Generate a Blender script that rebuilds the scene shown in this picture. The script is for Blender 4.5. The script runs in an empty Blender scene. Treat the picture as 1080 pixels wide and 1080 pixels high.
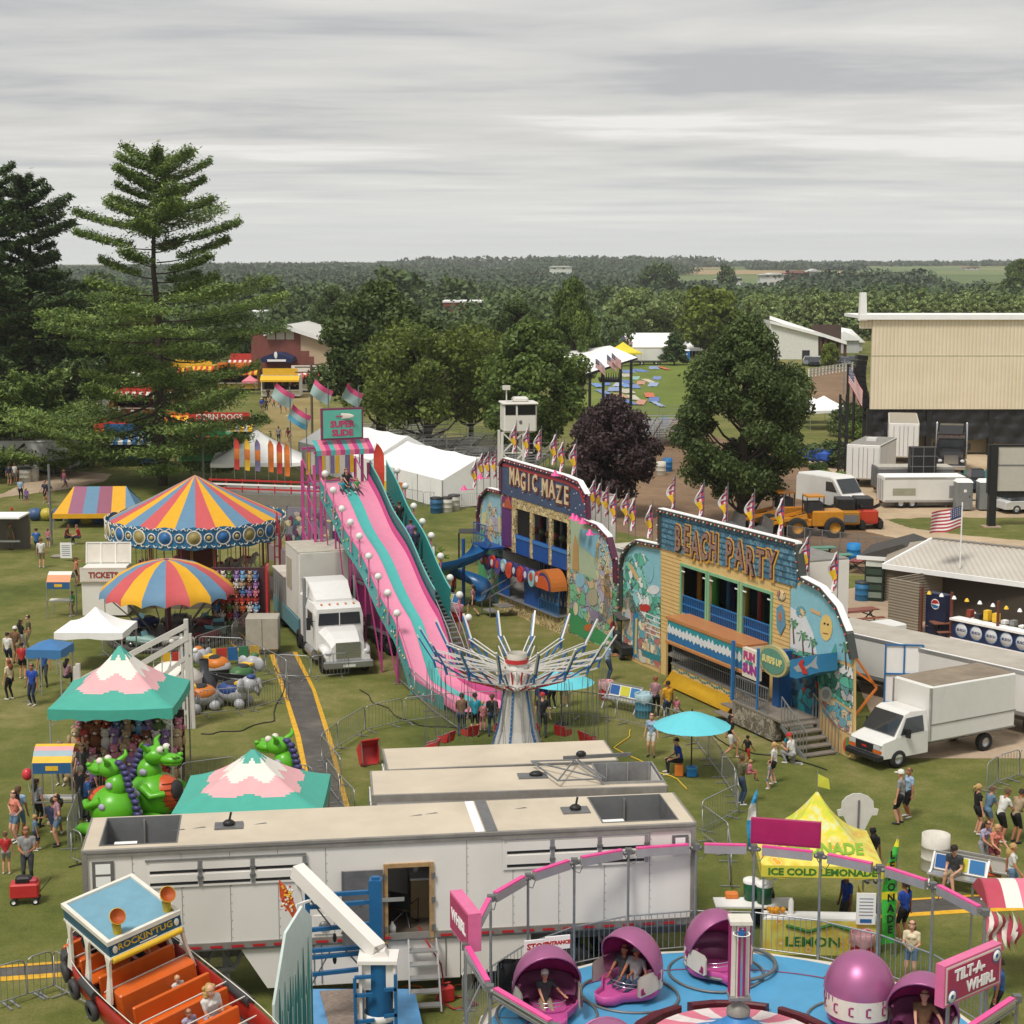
import bpy,bmesh,math,random
from math import cos,sin,pi,atan2 as at2
ru=random.uniform
newo=bpy.data.objects.new
import numpy as np
from mathutils import Vector,Matrix,Euler
R=math.radians
V=Vector
T4=Matrix.Translation
R4=Matrix.Rotation
random.seed(7);rng=np.random.default_rng(7)
scene=bpy.context.scene
col=scene.collection
lnk=col.objects.link
FPX,PITCH,CAMH=1800.0,math.atan(263/1800.0),18.0
cam_d=bpy.data.cameras.new('camera');cam=newo('camera',cam_d);lnk(cam)
cam.location=(0,0,CAMH);cam.rotation_euler=(pi/2-PITCH,0,0)
cam_d.sensor_width=36;cam_d.lens=36*FPX/1080;cam_d.clip_start=.5;cam_d.clip_end=20000
scene.camera=cam
cP,sP=cos(PITCH),sin(PITCH)
def ray(px,py):
 a=(px-540)/FPX;b=(540-py)/FPX
 return V((a,cP+b*sP,-sP+b*cP))
def G(px,py,z=.0):
 d=ray(px,py);t=(z-CAMH)/d.z
 return V((d.x*t,d.y*t,z))
def PY(px,py,Y):
 d=ray(px,py);t=Y/d.y
 return V((d.x*t,Y,CAMH+d.z*t))
def HT(py,Y):
 return PY(540,py,Y).z
def PPL(px,py,p0,n):
 d=ray(px,py);o=V((0,0,CAMH));t=(p0-o).dot(n)/d.dot(n)
 return o+d*t
def lin(c):
 if isinstance(c,str):
  c=c.lstrip('#');c=[int(c[i:i+2],16)/255 for i in(0,2,4)]
  c=[x/12.92 if x<=.04045 else((x+.055)/1.055)**2.4 for x in c]
 return(c[0],c[1],c[2],1)
MC={}
def M(c,rough=.6,metal=.0,var=.12,scale=3.0,bump=.0,name=None,spec=.4,dirt=.0,trans=.0,emit=.0):
 key=(str(c),rough,metal,var,scale,bump,name,dirt,trans,emit)
 if key in MC:return MC[key]
 m=bpy.data.materials.new(name or'mat_'+str(c));m.use_nodes=True
 nt=m.node_tree;N=nt.nodes;L=nt.links;b=N['Principled BSDF']
 b.inputs['Roughness'].default_value=rough;b.inputs['Metallic'].default_value=metal
 b.inputs['Specular IOR Level'].default_value=spec
 C4=lin(c)
 if var>0 or dirt>0:
  tc=N.new('ShaderNodeTexCoord');nz=N.new('ShaderNodeTexNoise');nz.inputs['Scale'].default_value=scale
  nz.inputs['Detail'].default_value=4;nz.inputs['Roughness'].default_value=.65
  L.new(tc.outputs['Object'],nz.inputs['Vector'])
  mr=N.new('ShaderNodeMapRange');mr.inputs[1].default_value=.3;mr.inputs[2].default_value=.7
  mr.inputs[3].default_value=1-var;mr.inputs[4].default_value=1+var*.6
  L.new(nz.outputs['Fac'],mr.inputs[0])
  mx=N.new('ShaderNodeMix');mx.data_type='RGBA';mx.blend_type='MULTIPLY';mx.inputs[0].default_value=1
  mx.inputs[6].default_value=C4;L.new(mr.outputs[0],mx.inputs[7]);out=mx.outputs[2]
  if dirt>0:
   n2=N.new('ShaderNodeTexNoise');n2.inputs['Scale'].default_value=scale*.7;n2.inputs['Detail'].default_value=8
   n2.inputs['Distortion'].default_value=.8
   mp=N.new('ShaderNodeMapping');mp.inputs['Scale'].default_value=(1,1,.35);mp.inputs['Location'].default_value=(7,3,1)
   L.new(tc.outputs['Object'],mp.inputs[0]);L.new(mp.outputs[0],n2.inputs['Vector'])
   r2=N.new('ShaderNodeMapRange');r2.inputs[1].default_value=.5;r2.inputs[2].default_value=.75;r2.inputs[4].default_value=dirt
   L.new(n2.outputs['Fac'],r2.inputs[0])
   m2=N.new('ShaderNodeMix');m2.data_type='RGBA';L.new(r2.outputs[0],m2.inputs[0]);L.new(out,m2.inputs[6])
   m2.inputs[7].default_value=(.13,.105,.08,1);out=m2.outputs[2]
  L.new(out,b.inputs['Base Color'])
  if bump>0:
   bp=N.new('ShaderNodeBump');bp.inputs['Strength'].default_value=bump;bp.inputs['Distance'].default_value=.05
   L.new(nz.outputs['Fac'],bp.inputs['Height']);L.new(bp.outputs[0],b.inputs['Normal'])
 else:
  b.inputs['Base Color'].default_value=C4
 if trans:b.inputs['Transmission Weight'].default_value=trans
 if emit:b.inputs['Emission Color'].default_value=C4;b.inputs['Emission Strength'].default_value=emit
 MC[key]=m
 return m
WHITE=M((.72,.71,.68),.45,var=.05,scale=.8,dirt=.12,name='white_panel')
TN=M((.86,.855,.84),.7,var=.05,scale=1.5,bump=.15,name='white_vinyl',trans=0)
GALV=M((.38,.385,.39),.4,.7,var=.15,scale=6,name='galvanised')
ALU=M((.5,.5,.5),.35,.6,var=.1,name='aluminium')
BLACK=M((.015,.015,.016),.5,var=.2,name='black')
RUBBER=M((.02,.02,.02),.85,var=.2,name='rubber')
DARK=M((.03,.03,.033),.8,var=.2,name='dark_interior')
GLASS=M((.03,.035,.04),.08,var=.0,name='dark_glass',spec=.8)
CHROME=M((.6,.6,.62),.18,.95,var=.0,name='chrome')
SL_=M((.2,.2,.2),.5,.5,var=.2,name='steel')
WOOD=M((.33,.2,.1),.7,var=.3,scale=8,name='wood')
RED=M((.5,.03,.03),.4,var=.1,name='red_paint')
BLUE=M((.03,.14,.36),.4,var=.12,name='blue_paint')
ORANGE=M((.7,.2,.03),.45,var=.1,name='orange_paint')
YELLOW=M((.8,.5,.03),.45,var=.08,name='yellow_paint')
PINK=M((.75,.08,.3),.4,var=.1,name='pink_paint')
class MB:
 def __init__(s):s.v=[];s.f=[];s.m=[];s.sm=[];s.T=Matrix();s.mats=[]
 def mi(s,mat):
  if mat is None:mat=WHITE
  if mat not in s.mats:s.mats.append(mat)
  return s.mats.index(mat)
 def add(s,vs,fs,mat=None,smooth=False):
  b=len(s.v);T=s.T;i=s.mi(mat)
  s.v+=[tuple(T@V(p))for p in vs]
  for f in fs:s.f.append([b+k for k in f]);s.m.append(i);s.sm.append(smooth)
  return s
 def box(s,x0,x1,y0,y1,z0,z1,mat=None):
  vs=[(x,y,z)for z in(z0,z1)for y in(y0,y1)for x in(x0,x1)]
  return s.add(vs,[(0,2,3,1),(4,5,7,6),(0,1,5,4),(2,6,7,3),(0,4,6,2),(1,3,7,5)],mat)
 def bbox(s,x0,x1,y0,y1,z0,z1,mat=None,b=.03):
  def ring(z,i):return[(x0+i+b,y0+i,z),(x1-i-b,y0+i,z),(x1-i,y0+i+b,z),(x1-i,y1-i-b,z),(x1-i-b,y1-i,z),(x0+i+b,y1-i,z),(x0+i,y1-i-b,z),(x0+i,y0+i+b,z)]
  return s.loft([ring(z0,b),ring(z0+b,0),ring(z1-b,0),ring(z1,b)],mat,False)
 def loft(s,rings,mat=None,smooth=True,cap=True,closed=True):
  n=len(rings[0]);vs=[p for r in rings for p in r];fs=[]
  for i in range(len(rings)-1):
   for j in range(n if closed else n-1):
    k=(j+1)%n;fs.append((i*n+j,i*n+k,(i+1)*n+k,(i+1)*n+j))
  s.add(vs,fs,mat,smooth)
  if cap and closed:
   s.add(rings[0],[tuple(range(n))[::-1]],mat);s.add(rings[-1],[tuple(range(n))],mat)
  return s
 def tube(s,pts,r,mat=None,n=6,cap=True,smooth=True):
  pts=[V(p)for p in pts];rings=[]
  rs=r if isinstance(r,(list,tuple))else[r]*len(pts)
  for i,p in enumerate(pts):
   d=(pts[min(i+1,len(pts)-1)]-pts[max(i-1,0)])
   d=d.normalized()if d.length>1e-9 else V((0,0,1))
   a=V((0,0,1))if abs(d.z)<.95 else V((1,0,0))
   u=d.cross(a).normalized();w=u.cross(d)
   rings.append([p+(u*cos(t)+w*sin(t))*rs[i]for t in[2*pi*(k+.5)/n for k in range(n)]])
  return s.loft(rings,mat,smooth and n>4,cap)
 def bar(s,p,q,w,h=None,mat=None):
  p=V(p);q=V(q);d=(q-p).normalized();h=h or w
  a=V((0,0,1))if abs(d.z)<.98 else V((0,1,0))
  u=d.cross(a).normalized()*w/2;v=u.cross(d).normalized()*h/2
  return s.loft([[c-u-v,c+u-v,c+u+v,c-u+v]for c in(p,q)],mat,False)
 def lathe(s,prof,mat=None,n=16,c=(0,0,0),smooth=True,cap=False,a0=0,a1=2*pi):
  full=abs(a1-a0-2*pi)<1e-6;m=n if full else n+1
  rings=[[(c[0]+r*cos(a0+(a1-a0)*k/n),c[1]+r*sin(a0+(a1-a0)*k/n),c[2]+z)for k in range(m)]for r,z in prof]
  return s.loft(rings,mat,smooth,cap,full)
 def ell(s,c,r,mat=None,n=10,m=7,rot=None):
  if not isinstance(r,(list,tuple)):r=(r,r,r)
  rings=[]
  for i in range(m+1):
   t=pi*i/m;q=[]
   for k in range(n):
    a=2*pi*k/n;v=V((r[0]*max(sin(t),.02)*cos(a),r[1]*max(sin(t),.02)*sin(a),-r[2]*cos(t)))
    if rot is not None:v=rot@v
    q.append(V(c)+v)
   rings.append(q)
  return s.loft(rings,mat,True)
 def prism(s,poly,t,mat=None,f=None):
  f=f or(lambda u,v,w:(u,w,v))
  n=len(poly);a=sum(poly[i][0]*poly[(i+1)%n][1]-poly[(i+1)%n][0]*poly[i][1]for i in range(n))
  if a<0:poly=poly[::-1]
  w0,w1=t if isinstance(t,tuple)else(0,t)
  vs=[f(u,v,w0)for u,v in poly]+[f(u,v,w1)for u,v in poly]
  return s.add(vs,[tuple(range(n)),tuple(range(2*n-1,n-1,-1))]+[(i,n+i,n+(i+1)%n,(i+1)%n)for i in range(n)],mat)
 def quad(s,a,b,c,d,mat=None):return s.add([a,b,c,d],[(0,1,2,3)],mat)
 def mesh(s,name='mesh'):
  me=bpy.data.meshes.new(name);me.from_pydata(s.v,[],s.f)
  for m in s.mats:me.materials.append(m)
  me.polygons.foreach_set('material_index',s.m);me.polygons.foreach_set('use_smooth',s.sm);me.update()
  return me
 def build(s,name,parent=None,loc=None,rz=0,**k):
  o=newo(name,s.mesh(name));lnk(o)
  if parent is not None:o.parent=parent
  if loc is not None:o.location=loc
  if rz:o.rotation_euler.z=rz
  return tag(o,**k)
def tag(o,label=None,cat=None,group=None,kind=None):
 if label:o['label']=label
 if cat:o['category']=cat
 if group:o['group']=group
 if kind:o['kind']=kind
 return o
def E(name,loc=(0,0,0),rz=0,label=None,cat=None,group=None):
 o=newo(name,None);lnk(o);o.location=loc;o.rotation_euler.z=rz
 o.empty_display_size=.2
 return tag(o,label,cat,group)
def clone(o,loc=None,rz=None,label=None,scale=None,parent=None,cat=None,group=None):
 kids=[k for k in bpy.data.objects if k.parent is o]if parent is None else list(KID.get(o.name,[]))
 c=o.copy();lnk(c)
 if parent is not None:c.parent=parent
 if loc is not None:c.location=loc
 if rz is not None:c.rotation_euler.z=rz
 if scale is not None:c.scale=scale if isinstance(scale,(tuple,list))else(scale,)*3
 if label:c['label']=label
 if cat:c['category']=cat
 if group:c['group']=group
 for k in o.children:_ck(k,c)
 return c
KID={}
def _ck(k,c):
 d=k.copy();lnk(d);d.parent=c
 for g in k.children:_ck(g,d)
def smooth_by(o,ang=40):
 return o
TXT={}
def text_geo(s,size=1,ext=.0,bold=.0):
 key=(s,size,ext,bold)
 if key in TXT:return TXT[key]
 cu=bpy.data.curves.new('t','FONT');cu.body=s;cu.size=size;cu.extrude=ext;cu.offset=bold;cu.resolution_u=2
 cu.align_x='CENTER';cu.align_y='CENTER'
 o=newo('t',cu);lnk(o)
 bpy.context.view_layer.update()
 me=o.evaluated_get(bpy.context.evaluated_depsgraph_get()).to_mesh()
 r=([tuple(v.co)for v in me.vertices],[tuple(p.vertices)for p in me.polygons])
 bpy.data.objects.remove(o);bpy.data.curves.remove(cu);TXT[key]=r
 return r
def aT(mb,s,f,size=1,mat=None,bold=.0,sx=1.0,w=.02):
 """f maps (u,v,w) to 3-D; text centred at 0,0"""
 vs,fs=text_geo(s,size,w/2,bold)
 mb.add([f(x*sx,y,z)for x,y,z in vs],fs,mat)
def FR(o,ux,uz=V((0,0,1)),un=None):
 o=V(o);ux=V(ux).normalized();n=un if un is not None else ux.cross(uz)
 return lambda u,v,w=.0:o+ux*u+uz*v+n*w
SUN_EL,SUN_AZ=R(58),R(-150)
w=bpy.data.worlds.new('World');scene.world=w;w.use_nodes=True
nt=w.node_tree;N=nt.nodes;L=nt.links;bg=N['Background']
sky=N.new('ShaderNodeTexSky');sky.sky_type='NISHITA';sky.sun_disc=False
sky.sun_elevation=SUN_EL;sky.sun_rotation=R(-150);sky.dust_density=3;sky.altitude=200
tc=N.new('ShaderNodeTexCoord');sx=N.new('ShaderNodeSeparateXYZ');L.new(tc.outputs['Generated'],sx.inputs[0])
def mth(op,a=None,b=None):
 n=N.new('ShaderNodeMath');n.operation=op
 for i,q in enumerate((a,b)):
  if q is None:continue
  if isinstance(q,(int,float)):n.inputs[i].default_value=q
  else:L.new(q,n.inputs[i])
 return n.outputs[0]
zc=mth('MAXIMUM',sx.outputs[2],.0);zc=mth('ADD',zc,.03)
u=mth('DIVIDE',sx.outputs[0],zc);v=mth('DIVIDE',sx.outputs[1],zc)
cb=N.new('ShaderNodeCombineXYZ');L.new(u,cb.inputs[0]);L.new(v,cb.inputs[1])
mp=N.new('ShaderNodeMapping');mp.inputs['Scale'].default_value=(.3,.5,1);mp.inputs['Rotation'].default_value=(0,0,R(7));L.new(cb.outputs[0],mp.inputs[0])
n1=N.new('ShaderNodeTexNoise');n1.inputs['Scale'].default_value=1.5;n1.inputs['Detail'].default_value=9;n1.inputs['Roughness'].default_value=.58
n1.inputs['Distortion'].default_value=.25;L.new(mp.outputs[0],n1.inputs['Vector'])
mp2=N.new('ShaderNodeMapping');mp2.inputs['Scale'].default_value=(.1,.35,1);mp2.inputs['Location'].default_value=(3,1,0);L.new(cb.outputs[0],mp2.inputs[0])
n2=N.new('ShaderNodeTexNoise');n2.inputs['Scale'].default_value=1.0;n2.inputs['Detail'].default_value=3;L.new(mp2.outputs[0],n2.inputs['Vector'])
s1=mth('MULTIPLY',n1.outputs['Fac'],.62);s2=mth('MULTIPLY',n2.outputs['Fac'],.38);sm=mth('ADD',s1,s2)
cr=N.new('ShaderNodeValToRGB');L.new(sm,cr.inputs[0])
e=cr.color_ramp.elements
e[0].position=.4;e[0].color=lin('#a8a9aa');e[1].position=.61;e[1].color=lin('#d9d7d3')
q=cr.color_ramp.elements.new(.47);q.color=lin('#bbbab8');q=cr.color_ramp.elements.new(.55);q.color=lin('#c8c6c2')
hz=N.new('ShaderNodeMapRange');hz.inputs[1].default_value=.0;hz.inputs[2].default_value=.07;L.new(sx.outputs[2],hz.inputs[0])
mx=N.new('ShaderNodeMix');mx.data_type='RGBA';L.new(hz.outputs[0],mx.inputs[0]);mx.inputs[6].default_value=lin('#d3d5d2');L.new(cr.outputs[0],mx.inputs[7])
sc_=N.new('ShaderNodeMix');sc_.data_type='RGBA';sc_.blend_type='MULTIPLY';sc_.inputs[0].default_value=1;L.new(mx.outputs[2],sc_.inputs[6]);sc_.inputs[7].default_value=(6.9,6.9,6.9,1)
mx2=N.new('ShaderNodeMix');mx2.data_type='RGBA';mx2.inputs[0].default_value=.96
L.new(sky.outputs[0],mx2.inputs[6]);L.new(sc_.outputs[2],mx2.inputs[7]);L.new(mx2.outputs[2],bg.inputs[0])
bg.inputs[1].default_value=.1
sd=bpy.data.lights.new('sun','SUN');sd.energy=1.5;sd.angle=R(14);sd.color=(1,.955,.88)
so=newo('sun',sd);lnk(so);so.rotation_euler=(pi/2-SUN_EL,0,R(150)+pi+R(30)*0)
so.rotation_euler=V((-sin(R(35))*cos(SUN_EL),-cos(R(35))*cos(SUN_EL),sin(SUN_EL))).to_track_quat('Z','Y').to_euler()
sky.sun_rotation=pi+R(35)
scene.view_settings.view_transform='Standard';scene.view_settings.look='None'
scene.view_settings.exposure=.9
scene.cycles.max_bounces=5;scene.cycles.diffuse_bounces=3;scene.cycles.glossy_bounces=2;scene.cycles.transmission_bounces=3;scene.cycles.transparent_max_bounces=6
def ramp(N,L,src,stops):
 c=N.new('ShaderNodeValToRGB');L.new(src,c.inputs[0]);e=c.color_ramp.elements
 e[0].position,e[0].color=stops[0][0],lin(stops[0][1]);e[1].position,e[1].color=stops[-1][0],lin(stops[-1][1])
 for p,q in stops[1:-1]:x=e.new(p);x.color=lin(q)
 return c.outputs[0]
def nodes(name,rough=.9):
 m=bpy.data.materials.new(name);m.use_nodes=True;b=m.node_tree.nodes['Principled BSDF'];b.inputs['Roughness'].default_value=rough
 b.inputs['Specular IOR Level'].default_value=.15
 return m,m.node_tree.nodes,m.node_tree.links,b
def noise(N,L,scale,detail=4,rough=.6,vec=None,dist=0,sc=(1,1,1)):
 n=N.new('ShaderNodeTexNoise');n.inputs['Scale'].default_value=scale;n.inputs['Detail'].default_value=detail
 n.inputs['Roughness'].default_value=rough;n.inputs['Distortion'].default_value=dist
 if vec is None:
  t=N.new('ShaderNodeTexCoord');vec=t.outputs['Object']
 if sc!=(1,1,1):
  mp=N.new('ShaderNodeMapping');mp.inputs['Scale'].default_value=sc;L.new(vec,mp.inputs[0]);vec=mp.outputs[0]
 L.new(vec,n.inputs['Vector']);return n.outputs['Fac']
def mixc(N,L,f,a,b,mode='MIX'):
 m=N.new('ShaderNodeMix');m.data_type='RGBA';m.blend_type=mode
 for i,q in((0,f),(6,a),(7,b)):
  if isinstance(q,(int,float)):m.inputs[i].default_value=q
  elif isinstance(q,(str,tuple)):m.inputs[i].default_value=lin(q)
  else:L.new(q,m.inputs[i])
 return m.outputs[2]
def bumpn(N,L,b,src,st=.5,dist=.05):
 bp=N.new('ShaderNodeBump');bp.inputs['Strength'].default_value=st;bp.inputs['Distance'].default_value=dist
 L.new(src,bp.inputs['Height']);L.new(bp.outputs[0],b.inputs['Normal'])
def soil(name,stops,big=.12,small=2.2,fine=18,st=.4):
 m,N,L,b=nodes(name)
 a=noise(N,L,big,5,.6,dist=.4);c=noise(N,L,small,4,.7);f=noise(N,L,fine,3,.7)
 def mm(o,x,y):
  n=N.new('ShaderNodeMath');n.operation=o
  for i,q in enumerate((x,y)):
   if isinstance(q,(int,float)):n.inputs[i].default_value=q
   else:L.new(q,n.inputs[i])
  return n.outputs[0]
 s=mm('ADD',mm('MULTIPLY',a,.5),mm('ADD',mm('MULTIPLY',c,.28),mm('MULTIPLY',f,.22)))
 L.new(ramp(N,L,s,stops),b.inputs['Base Color']);bumpn(N,L,b,f,st);return m
GRASS=soil('grass_turf',[(.34,'#474f27'),(.44,'#5f6534'),(.51,'#747640'),(.58,'#898452'),(.68,'#a8976c')],.1,.9,14)
DIRT=soil('brown_dirt',[(.36,'#5e4b3a'),(.5,'#7d6650'),(.64,'#94795f')],.06,.7,6)
TANDIRT=soil('tan_gravel',[(.36,'#97846a'),(.5,'#b5a084'),(.64,'#c9b497')],.08,1.2,12)
CONC=soil('concrete_slab',[(.36,'#93806b'),(.5,'#aa9680'),(.64,'#bcaa94')],.2,1.2,10,.15)
ASPH=soil('worn_asphalt',[(.36,'#454340'),(.5,'#5a5753'),(.64,'#726d66')],.3,2,25,.2)
FIELD=soil('crop_field',[(.4,'#5b6a36'),(.6,'#74804a')],.004,.03,.3,.1)
LAWN=soil('mown_lawn',[(.36,'#5a682c'),(.5,'#6b7935'),(.64,'#858a4c')],.06,.8,10)
def terr(x,y):
 if y<700:return .0
 t=min(1,(y-700)/2300);s=t*t*(3-2*t)
 h=s*(8.5+3*sin(x/610+.6)+2.5*sin(x/270+2)+.8*sin(y/240+x/400))
 h+=max(0,min(1,(y-1200)/900))*3.5*math.exp(-((x-900)/500)**2)
 return h
def sheet(name,fn,xs,ys,mat,**k):
 mb=MB();nx,ny=len(xs),len(ys)
 vs=[(x,y,fn(x,y))for y in ys for x in xs]
 fs=[(j*nx+i,j*nx+i+1,(j+1)*nx+i+1,(j+1)*nx+i)for j in range(ny-1)for i in range(nx-1)]
 mb.add(vs,fs,mat,True);return mb.build(name,**k)
xs=[-3500,-2500,-1800]+[x*100 for x in range(-14,15)]+[1800,2500,3500]
ys=[-60,0,100,300,500,700]+[700+90*i for i in range(1,27)]+[3300,3800,5000,9000]
GR2,N,L,b=nodes('turf_and_far_fields')
gm=GRASS.node_tree
tcg=N.new('ShaderNodeTexCoord');sp=N.new('ShaderNodeSeparateXYZ');L.new(tcg.outputs['Object'],sp.inputs[0])
a=noise(N,L,.09,5,.6,dist=.5);c=noise(N,L,.8,6,.75);f=noise(N,L,13,5,.8)
def mm(o,x,y):
 n=N.new('ShaderNodeMath');n.operation=o
 for i,q in enumerate((x,y)):
  if isinstance(q,(int,float)):n.inputs[i].default_value=q
  else:L.new(q,n.inputs[i])
 return n.outputs[0]
s=mm('ADD',mm('MULTIPLY',a,.42),mm('ADD',mm('MULTIPLY',c,.3),mm('MULTIPLY',f,.28)))
near=ramp(N,L,s,[(.36,'#40491f'),(.44,'#575f2c'),(.5,'#686b36'),(.56,'#7d784a'),(.64,'#9c8d66')])
vo=N.new('ShaderNodeTexVoronoi');vo.inputs['Scale'].default_value=.0032;mpv=N.new('ShaderNodeMapping');mpv.inputs['Scale'].default_value=(1,.9,1)
L.new(tcg.outputs['Object'],mpv.inputs[0]);L.new(mpv.outputs[0],vo.inputs['Vector']);sv=N.new('ShaderNodeSeparateXYZ');L.new(vo.outputs['Color'],sv.inputs[0])
far=ramp(N,L,sv.outputs[0],[(0,'#54673a'),(.35,'#65744a'),(.6,'#77804f'),(.75,'#a08a66'),(1,'#6b7a4a')])
mr=N.new('ShaderNodeMapRange');mr.inputs[1].default_value=600;mr.inputs[2].default_value=700;L.new(sp.outputs[1],mr.inputs[0])
L.new(mixc(N,L,mr.outputs[0],near,far),b.inputs['Base Color']);bumpn(N,L,b,f,.5)
sheet('ground',terr,xs,ys,GR2,kind='structure')
def patch(name,pts,mat,z=.004,px=True,kind='structure',wob=0):
 P=[G(*p)if px else V((p[0],p[1],0))for p in pts]
 if wob:
  Q=[]
  for i,p in enumerate(P):
   q=P[(i+1)%len(P)];n=max(2,int((q-p).length/wob/3));nn=(q-p).normalized().cross(V((0,0,1)))
   for k in range(n):Q.append(p.lerp(q,k/n)+nn*ru(-wob,wob))
  P=Q
 mb=MB();mb.add([(p.x,p.y,z)for p in P],[tuple(range(len(P)))],mat);o=mb.build(name,kind=kind)
 if o.data.polygons[0].normal.z<0:o.data.flip_normals()
 return o
def leafmat(name,dark,mid,light,trans=.25):
 m,N,L,b=nodes(name,.55)
 g=N.new('ShaderNodeNewGeometry');t=noise(N,L,.35,2,.5)
 a=N.new('ShaderNodeMath');a.operation='MULTIPLY';a.inputs[1].default_value=.55;L.new(g.outputs['Random Per Island'],a.inputs[0])
 c=N.new('ShaderNodeMath');c.operation='MULTIPLY_ADD';c.inputs[1].default_value=.9;c.inputs[2].default_value=-.2;L.new(t,c.inputs[0])
 s=N.new('ShaderNodeMath');s.operation='ADD';L.new(a.outputs[0],s.inputs[0]);L.new(c.outputs[0],s.inputs[1])
 cc=ramp(N,L,s.outputs[0],[(.15,dark),(.5,mid),(.85,light)]);L.new(cc,b.inputs['Base Color'])
 tr=N.new('ShaderNodeBsdfTranslucent');L.new(cc,tr.inputs[0]);mx=N.new('ShaderNodeMixShader');mx.inputs[0].default_value=trans
 out=N['Material Output'];L.new(b.outputs[0],mx.inputs[1]);L.new(tr.outputs[0],mx.inputs[2]);L.new(mx.outputs[0],out.inputs[0])
 b.inputs['Specular IOR Level'].default_value=.3
 return m
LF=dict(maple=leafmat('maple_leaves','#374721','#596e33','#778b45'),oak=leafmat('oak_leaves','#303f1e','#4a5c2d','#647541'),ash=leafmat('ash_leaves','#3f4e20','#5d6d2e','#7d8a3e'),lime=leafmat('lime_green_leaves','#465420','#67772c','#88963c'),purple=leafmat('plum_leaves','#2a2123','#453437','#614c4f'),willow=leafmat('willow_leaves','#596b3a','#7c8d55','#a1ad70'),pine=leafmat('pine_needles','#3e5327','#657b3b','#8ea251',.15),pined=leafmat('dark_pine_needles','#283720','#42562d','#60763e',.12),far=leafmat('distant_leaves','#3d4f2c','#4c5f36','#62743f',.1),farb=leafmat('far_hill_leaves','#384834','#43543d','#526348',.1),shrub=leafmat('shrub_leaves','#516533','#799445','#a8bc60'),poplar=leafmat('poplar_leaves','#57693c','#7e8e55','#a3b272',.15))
BARK=M('#4d4239',.9,var=.35,scale=5,bump=.6,name='bark');PBARK=M('#3e342c',.9,var=.3,scale=5,bump=.6,name='pine_bark')
def leafmesh(name,C,size,mat,asp=.6,flat=.0,szvar=.4,nrm=None):
 C=np.asarray(C,float);n=len(C)
 a=rng.normal(size=(n,3));
 if nrm is not None:a=a*.75+np.asarray(nrm)*1.0
 if flat:a[:,2]+=np.sign(a[:,2]+.5)*flat
 a/=np.linalg.norm(a,axis=1)[:,None]
 t=rng.normal(size=(n,3));u=np.cross(a,t);u/=np.linalg.norm(u,axis=1)[:,None]+1e-9;v=np.cross(a,u)
 s=size*(1+szvar*rng.uniform(-1,1,n))[:,None]
 V=np.empty((n,4,3));V[:,0]=C-u*s;V[:,1]=C-v*s*asp+u*s*.15;V[:,2]=C+u*s;V[:,3]=C+v*s*asp+u*s*.15
 V+=rng.normal(size=V.shape)*size*.08
 me=bpy.data.meshes.new(name);me.vertices.add(4*n);me.vertices.foreach_set('co',V.reshape(-1))
 me.loops.add(4*n);me.polygons.add(n)
 me.loops.foreach_set('vertex_index',np.arange(4*n,dtype=np.int32));me.polygons.foreach_set('loop_start',np.arange(0,4*n,4,dtype=np.int32))
 me.polygons.foreach_set('loop_total',np.full(n,4,dtype=np.int32));me.update(calc_edges=True);me.materials.append(mat)
 return me
def lobes_points(lobes,n,shell=.55):
 """points in an outer layer of every ellipsoid lobe, more at the top"""
 vol=np.array([r[0]*r[1]*r[2]for c,r in lobes])**(2/3.);k=rng.choice(len(lobes),n,p=vol/vol.sum())
 C=np.array([c for c,r in lobes])[k];Rr=np.array([r for c,r in lobes])[k]
 d=rng.normal(size=(n,3));d/=np.linalg.norm(d,axis=1)[:,None]
 rad=shell+(1-shell)*rng.uniform(0,1,n)**.6;rad+=(rng.uniform(0,1,n)<.08)*rng.uniform(0,.16,n)
 return C+d*Rr*rad[:,None],d
def crown_lobes(h0,h1,w,n,shape='round',seed=0,lob=.34):
 rn=random.Random(seed);out=[]
 for i in range(n):
  t=(i+.5)/n;z=h0+(h1-h0)*t
  if shape=='round':pr=math.sqrt(max(.02,1-(2*t-1)**2))**.8
  elif shape=='egg':pr=(sin(pi*min(1,t**.75*.97+.03)))**.7
  elif shape=='cone':pr=(1-t)**.8*.95+.08
  elif shape=='umbrella':pr=.55+.5*sin(pi*min(1,.25+.6*t))
  else:pr=1
  a=i*2.399+rn.uniform(-.5,.5);rr=w*pr*rn.uniform(.45,.8);s=w*lob*rn.uniform(.75,1.25)*(.65+.35*pr)
  out.append(((rr*cos(a),rr*sin(a),z),(s,s,s*rn.uniform(.6,.85))))
 return out
def tree_mesh(kind,H,w,h0,n,lf,nl=26,shape='egg',seed=1,tr=.25,ls=.2,shell=.5,lob=.34,asp=.6):
 lobes=crown_lobes(h0+w*.2,H-w*.22,w,nl,shape,seed,lob);P,d=lobes_points(lobes,n,shell)
 cm=leafmesh('crown',P,ls,LF[lf],asp,nrm=d*.8)
 mb=MB();rn=random.Random(seed)
 mb.tube([(0,0,-.3),(rn.uniform(-.1,.1),0,h0*.5),(0,rn.uniform(-.2,.2),h0),(.1,.1,h0+(H-h0)*.5),(0,0,h0+(H-h0)*.85)],[tr*1.35,tr,tr*.85,tr*.5,tr*.12],BARK,9)
 for c,r in lobes[::2]:
  s=V((0,0,max(h0*.75,c[2]-w*.55)));c=V(c);md=s.lerp(c,.5)+V((0,0,-.1*w))
  mb.tube([s,md,c],[tr*.38,tr*.22,tr*.06],BARK,5)
 return cm,mb.mesh('trunk')
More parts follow.
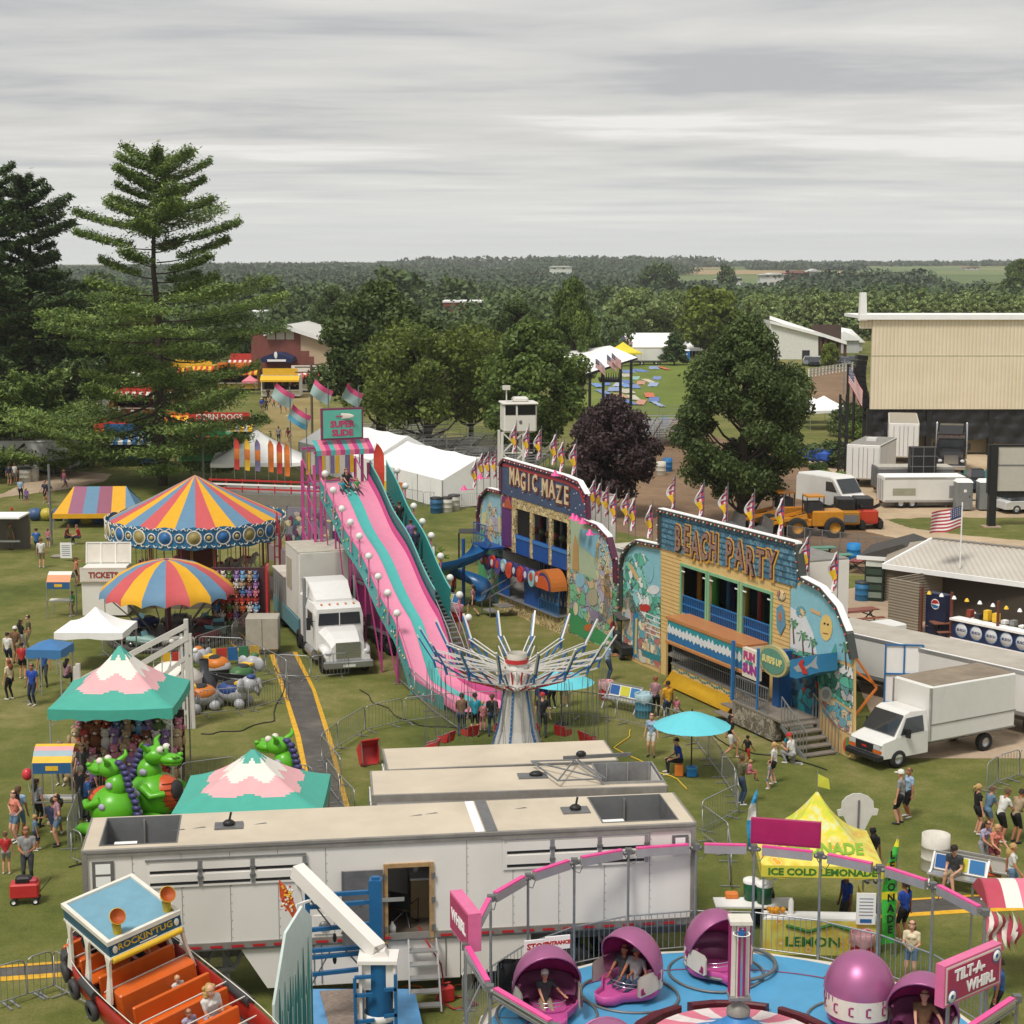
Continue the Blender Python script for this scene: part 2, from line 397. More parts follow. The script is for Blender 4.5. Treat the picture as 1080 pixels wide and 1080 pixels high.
def place_tree(name,meshes,loc,label,rz=0,sc=1,cat='tree',group=None):
 e=E(name,loc,rz,label,cat,group);e.scale=sc if isinstance(sc,tuple)else(sc,sc,sc)
 for nm,me in zip(('crown','trunk'),meshes):
  o=newo(nm,me);lnk(o);o.parent=e
 return e
def px_tree(name,px,base,top,meshes,H0,label,rz=0,wsc=1,**k):
 p=G(px,base);h=HT(top,p.y);s=h/H0
 return place_tree(name,meshes,p,label,rz,(s*wsc,s*wsc,s),**k)
p=G(783,556);mp_h=HT(322,p.y)
place_tree('maple_tree',tree_mesh('m',mp_h,5.3,1.2,56000,'oak',64,'egg',5,.38,.13,.12,.27),p,'large dark green maple tree standing between the beach funhouse and the equipment lot',1.0)
t_oak=tree_mesh('o',15,5.5,2.6,22000,'oak',40,'egg',11,.4,.19,.35,.3)
t_ash=tree_mesh('a',12,6.0,2.6,20000,'ash',36,'umbrella',12,.35,.17,.3,.3)
t_map=tree_mesh('b',14,5,2.4,20000,'maple',36,'egg',17,.35,.18,.35,.3)
px_tree('oak_tree',402,475,285,t_oak,15,'tall dark leafy tree behind the super slide sign',.5,1.15)
px_tree('ash_tree',452,486,335,t_ash,12,'yellow green spreading tree behind the long white tents',2,1.12)
px_tree('ash_tree',497,470,343,t_ash,12,'yellow green tree half hidden behind the dark green tree near the press tower',4,.75)
px_tree('maple_tree',560,505,329,t_map,14,'dark green tree right behind the white press tower',1,1.1)
px_tree('maple_tree',603,440,287,t_map,14,'tall deep green tree rising behind the press tower tree',3,.62)
px_tree('oak_tree',545,425,309,t_oak,15,'rounded green tree top behind the reddish far building',3,1.1)
px_tree('oak_tree',352,392,296,t_oak,15,'dark tree standing behind the red brick hall',3,.9)
t_pl=tree_mesh('p',9,3.6,1.2,16000,'purple',28,'egg',21,.2,.15,.35,.34)
px_tree('plum_tree',646,545,414,t_pl,9,'dark purple leaved tree beside the dirt track',0,1.0)
t_pl2=tree_mesh('p',8,4.0,.8,7000,'lime',24,'round',22,.2,.3,.35,.36)
t_wil=tree_mesh('w',12,5,.8,7000,'willow',26,'round',23,.3,.3,.4,.36)
t_con=tree_mesh('c',8,2.4,.4,5000,'pined',26,'cone',24,.15,.22,.3,.4)
px_tree('willow_tree',668,374,302,t_wil,12,'pale green willow behind the white hospitality tent',0,1.15)
px_tree('willow_tree',712,373,305,t_wil,12,'pale willow between its fellow and the lime green tree',2,.9)
px_tree('linden_tree',748,378,302,t_pl2,8,'bright lime green tree left of the large maple',0,1.0)
px_tree('spruce_tree',711,385,350,t_con,8,'small dark spruce in front of the white hospitality tent',0,1.5)
px_tree('willow_tree',802,375,308,t_wil,12,'pale green tree showing behind the top of the large maple',5,1.0)
px_tree('linden_tree',875,390,361,t_pl2,8,'small dense green tree beside the white barn gable',2,.75)
px_tree('maple_tree',1074,330,271,t_map,14,'tree rising above the grandstand roof at the right edge',2,1.2)
t_sh=tree_mesh('s',2.6,2.0,.1,3500,'shrub',14,'round',31,.06,.12,.3,.45)
t_sh2=tree_mesh('s',2.6,2.0,.1,3500,'oak',14,'round',32,.06,.12,.3,.45)
t_shy=tree_mesh('s',2.6,2.0,.1,2500,'lime',14,'round',33,.06,.12,.3,.45)
for px,ba,tp,t,l,ws in[(903,460,425,t_sh2,'dark green shrub beside the grandstand end wall',1.3),(905,463,444,t_sh,'bright green low bush below the grandstand end wall',1.2),(882,492,464,t_sh2,'wide dark shrub left of the white box trailer',1.7),(908,490,470,t_shy,'pale green bush touching the white box trailer',.9),(879,512,496,t_sh,'light green shrub behind the white van',1.5),(887,517,505,t_shy,'round yellow green bush right behind the white van',1.0),(863,500,487,t_sh2,'small bush under the edge of the large maple',1.2)]:
 px_tree('shrub',px,ba,tp,t,2.6,l,px,ws,cat='shrub')
def pine(H,seed,lf,n,wmax,h0=.1,ls=.3,gap=None,sharp=1.0,nbr=64):
 rn=random.Random(seed);mb=MB();pts=[]
 lean=[(rn.uniform(-.25,.25),rn.uniform(-.25,.25))for _ in range(6)];tk=[(0,0,-.4)]
 for i in range(6):tk.append((lean[i][0],lean[i][1],H*(i+1)/6.05))
 mb.tube(tk,[.42,.38,.34,.27,.2,.12,.03],PBARK,9)
 for i in range(nbr):
  t=h0+(1-h0)*((i+rn.uniform(-.3,.3))/nbr);t=min(.985,max(h0,t));z=t*H
  prof=np.interp(t,[.1,.3,.45,.55,.64,.72,.8,.9,.95,1],[.85,1,.92,.8,.55,.45,.5,.52,.38,.1])*(.85+.22*sin(t*23+seed));a=i*2.4+rn.uniform(-.4,.4)
  if gap and gap(t,a):continue
  ln=wmax*prof*rn.uniform(.7,1.15);ln*=sharp if t>.5 else 1
  rise=(.55*(t-.35))*ln+rn.uniform(-.05,.15)*ln;bx=np.array([0,0,z]);d=np.array([cos(a),sin(a),0])
  bp=[]
  for k in range(6):
   q=k/5;bp.append(bx+d*ln*q+np.array([0,0,rise*(q**1.4)-(.12 if t<.4 else .02)*ln*sin(q*pi)]))
  mb.tube([V(x)for x in bp],[.11*(1-t)+.05,.09*(1-t)+.04,.05,.035,.02,.01],PBARK,4)
  m=int(n/nbr*(.35+ln/wmax*1.25));q=.28+.74*rng.uniform(0,1,m)**.75
  if t>.8:q=.1+.9*rng.uniform(0,1,m)
  idx=q*5;k0=np.clip(idx.astype(int),0,4);f=(idx-k0)[:,None];B=np.array(bp);base=B[k0]*(1-f)+B[np.minimum(k0+1,5)]*f
  sd=np.array([-d[1],d[0],0]);wd=(.07+.27*np.sin(np.clip(q,0,1)*pi*.85))*ln
  clump=rng.integers(0,9,m);off=np.array([rn.uniform(-1,1)for _ in range(9)])[clump]
  p=base+sd*((off*.6+rng.normal(size=m)*.3)*wd)[:,None];p[:,2]+=np.abs(rng.normal(size=m))*.22+.05+abs(off)*.08*ln*.3
  p+=rng.normal(size=(m,3))*.1;pts.append(p)
 cm=leafmesh('crown',np.concatenate(pts),ls,LF[lf],.32,flat=.9)
 return cm,mb.mesh('trunk')
p=G(172,512);ph=HT(166,p.y)
gapf=lambda t,a:(.60<t<.74 and(cos(a)<.2)and random.random()<.5)
place_tree('white_pine',pine(ph,3,'pine',120000,11.5,.08,.175,gapf,1.1,84),p,'tall open white pine with layered branches behind the striped carousel',.3)
p=G(38,470);ph=HT(190,p.y)
place_tree('white_pine',pine(ph,8,'pined',60000,10,.06,.26,None,1.0,84),p,'tall dark pine second from the left edge',1)
p=G(-6,478);ph=HT(176,p.y)
place_tree('white_pine',pine(ph,9,'pined',34000,9.5,.06,.3,None,1.0,60),p,'dark pine cut by the left edge of the picture',2)
p=G(82,455);ph=HT(300,p.y)
place_tree('maple_tree',t_map,p,'broad green tree filling the gap between the two tall pines',2,(ph/14*1.7,ph/14*1.2,ph/14))
p=G(128,430);ph=HT(292,p.y)
place_tree('ash_tree',t_ash,p,'light green tree behind the tall open pine',2,ph/12*.85)
p=G(20,440);ph=HT(300,p.y)
place_tree('oak_tree',t_oak,p,'dark tree between the pines at far left',2,(ph/15*1.3,ph/15*1.3,ph/15))
p=G(30,500);ph=HT(405,p.y)
place_tree('young_pine',pine(ph,13,'pine',26000,8,.1,.24,None,1,40),p,'low spreading pine at the left beside the food trailers',1)
far_t=[tree_mesh('f',11,5,.5,1500,'far',20,'round',40+i,.2,.6,.5,.38)for i in range(4)]
pop_t=[tree_mesh('f',12,2.6,.3,1500,'poplar',16,'egg',50+i,.2,.5,.5,.42)for i in range(3)]
def ft(px,base,top,l,i=0,ws=1,t=far_t,H=11,**k):return px_tree('shade_tree',px,base,top,t[i%len(t)],H,l,px*.7,ws,**k)
for i,(px,ba,tp,ws,l)in enumerate([(222,352,291,1.1,'green tree above the striped carnival stalls'),(272,350,289,1.0,'dark round tree left of the hall roof'),(318,352,300,1.0,'green tree right behind the hall gable'),(300,360,312,.9,'lower tree touching the hall roof'),(250,380,330,1,'tree between the pine and the hall'),(478,345,290,1,'green tree left of the red far building'),(700,318,276,.8,'dark tree in front of the brown far field'),(688,318,277,.8,'dark tree twin beside the brown field'),(765,316,278,.7,'lone tree near the white farmhouse'),(515,340,312,1,'low tree in front of the red far building'),(640,345,300,1,'tree left of the pale willow'),(205,370,320,1,'tree seen through the right branches of the pine'),(110,345,285,1,'far tree between the pines'),(415,345,280,1.2,'tree crown far behind the tall dark tree')]):
 ft(px,ba,tp,l,i,ws)
k=0
for row,(ba,tp,dx)in enumerate([(359,317,11),(355,312,11.5),(351,307,12)]):
 for px in np.arange(818+row*4,1090,dx):
  p=G(px+ru(-2,2),ba);h=HT(tp+ru(-4,4),p.y);q=ru(.9,1.25)
  place_tree('poplar_tree',pop_t[k%3],p,'slender pale green poplar in the dense planted row beyond the grandstand',ru(0,6),(h/12*q,h/12*q,h/12),group='poplars planted in rows beyond the grandstand');k+=1
def woods(name,regs,lf,per,ls,label,seed=0):
 rn=random.Random(seed);P=[];D=[];S=[]
 for(x0,x1,y0,y1,cnt,h,wd)in regs:
  for _ in range(cnt):
   x=rn.uniform(x0,x1);y=rn.uniform(y0,y1);hh=h*rn.uniform(.6,1.2);ww=wd*rn.uniform(.8,1.3);z0=terr(x,y)
   lb=[((x+rn.uniform(-.5,.5)*ww,y+rn.uniform(-.5,.5)*ww,z0+hh*rn.uniform(.25,.7)),(ww*rn.uniform(.5,.8),ww*.7,hh*rn.uniform(.25,.4)))for _ in range(4)]
   lb.append(((x,y,z0+hh*.5),(ww*.8,ww*.8,hh*.5)))
   p,d=lobes_points(lb,per,.75);P.append(p);D.append(d)
 me=leafmesh(name,np.concatenate(P),ls,LF[lf],.7,nrm=np.concatenate(D)*1.2)
 o=newo(name,me);lnk(o);return tag(o,label,'woods',kind='stuff')
def bnd(px0,px1,Y):return PY(px0,300,Y).x,PY(px1,300,Y).x
def reg(px0,px1,Y0,Y1,cnt,h,wd):x0,x1=bnd(px0,px1,(Y0+Y1)/2);return(x0,x1,Y0,Y1,cnt,h,wd)
woods('near_woods',[reg(-60,640,330,420,90,9,7),reg(640,800,385,440,22,9,7),reg(-60,810,430,640,280,10,9),reg(820,1150,430,640,110,10,9)],'far',330,.62,'continuous belt of green trees behind the fairground',1)
woods('loose_woods',[reg(-420,-60,200,420,60,11,7),reg(-420,-80,430,700,90,10,9),reg(380,640,300,335,18,10,6),reg(-60,260,265,330,26,10,7)],'far',500,.5,'scattered green trees in front of the woods',6)
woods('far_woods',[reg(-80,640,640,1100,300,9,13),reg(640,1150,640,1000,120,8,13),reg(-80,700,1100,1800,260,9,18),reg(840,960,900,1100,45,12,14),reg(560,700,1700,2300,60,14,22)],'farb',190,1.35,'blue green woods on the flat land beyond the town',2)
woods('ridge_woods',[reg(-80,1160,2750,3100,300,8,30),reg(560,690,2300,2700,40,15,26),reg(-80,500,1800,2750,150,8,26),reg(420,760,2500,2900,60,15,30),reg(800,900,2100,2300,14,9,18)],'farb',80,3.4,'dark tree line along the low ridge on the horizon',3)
def wheel_mesh(r=.48,w=.25,rim=CHROME,n=18):
 mb=MB();mb.T=R4(pi/2,4,'X')
 mb.lathe([(r*.55,-w/2),(r*.92,-w/2),(r,-w*.3),(r,w*.3),(r*.92,w/2),(r*.55,w/2)],RUBBER,n)
 mb.lathe([(.001,w*.18),(r*.18,w*.22),(r*.2,w*.1),(r*.45,w*.05),(r*.56,w*.46),(r*.56,-w*.46),(r*.45,-w*.1),(.001,-w*.2)],rim,n)
 return mb.mesh('wheel')
WHL={}
def wheels(root,pts,r=.48,w=.25,rim=CHROME,name='wheel'):
 k=(r,w,rim.name)
 if k not in WHL:WHL[k]=wheel_mesh(r,w,rim)
 for x,y in pts:
  o=newo(name,WHL[k]);lnk(o);o.parent=root;o.location=(x,y,r);o.rotation_euler.z=pi if y<0 else 0
def face_dir(p,q):d=q-p;return at2(d.y,d.x)
ROOFM=M((.55,.5,.43),.75,var=.18,scale=.6,dirt=.35,name='weathered_roof_sheet')
GP=M((.16,.165,.17),.5,var=.1,name='grey_paint')
def bT(label,loc,rz,L,W,H,z0=1.1,body=None,roof=None,wx=(),r=.5,cat='trailer',name='box_trailer',doors=True,ribs=0,nose=0,group=None,legs=True,hook=True,lamps=True):
 """length along local x, centre at 0; rear at -x"""
 body=body or WHITE;roof=roof or ROOFM;t=E(name,loc,rz,label,cat,group)
 m=MB();m.bbox(-L/2,L/2,-W/2,W/2,z0,H,body,.05)
 for s in(-1,1):
  m.box(-L/2+.05,L/2-.05,s*W/2-(.02 if s>0 else .025),s*W/2+(.025 if s>0 else .02),H-.16,H-.03,ALU)
  m.box(-L/2+.05,L/2-.05,s*W/2-.02,s*W/2+.02,z0+.02,z0+.18,ALU)
  for k in range(ribs):
   x=-L/2+L*(k+.5)/ribs;m.box(x-.03,x+.03,s*W/2-.01,s*W/2+.022,z0+.2,H-.2,body)
 m.build('body',t)
 MB().box(-L/2+.08,L/2-.08,-W/2+.08,W/2-.08,H-.01,H+.02,roof).build('roof',t)
 if doors:
  d=MB();d.box(-L/2-.03,-L/2-.004,-W/2+.1,W/2-.1,z0+.1,H-.18,body);d.box(-L/2-.05,-L/2-.02,-.015,.015,z0+.15,H-.2,SL_)
  for y in(-.35,.35,-.85,.85):d.tube([(-L/2-.06,y,z0+.15),(-L/2-.06,y,H-.25)],.018,GALV,5)
  d.build('rear_doors',t)
 f=MB();f.box(-L/2+.1,L/2-.1,-W*.3,-W*.3+.1,z0-.3,z0,SL_);f.box(-L/2+.1,L/2-.1,W*.3-.1,W*.3,z0-.3,z0,SL_)
 for x in wx:f.tube([(x,-W/2+.2,r),(x,W/2-.2,r)],.06,SL_,6)
 f.build('chassis',t)
 wheels(t,[(x,s*(W/2-.14))for x in wx for s in(-1,1)],r)
 if lamps:
  for s in(-1,1):MB().lathe([(.001,.03),(.07,.02),(.08,0)],M((.4,.02,.02),.3,var=0,name='red_lens'),8,(0,0,0)).build('tail_lamp',t,(-L/2-.02,s*(W/2-.2),z0-.05)).rotation_euler=(0,-pi/2,0)
 if legs:
  for s in(-1,1):MB().box(L*.28-.06,L*.28+.06,s*W*.33-.06,s*W*.33+.06,0,z0,SL_).build('landing_leg',t)
 return t
def car(label,loc,rz,c,L=4.6,W=1.8,H=1.5,cat='car',name='parked_car',group=None,suv=False):
 t=E(name,loc,rz,label,cat,group);pm=M(c,.25,.3,var=.02,name='car_paint')
 b=MB();P=[(-L/2,.45),(-L/2+.05,.85),(-L*.42,.95),(L*.2,.98),(L*.45,.8),(L/2,.6),(L/2,.35),(-L/2,.35)]
 for s in(1,):
  rr=[]
  for y,k in((-W/2,.93),(-W/2+.08,1),(W/2-.08,1),(W/2,.93)):rr.append([(x*(1 if abs(y)<W/2-.01 else .985),y,.35+(z-.35)*k)for x,z in P])
  b.loft(rr,pm,False)
 b.build('body',t)
 c0=MB();xs=(-L*.45,-L*.36,L*.06,L*.24)if suv else(-L*.4,-L*.22,L*.05,L*.24)
 lo=[(xs[0],-W/2+.05,.93),(xs[3],-W/2+.05,.95),(xs[3],W/2-.05,.95),(xs[0],W/2-.05,.93)]
 hi=[(xs[1],-W/2+.25,H-.04),(xs[2],-W/2+.25,H-.04),(xs[2],W/2-.25,H-.04),(xs[1],W/2-.25,H-.04)]
 c0.loft([lo,hi],GLASS,False).build('windows',t)
 r0=MB();r0.loft([[(p[0],p[1]*1.02,p[2]-.01)for p in hi],[(p[0]*.95,p[1]*.9,p[2]+.06)for p in hi]],pm,False);r0.build('roof',t)
 wheels(t,[(x,s*(W/2-.1))for x in(-L*.3,L*.31)for s in(-1,1)],.33,.22)
 return t
def pole(mb,p,h,r,mat,n=6):mb.tube([p,(p[0],p[1],p[2]+h)],r,mat,n)
def barrier_mesh(L=2.4,mat=GALV):
 b=MB();r=.02;h=1.1;z0=.18;c=.15
 b.tube([(-L/2,0,z0),(-L/2,0,h-c),(-L/2+c*.3,0,h-c*.3),(-L/2+c,0,h),(L/2-c,0,h),(L/2-c*.3,0,h-c*.3),(L/2,0,h-c),(L/2,0,z0),(-L/2,0,z0)],r,mat,5)
 n=int(L/.155)
 for i in range(1,n):b.tube([(-L/2+L*i/n,0,z0),(-L/2+L*i/n,0,h)],.009,mat,4,False)
 for s in(-1,1):b.bar((s*(L/2-.3),-.28,.025),(s*(L/2-.3),.28,.025),.05,.03,mat);b.tube([(s*(L/2-.3),0,.02),(s*(L/2-.3),0,z0)],.02,mat,5)
 return b.mesh('crowd_barrier')
BAR={}
def fR(pts,label,group,px=True,L=2.4,mat=None,closed=False,h=1.0):
 P=[G(*p)if px else V((p[0],p[1],0))for p in pts];mat=mat or GALV
 if closed:P.append(P[0])
 tot=[]
 for a,b in zip(P,P[1:]):
  n=max(1,round((b-a).length/L));l=(b-a).length/n;key=(round(l-.06,1),mat.name)
  if key not in BAR:BAR[key]=barrier_mesh(key[0],mat)
  for k in range(n):
   c=a.lerp(b,(k+.5)/n);o=newo('crowd_barrier',BAR[key]);lnk(o)
   o.location=c;o.rotation_euler.z=at2((b-a).y,(b-a).x)+ru(-.012,.012);o.scale.z=h;tag(o,label,'barrier',group)
def trash(label,loc,c,r=.3,h=.85,bag=None,lid=None):
 m=M(c,.6,var=.12,name='bin_paint');t=E('trash_barrel',loc,0,label,'trash barrel')
 b=MB();b.lathe([(.01,0),(r*.97,0),(r,.03),(r,h*.33),(r*1.03,h*.34),(r,h*.36),(r,h*.66),(r*1.03,h*.67),(r,h*.69),(r,h),(r*.93,h),(r*.93,h*.5),(.01,h*.5)],m,18);b.build('barrel',t)
 if bag is not None:
  g=MB();R0=[]
  for z,rr in((h-.3,1.02),(h-.2,1.06),(h+.01,1.07),(h+.03,1.0),(h-.05,.88),(h-.35,.7),(h-.36,.02)):
   R0.append([((r*rr+.012*sin(7*a+z*20))*cos(a),(r*rr+.012*sin(7*a+z*20))*sin(a),z+(.05*sin(5*a)if z<h-.15 and rr>1 else 0))for a in[2*pi*k/24 for k in range(24)]])
  g.loft(R0,M(bag,.35,var=.25,scale=8,name='bin_liner'),True,False);g.build('bin_liner',t)
 if lid is not None:MB().lathe([(r*1.06,h-.05),(r*1.06,h+.04),(r*.8,h+.08),(.01,h+.1)],M(lid,.5,name='lid'),18).build('lid',t)
 return t
def prism_px(mb,pts,Y,t,mat):
 P=[PY(x,y,Y)for x,y in pts];mb.prism([(p.x,p.z)for p in P],(0,t),mat,lambda u,v,w:(u,Y+w,v))
def gable_tent(label,a,b,W,H,ridge,mat=TN,bays=6,name='long_tent',cat='tent',n=None):
 """ridge tent from ground point a to b (near long side line) extending W to the left normal"""
 a=V(a);b=V(b);d=(b-a).normalized();nrm=V((-d.y,d.x,0));L=(b-a).length
 t=E(name,a,at2(d.y,d.x),label,cat);m=MB()
 for i in range(bays):
  x0,x1=L*i/bays,L*(i+1)/bays
  for s in(0,1):
   y0=0 if s==0 else W;sub=5;rows=[]
   for k in range(sub+1):
    q=k/sub;z=H+(ridge-H)*q-.12*sin(q*pi);y=y0+(W/2-y0)*q
    rows.append([(x,y,z-(.10 if 0<j<6 else 0)*sin(pi*j/6))for j,x in enumerate([x0+(x1-x0)*jj/6 for jj in range(7)])])
   m.loft(rows if s else rows[::-1],mat,True,False,False)
 m.build('roof',t)
 wl=MB()
 for i in range(bays*4):
  x0,x1=L*i/bays/4,L*(i+1)/bays/4;wv=.04*sin(i*2.1)
  wl.quad((x0,wv,.05),(x1,-wv,.05),(x1,0,H),(x0,0,H),mat);wl.quad((x0,W,.05),(x1,W,.05),(x1,W,H),(x0,W,H),mat)
 for x in(0,L):wl.add([(x,0,.05),(x,W,.05),(x,W,H),(x,W/2,ridge),(x,0,H)],[(0,1,2,3,4)],mat)
 wl.build('side_walls',t)
 pr=MB()
 for i in range(bays+1):pole(pr,(L*i/bays,-.03,0),H,.04,ALU)
 pr.build('poles',t);return t
def popup(label,loc,rz,w,d,H,top,mat=None,val=.3,name='canopy_tent',cat='canopy',legs=True,n=6,curve=.25,mats=None,group=None,sag=.0):
 """peaked canopy: curved pyramid roof with a valance, on four legs"""
 mat=mat or TN;t=E(name,loc,rz,label,cat,group);m=MB();rings=[]
 K=30 if mats else 8
 for i in range(K+1):
  q=i/K;s=1-q*.985;z=H+(top-H)*((1-curve)*q+curve*q**2.4)
  ring=[]
  for k in range(4*n):
   e,f=divmod(k,n);f=f/n
   cs=[(-1,-1),(1,-1),(1,1),(-1,1)];p0,p1=cs[e],cs[(e+1)%4]
   x=p0[0]+(p1[0]-p0[0])*f;y=p0[1]+(p1[1]-p0[1])*f
   ring.append((x*w/2*s,y*d/2*s,z-sag*sin(f*pi)*(1-q)))
  rings.append(ring)
 m.loft(rings,mat,True,False)
 if mats:
  nf=len(m.f)
  for fi in range(nf):
   i=fi//(4*n);kk=fi%n;sc=1-abs(sin(pi*((kk+.5)/n*2)))
   q=(i+.5)/K+.1*(.4-sc)
   for lim,mt in mats:
    if q>=lim or lim==0:m.m[fi]=m.mi(mt)
 vr=[]
 for z in(H-val,H):vr.append([(x,y,z-(sag*sin(((k%n)/n)*pi))-(.04*sin(k*1.7)if z<H else 0))for k,(x,y,_)in enumerate(rings[0])])
 m.loft(vr,(mats[0][1]if mats else mat),False,False);m.build('canopy',t)
 if legs:
  for sx in(-1,1):
   for sy in(-1,1):
    q=MB();q.box(sx*(w/2-.06)-.025,sx*(w/2-.06)+.025,sy*(d/2-.06)-.025,sy*(d/2-.06)+.025,0,H,ALU)
    q.bar((sx*(w/2-.06),sy*(d/2-.06),H-.6),(sx*(w/2-.9),sy*(d/2-.06),H-.05),.03,.03,ALU);q.build('leg',t)
 return t
def flag_mesh(w,h,mats,wave=.12,n=10,horiz=True,ph=.0):
 """cloth hanging/flying from its hoist edge at x=0; bands of colour as strips of its mesh"""
 m=MB();rows=[];nb=len(mats)*3
 for j in range(nb+1):
  v=j/nb;row=[]
  for i in range(n+1):
   u=i/n;row.append((u*w,wave*u*sin(u*6+v*2+ph),v*h-u*u*w*.25))
  rows.append(row)
 for j in range(nb):m.loft([rows[j],rows[j+1]],mats[j//3],True,False,False)
 return m
patch('lawn',[(600,440),(660,446),(740,442),(760,380),(640,378)],LAWN,.004,kind='structure')
patch('dirt_track',[(600,560),(660,562),(720,578),(812,596),(908,606),(942,588),(950,572),(915,556),(870,543),(865,495),(760,462),(712,440),(660,452),(640,480)],DIRT,.006,wob=.25)
patch('dirt_arena',[(845,432),(899,436),(912,420),(912,384),(858,388)],DIRT,.006,wob=.3)
patch('gravel_lot',[(840,475),(905,466),(1100,452),(1100,546),(980,546),(925,548),(880,540),(862,500)],TANDIRT,.008,wob=.25)
patch('gravel_path',[(905,544),(925,545),(960,557),(1020,565),(1100,572),(1100,583),(1010,577),(950,569),(915,561)],TANDIRT,.010,wob=.1)
patch('concrete_patio',[(862,628),(900,620),(914,616),(945,596),(1120,605),(1120,800),(940,800)],CONC,.006)
patch('midway_path',[(285,405),(322,400),(345,440),(335,478),(300,490),(270,480),(278,440)],soil('worn_path',[(.36,'#77693f'),(.5,'#8f8055'),(.64,'#a3946b')],.1,.8,8),.005,wob=.3)
patch('pavement',[(-40,530),(5,520),(38,503),(80,497),(118,500),(110,508),(70,516),(30,521)],CONC,.006,wob=.1)
patch('sandy_patch',[(300,438),(322,435),(330,440),(318,444)],TANDIRT,.009,wob=.1)
YEL=M('#d9a521',.6,var=.2,scale=4,dirt=.25,name='yellow_rubber')
def mat_strip(L_,R_,name='asphalt_path'):
 Lp=[G(*p)for p in L_];Rp=[G(*p)for p in R_];mb=MB();W=.22
 mb.loft([[tuple(p)+()for p in Lp],[tuple(p)for p in Rp]],ASPH,False,False,False);mb.v=[(x,y,.02)for x,y,z in mb.v]
 for side,oth in((Lp,Rp),(Rp,Lp)):
  a=[];c=[]
  for i,p in enumerate(side):
   o_=(oth[i]-p).normalized();a.append((p.x-o_.x*W/2,p.y-o_.y*W/2,.008));c.append((p.x+o_.x*W/2,p.y+o_.y*W/2,.034))
  q=MB();q.loft([a,c],YEL,False,False,False);mb.add(q.v,q.f,YEL)
 o=mb.build(name,kind='structure');me=o.data;bm=bmesh.new();bm.from_mesh(me)
 for f in bm.faces:
  f.normal_update()
  if f.normal.z<0:f.normal_flip()
 bm.to_mesh(me);bm.free()
mat_strip([(286,688),(302,737),(314,776),(326,832),(332,880)],[(311,688),(331,728),(347,778),(358,820),(373,880)])
mat_strip([(-60,1021),(5,1020),(60,1016),(140,1010)],[(-60,1035),(5,1033),(60,1029),(140,1022)])
mat_strip([(925,952),(965,949),(1010,946),(1120,941)],[(915,968),(965,965),(1010,962),(1120,957)])
mat_strip([(238,654),(268,682),(276,700)],[(212,648),(256,690),(258,700)])
patch('rubber_mat',[(317,577),(335,575),(352,597),(332,600)],YEL,.012)
def corr(name,c,sc,rough=.55,axis=0,amp=.5):
 m,N,L,b=nodes(name,rough);t=N.new('ShaderNodeTexCoord');wv=N.new('ShaderNodeTexWave');wv.bands_direction='XYZ'[axis];wv.inputs['Scale'].default_value=sc
 L.new(t.outputs['Object'],wv.inputs['Vector']);nz=noise(N,L,.4,5,.6);cc=ramp(N,L,nz,[(.3,c[0]),(.7,c[1])])
 L.new(mixc(N,L,1.0,cc,ramp(N,L,wv.outputs['Fac'],[(0,'#e8e8e8'),(.3,'#ffffff')]),'MULTIPLY'),b.inputs['Base Color']);bumpn(N,L,b,wv.outputs['Fac'],amp,.04);return m
BEIGE=corr('beige_corrugated_steel',('#dacbae','#e4d8bf'),.9)
Yg=160.0
gs=E('grandstand',V((PY(916,480,Yg).x,Yg,0)),0,'huge beige corrugated steel grandstand back wall standing on black posts','grandstand')
gx=gs.location.x;q=lambda px,py:(PY(px,py,Yg).x-gx,PY(px,py,Yg).z)
x1=62.0;zt=q(916,337)[1];zb=q(916,431.5)[1];zs=q(916,376)[1]
m=MB();m.box(0,x1,0,.3,zs+.08,zt,BEIGE);m.box(0,x1,-.08,.3,zb,zs,BEIGE);m.box(-1.15,0,.1,.4,zs+2.6,zt,BEIGE);m.build('wall_cladding',gs)
m=MB();m.box(-1.25,x1,-.35,.25,zt,zt+.45,TN);m.box(-1.3,x1,.25,7,zt+.1,zt+.4,TN);m.build('roof',gs)
m=MB();m.prism([(-1.3,zt-.1),(-.55,zt-.1),(-.7,zt+2.5),(-1.2,zt+2.5)],(-.3,.4),TN);m.build('roof_fin',gs)
TARP=M((.022,.022,.024),.45,var=.3,scale=1.2,bump=.8,name='black_tarpaulin')
for i,px in enumerate([919,982,1048,1116]):
 x=q(px,400)[0];MB().box(x-.25,x+.25,.1,.6,0,zb,BLACK).build('post',gs)
for i,(a,c,low)in enumerate([(920,980,460),(984,1046,462),(1050,1114,466)]):
 xa,xb=q(a,400)[0],q(c,400)[0];zl=q(916,low)[1];m=MB();rows=[]
 for j in range(9):
  z=zb-.02-(zb-zl)*j/8;rows.append([(xa+(xb-xa)*k/14,.2+.14*sin(k*1.3+j*.9)+.1*sin(j*2.3),z-(.22*sin(pi*k/14)*(j/8)))for k in range(15)])
 m.loft(rows,TARP,True,False,False);m.build('tarp',gs)
m=MB();m.box(0,x1,3.2,3.3,.3,zb,DARK);m.build('inner_wall',gs)
m=MB()
for i in range(46):
 x=ru(.6,13);s=ru(.2,.5);m.box(x,x+s,1.6,1.9,ru(.8,2.0),ru(2.1,3.2),random.choice([GALV,BLACK,WHITE,GP]))
m.build('stage_gear',gs)
m=MB();m.box(1,x1,1,1.15,.2,1.9,corr('tan_fence_panels',('#7e735c','#988c72'),3));m.build('skirt_panel',gs)
m=MB()
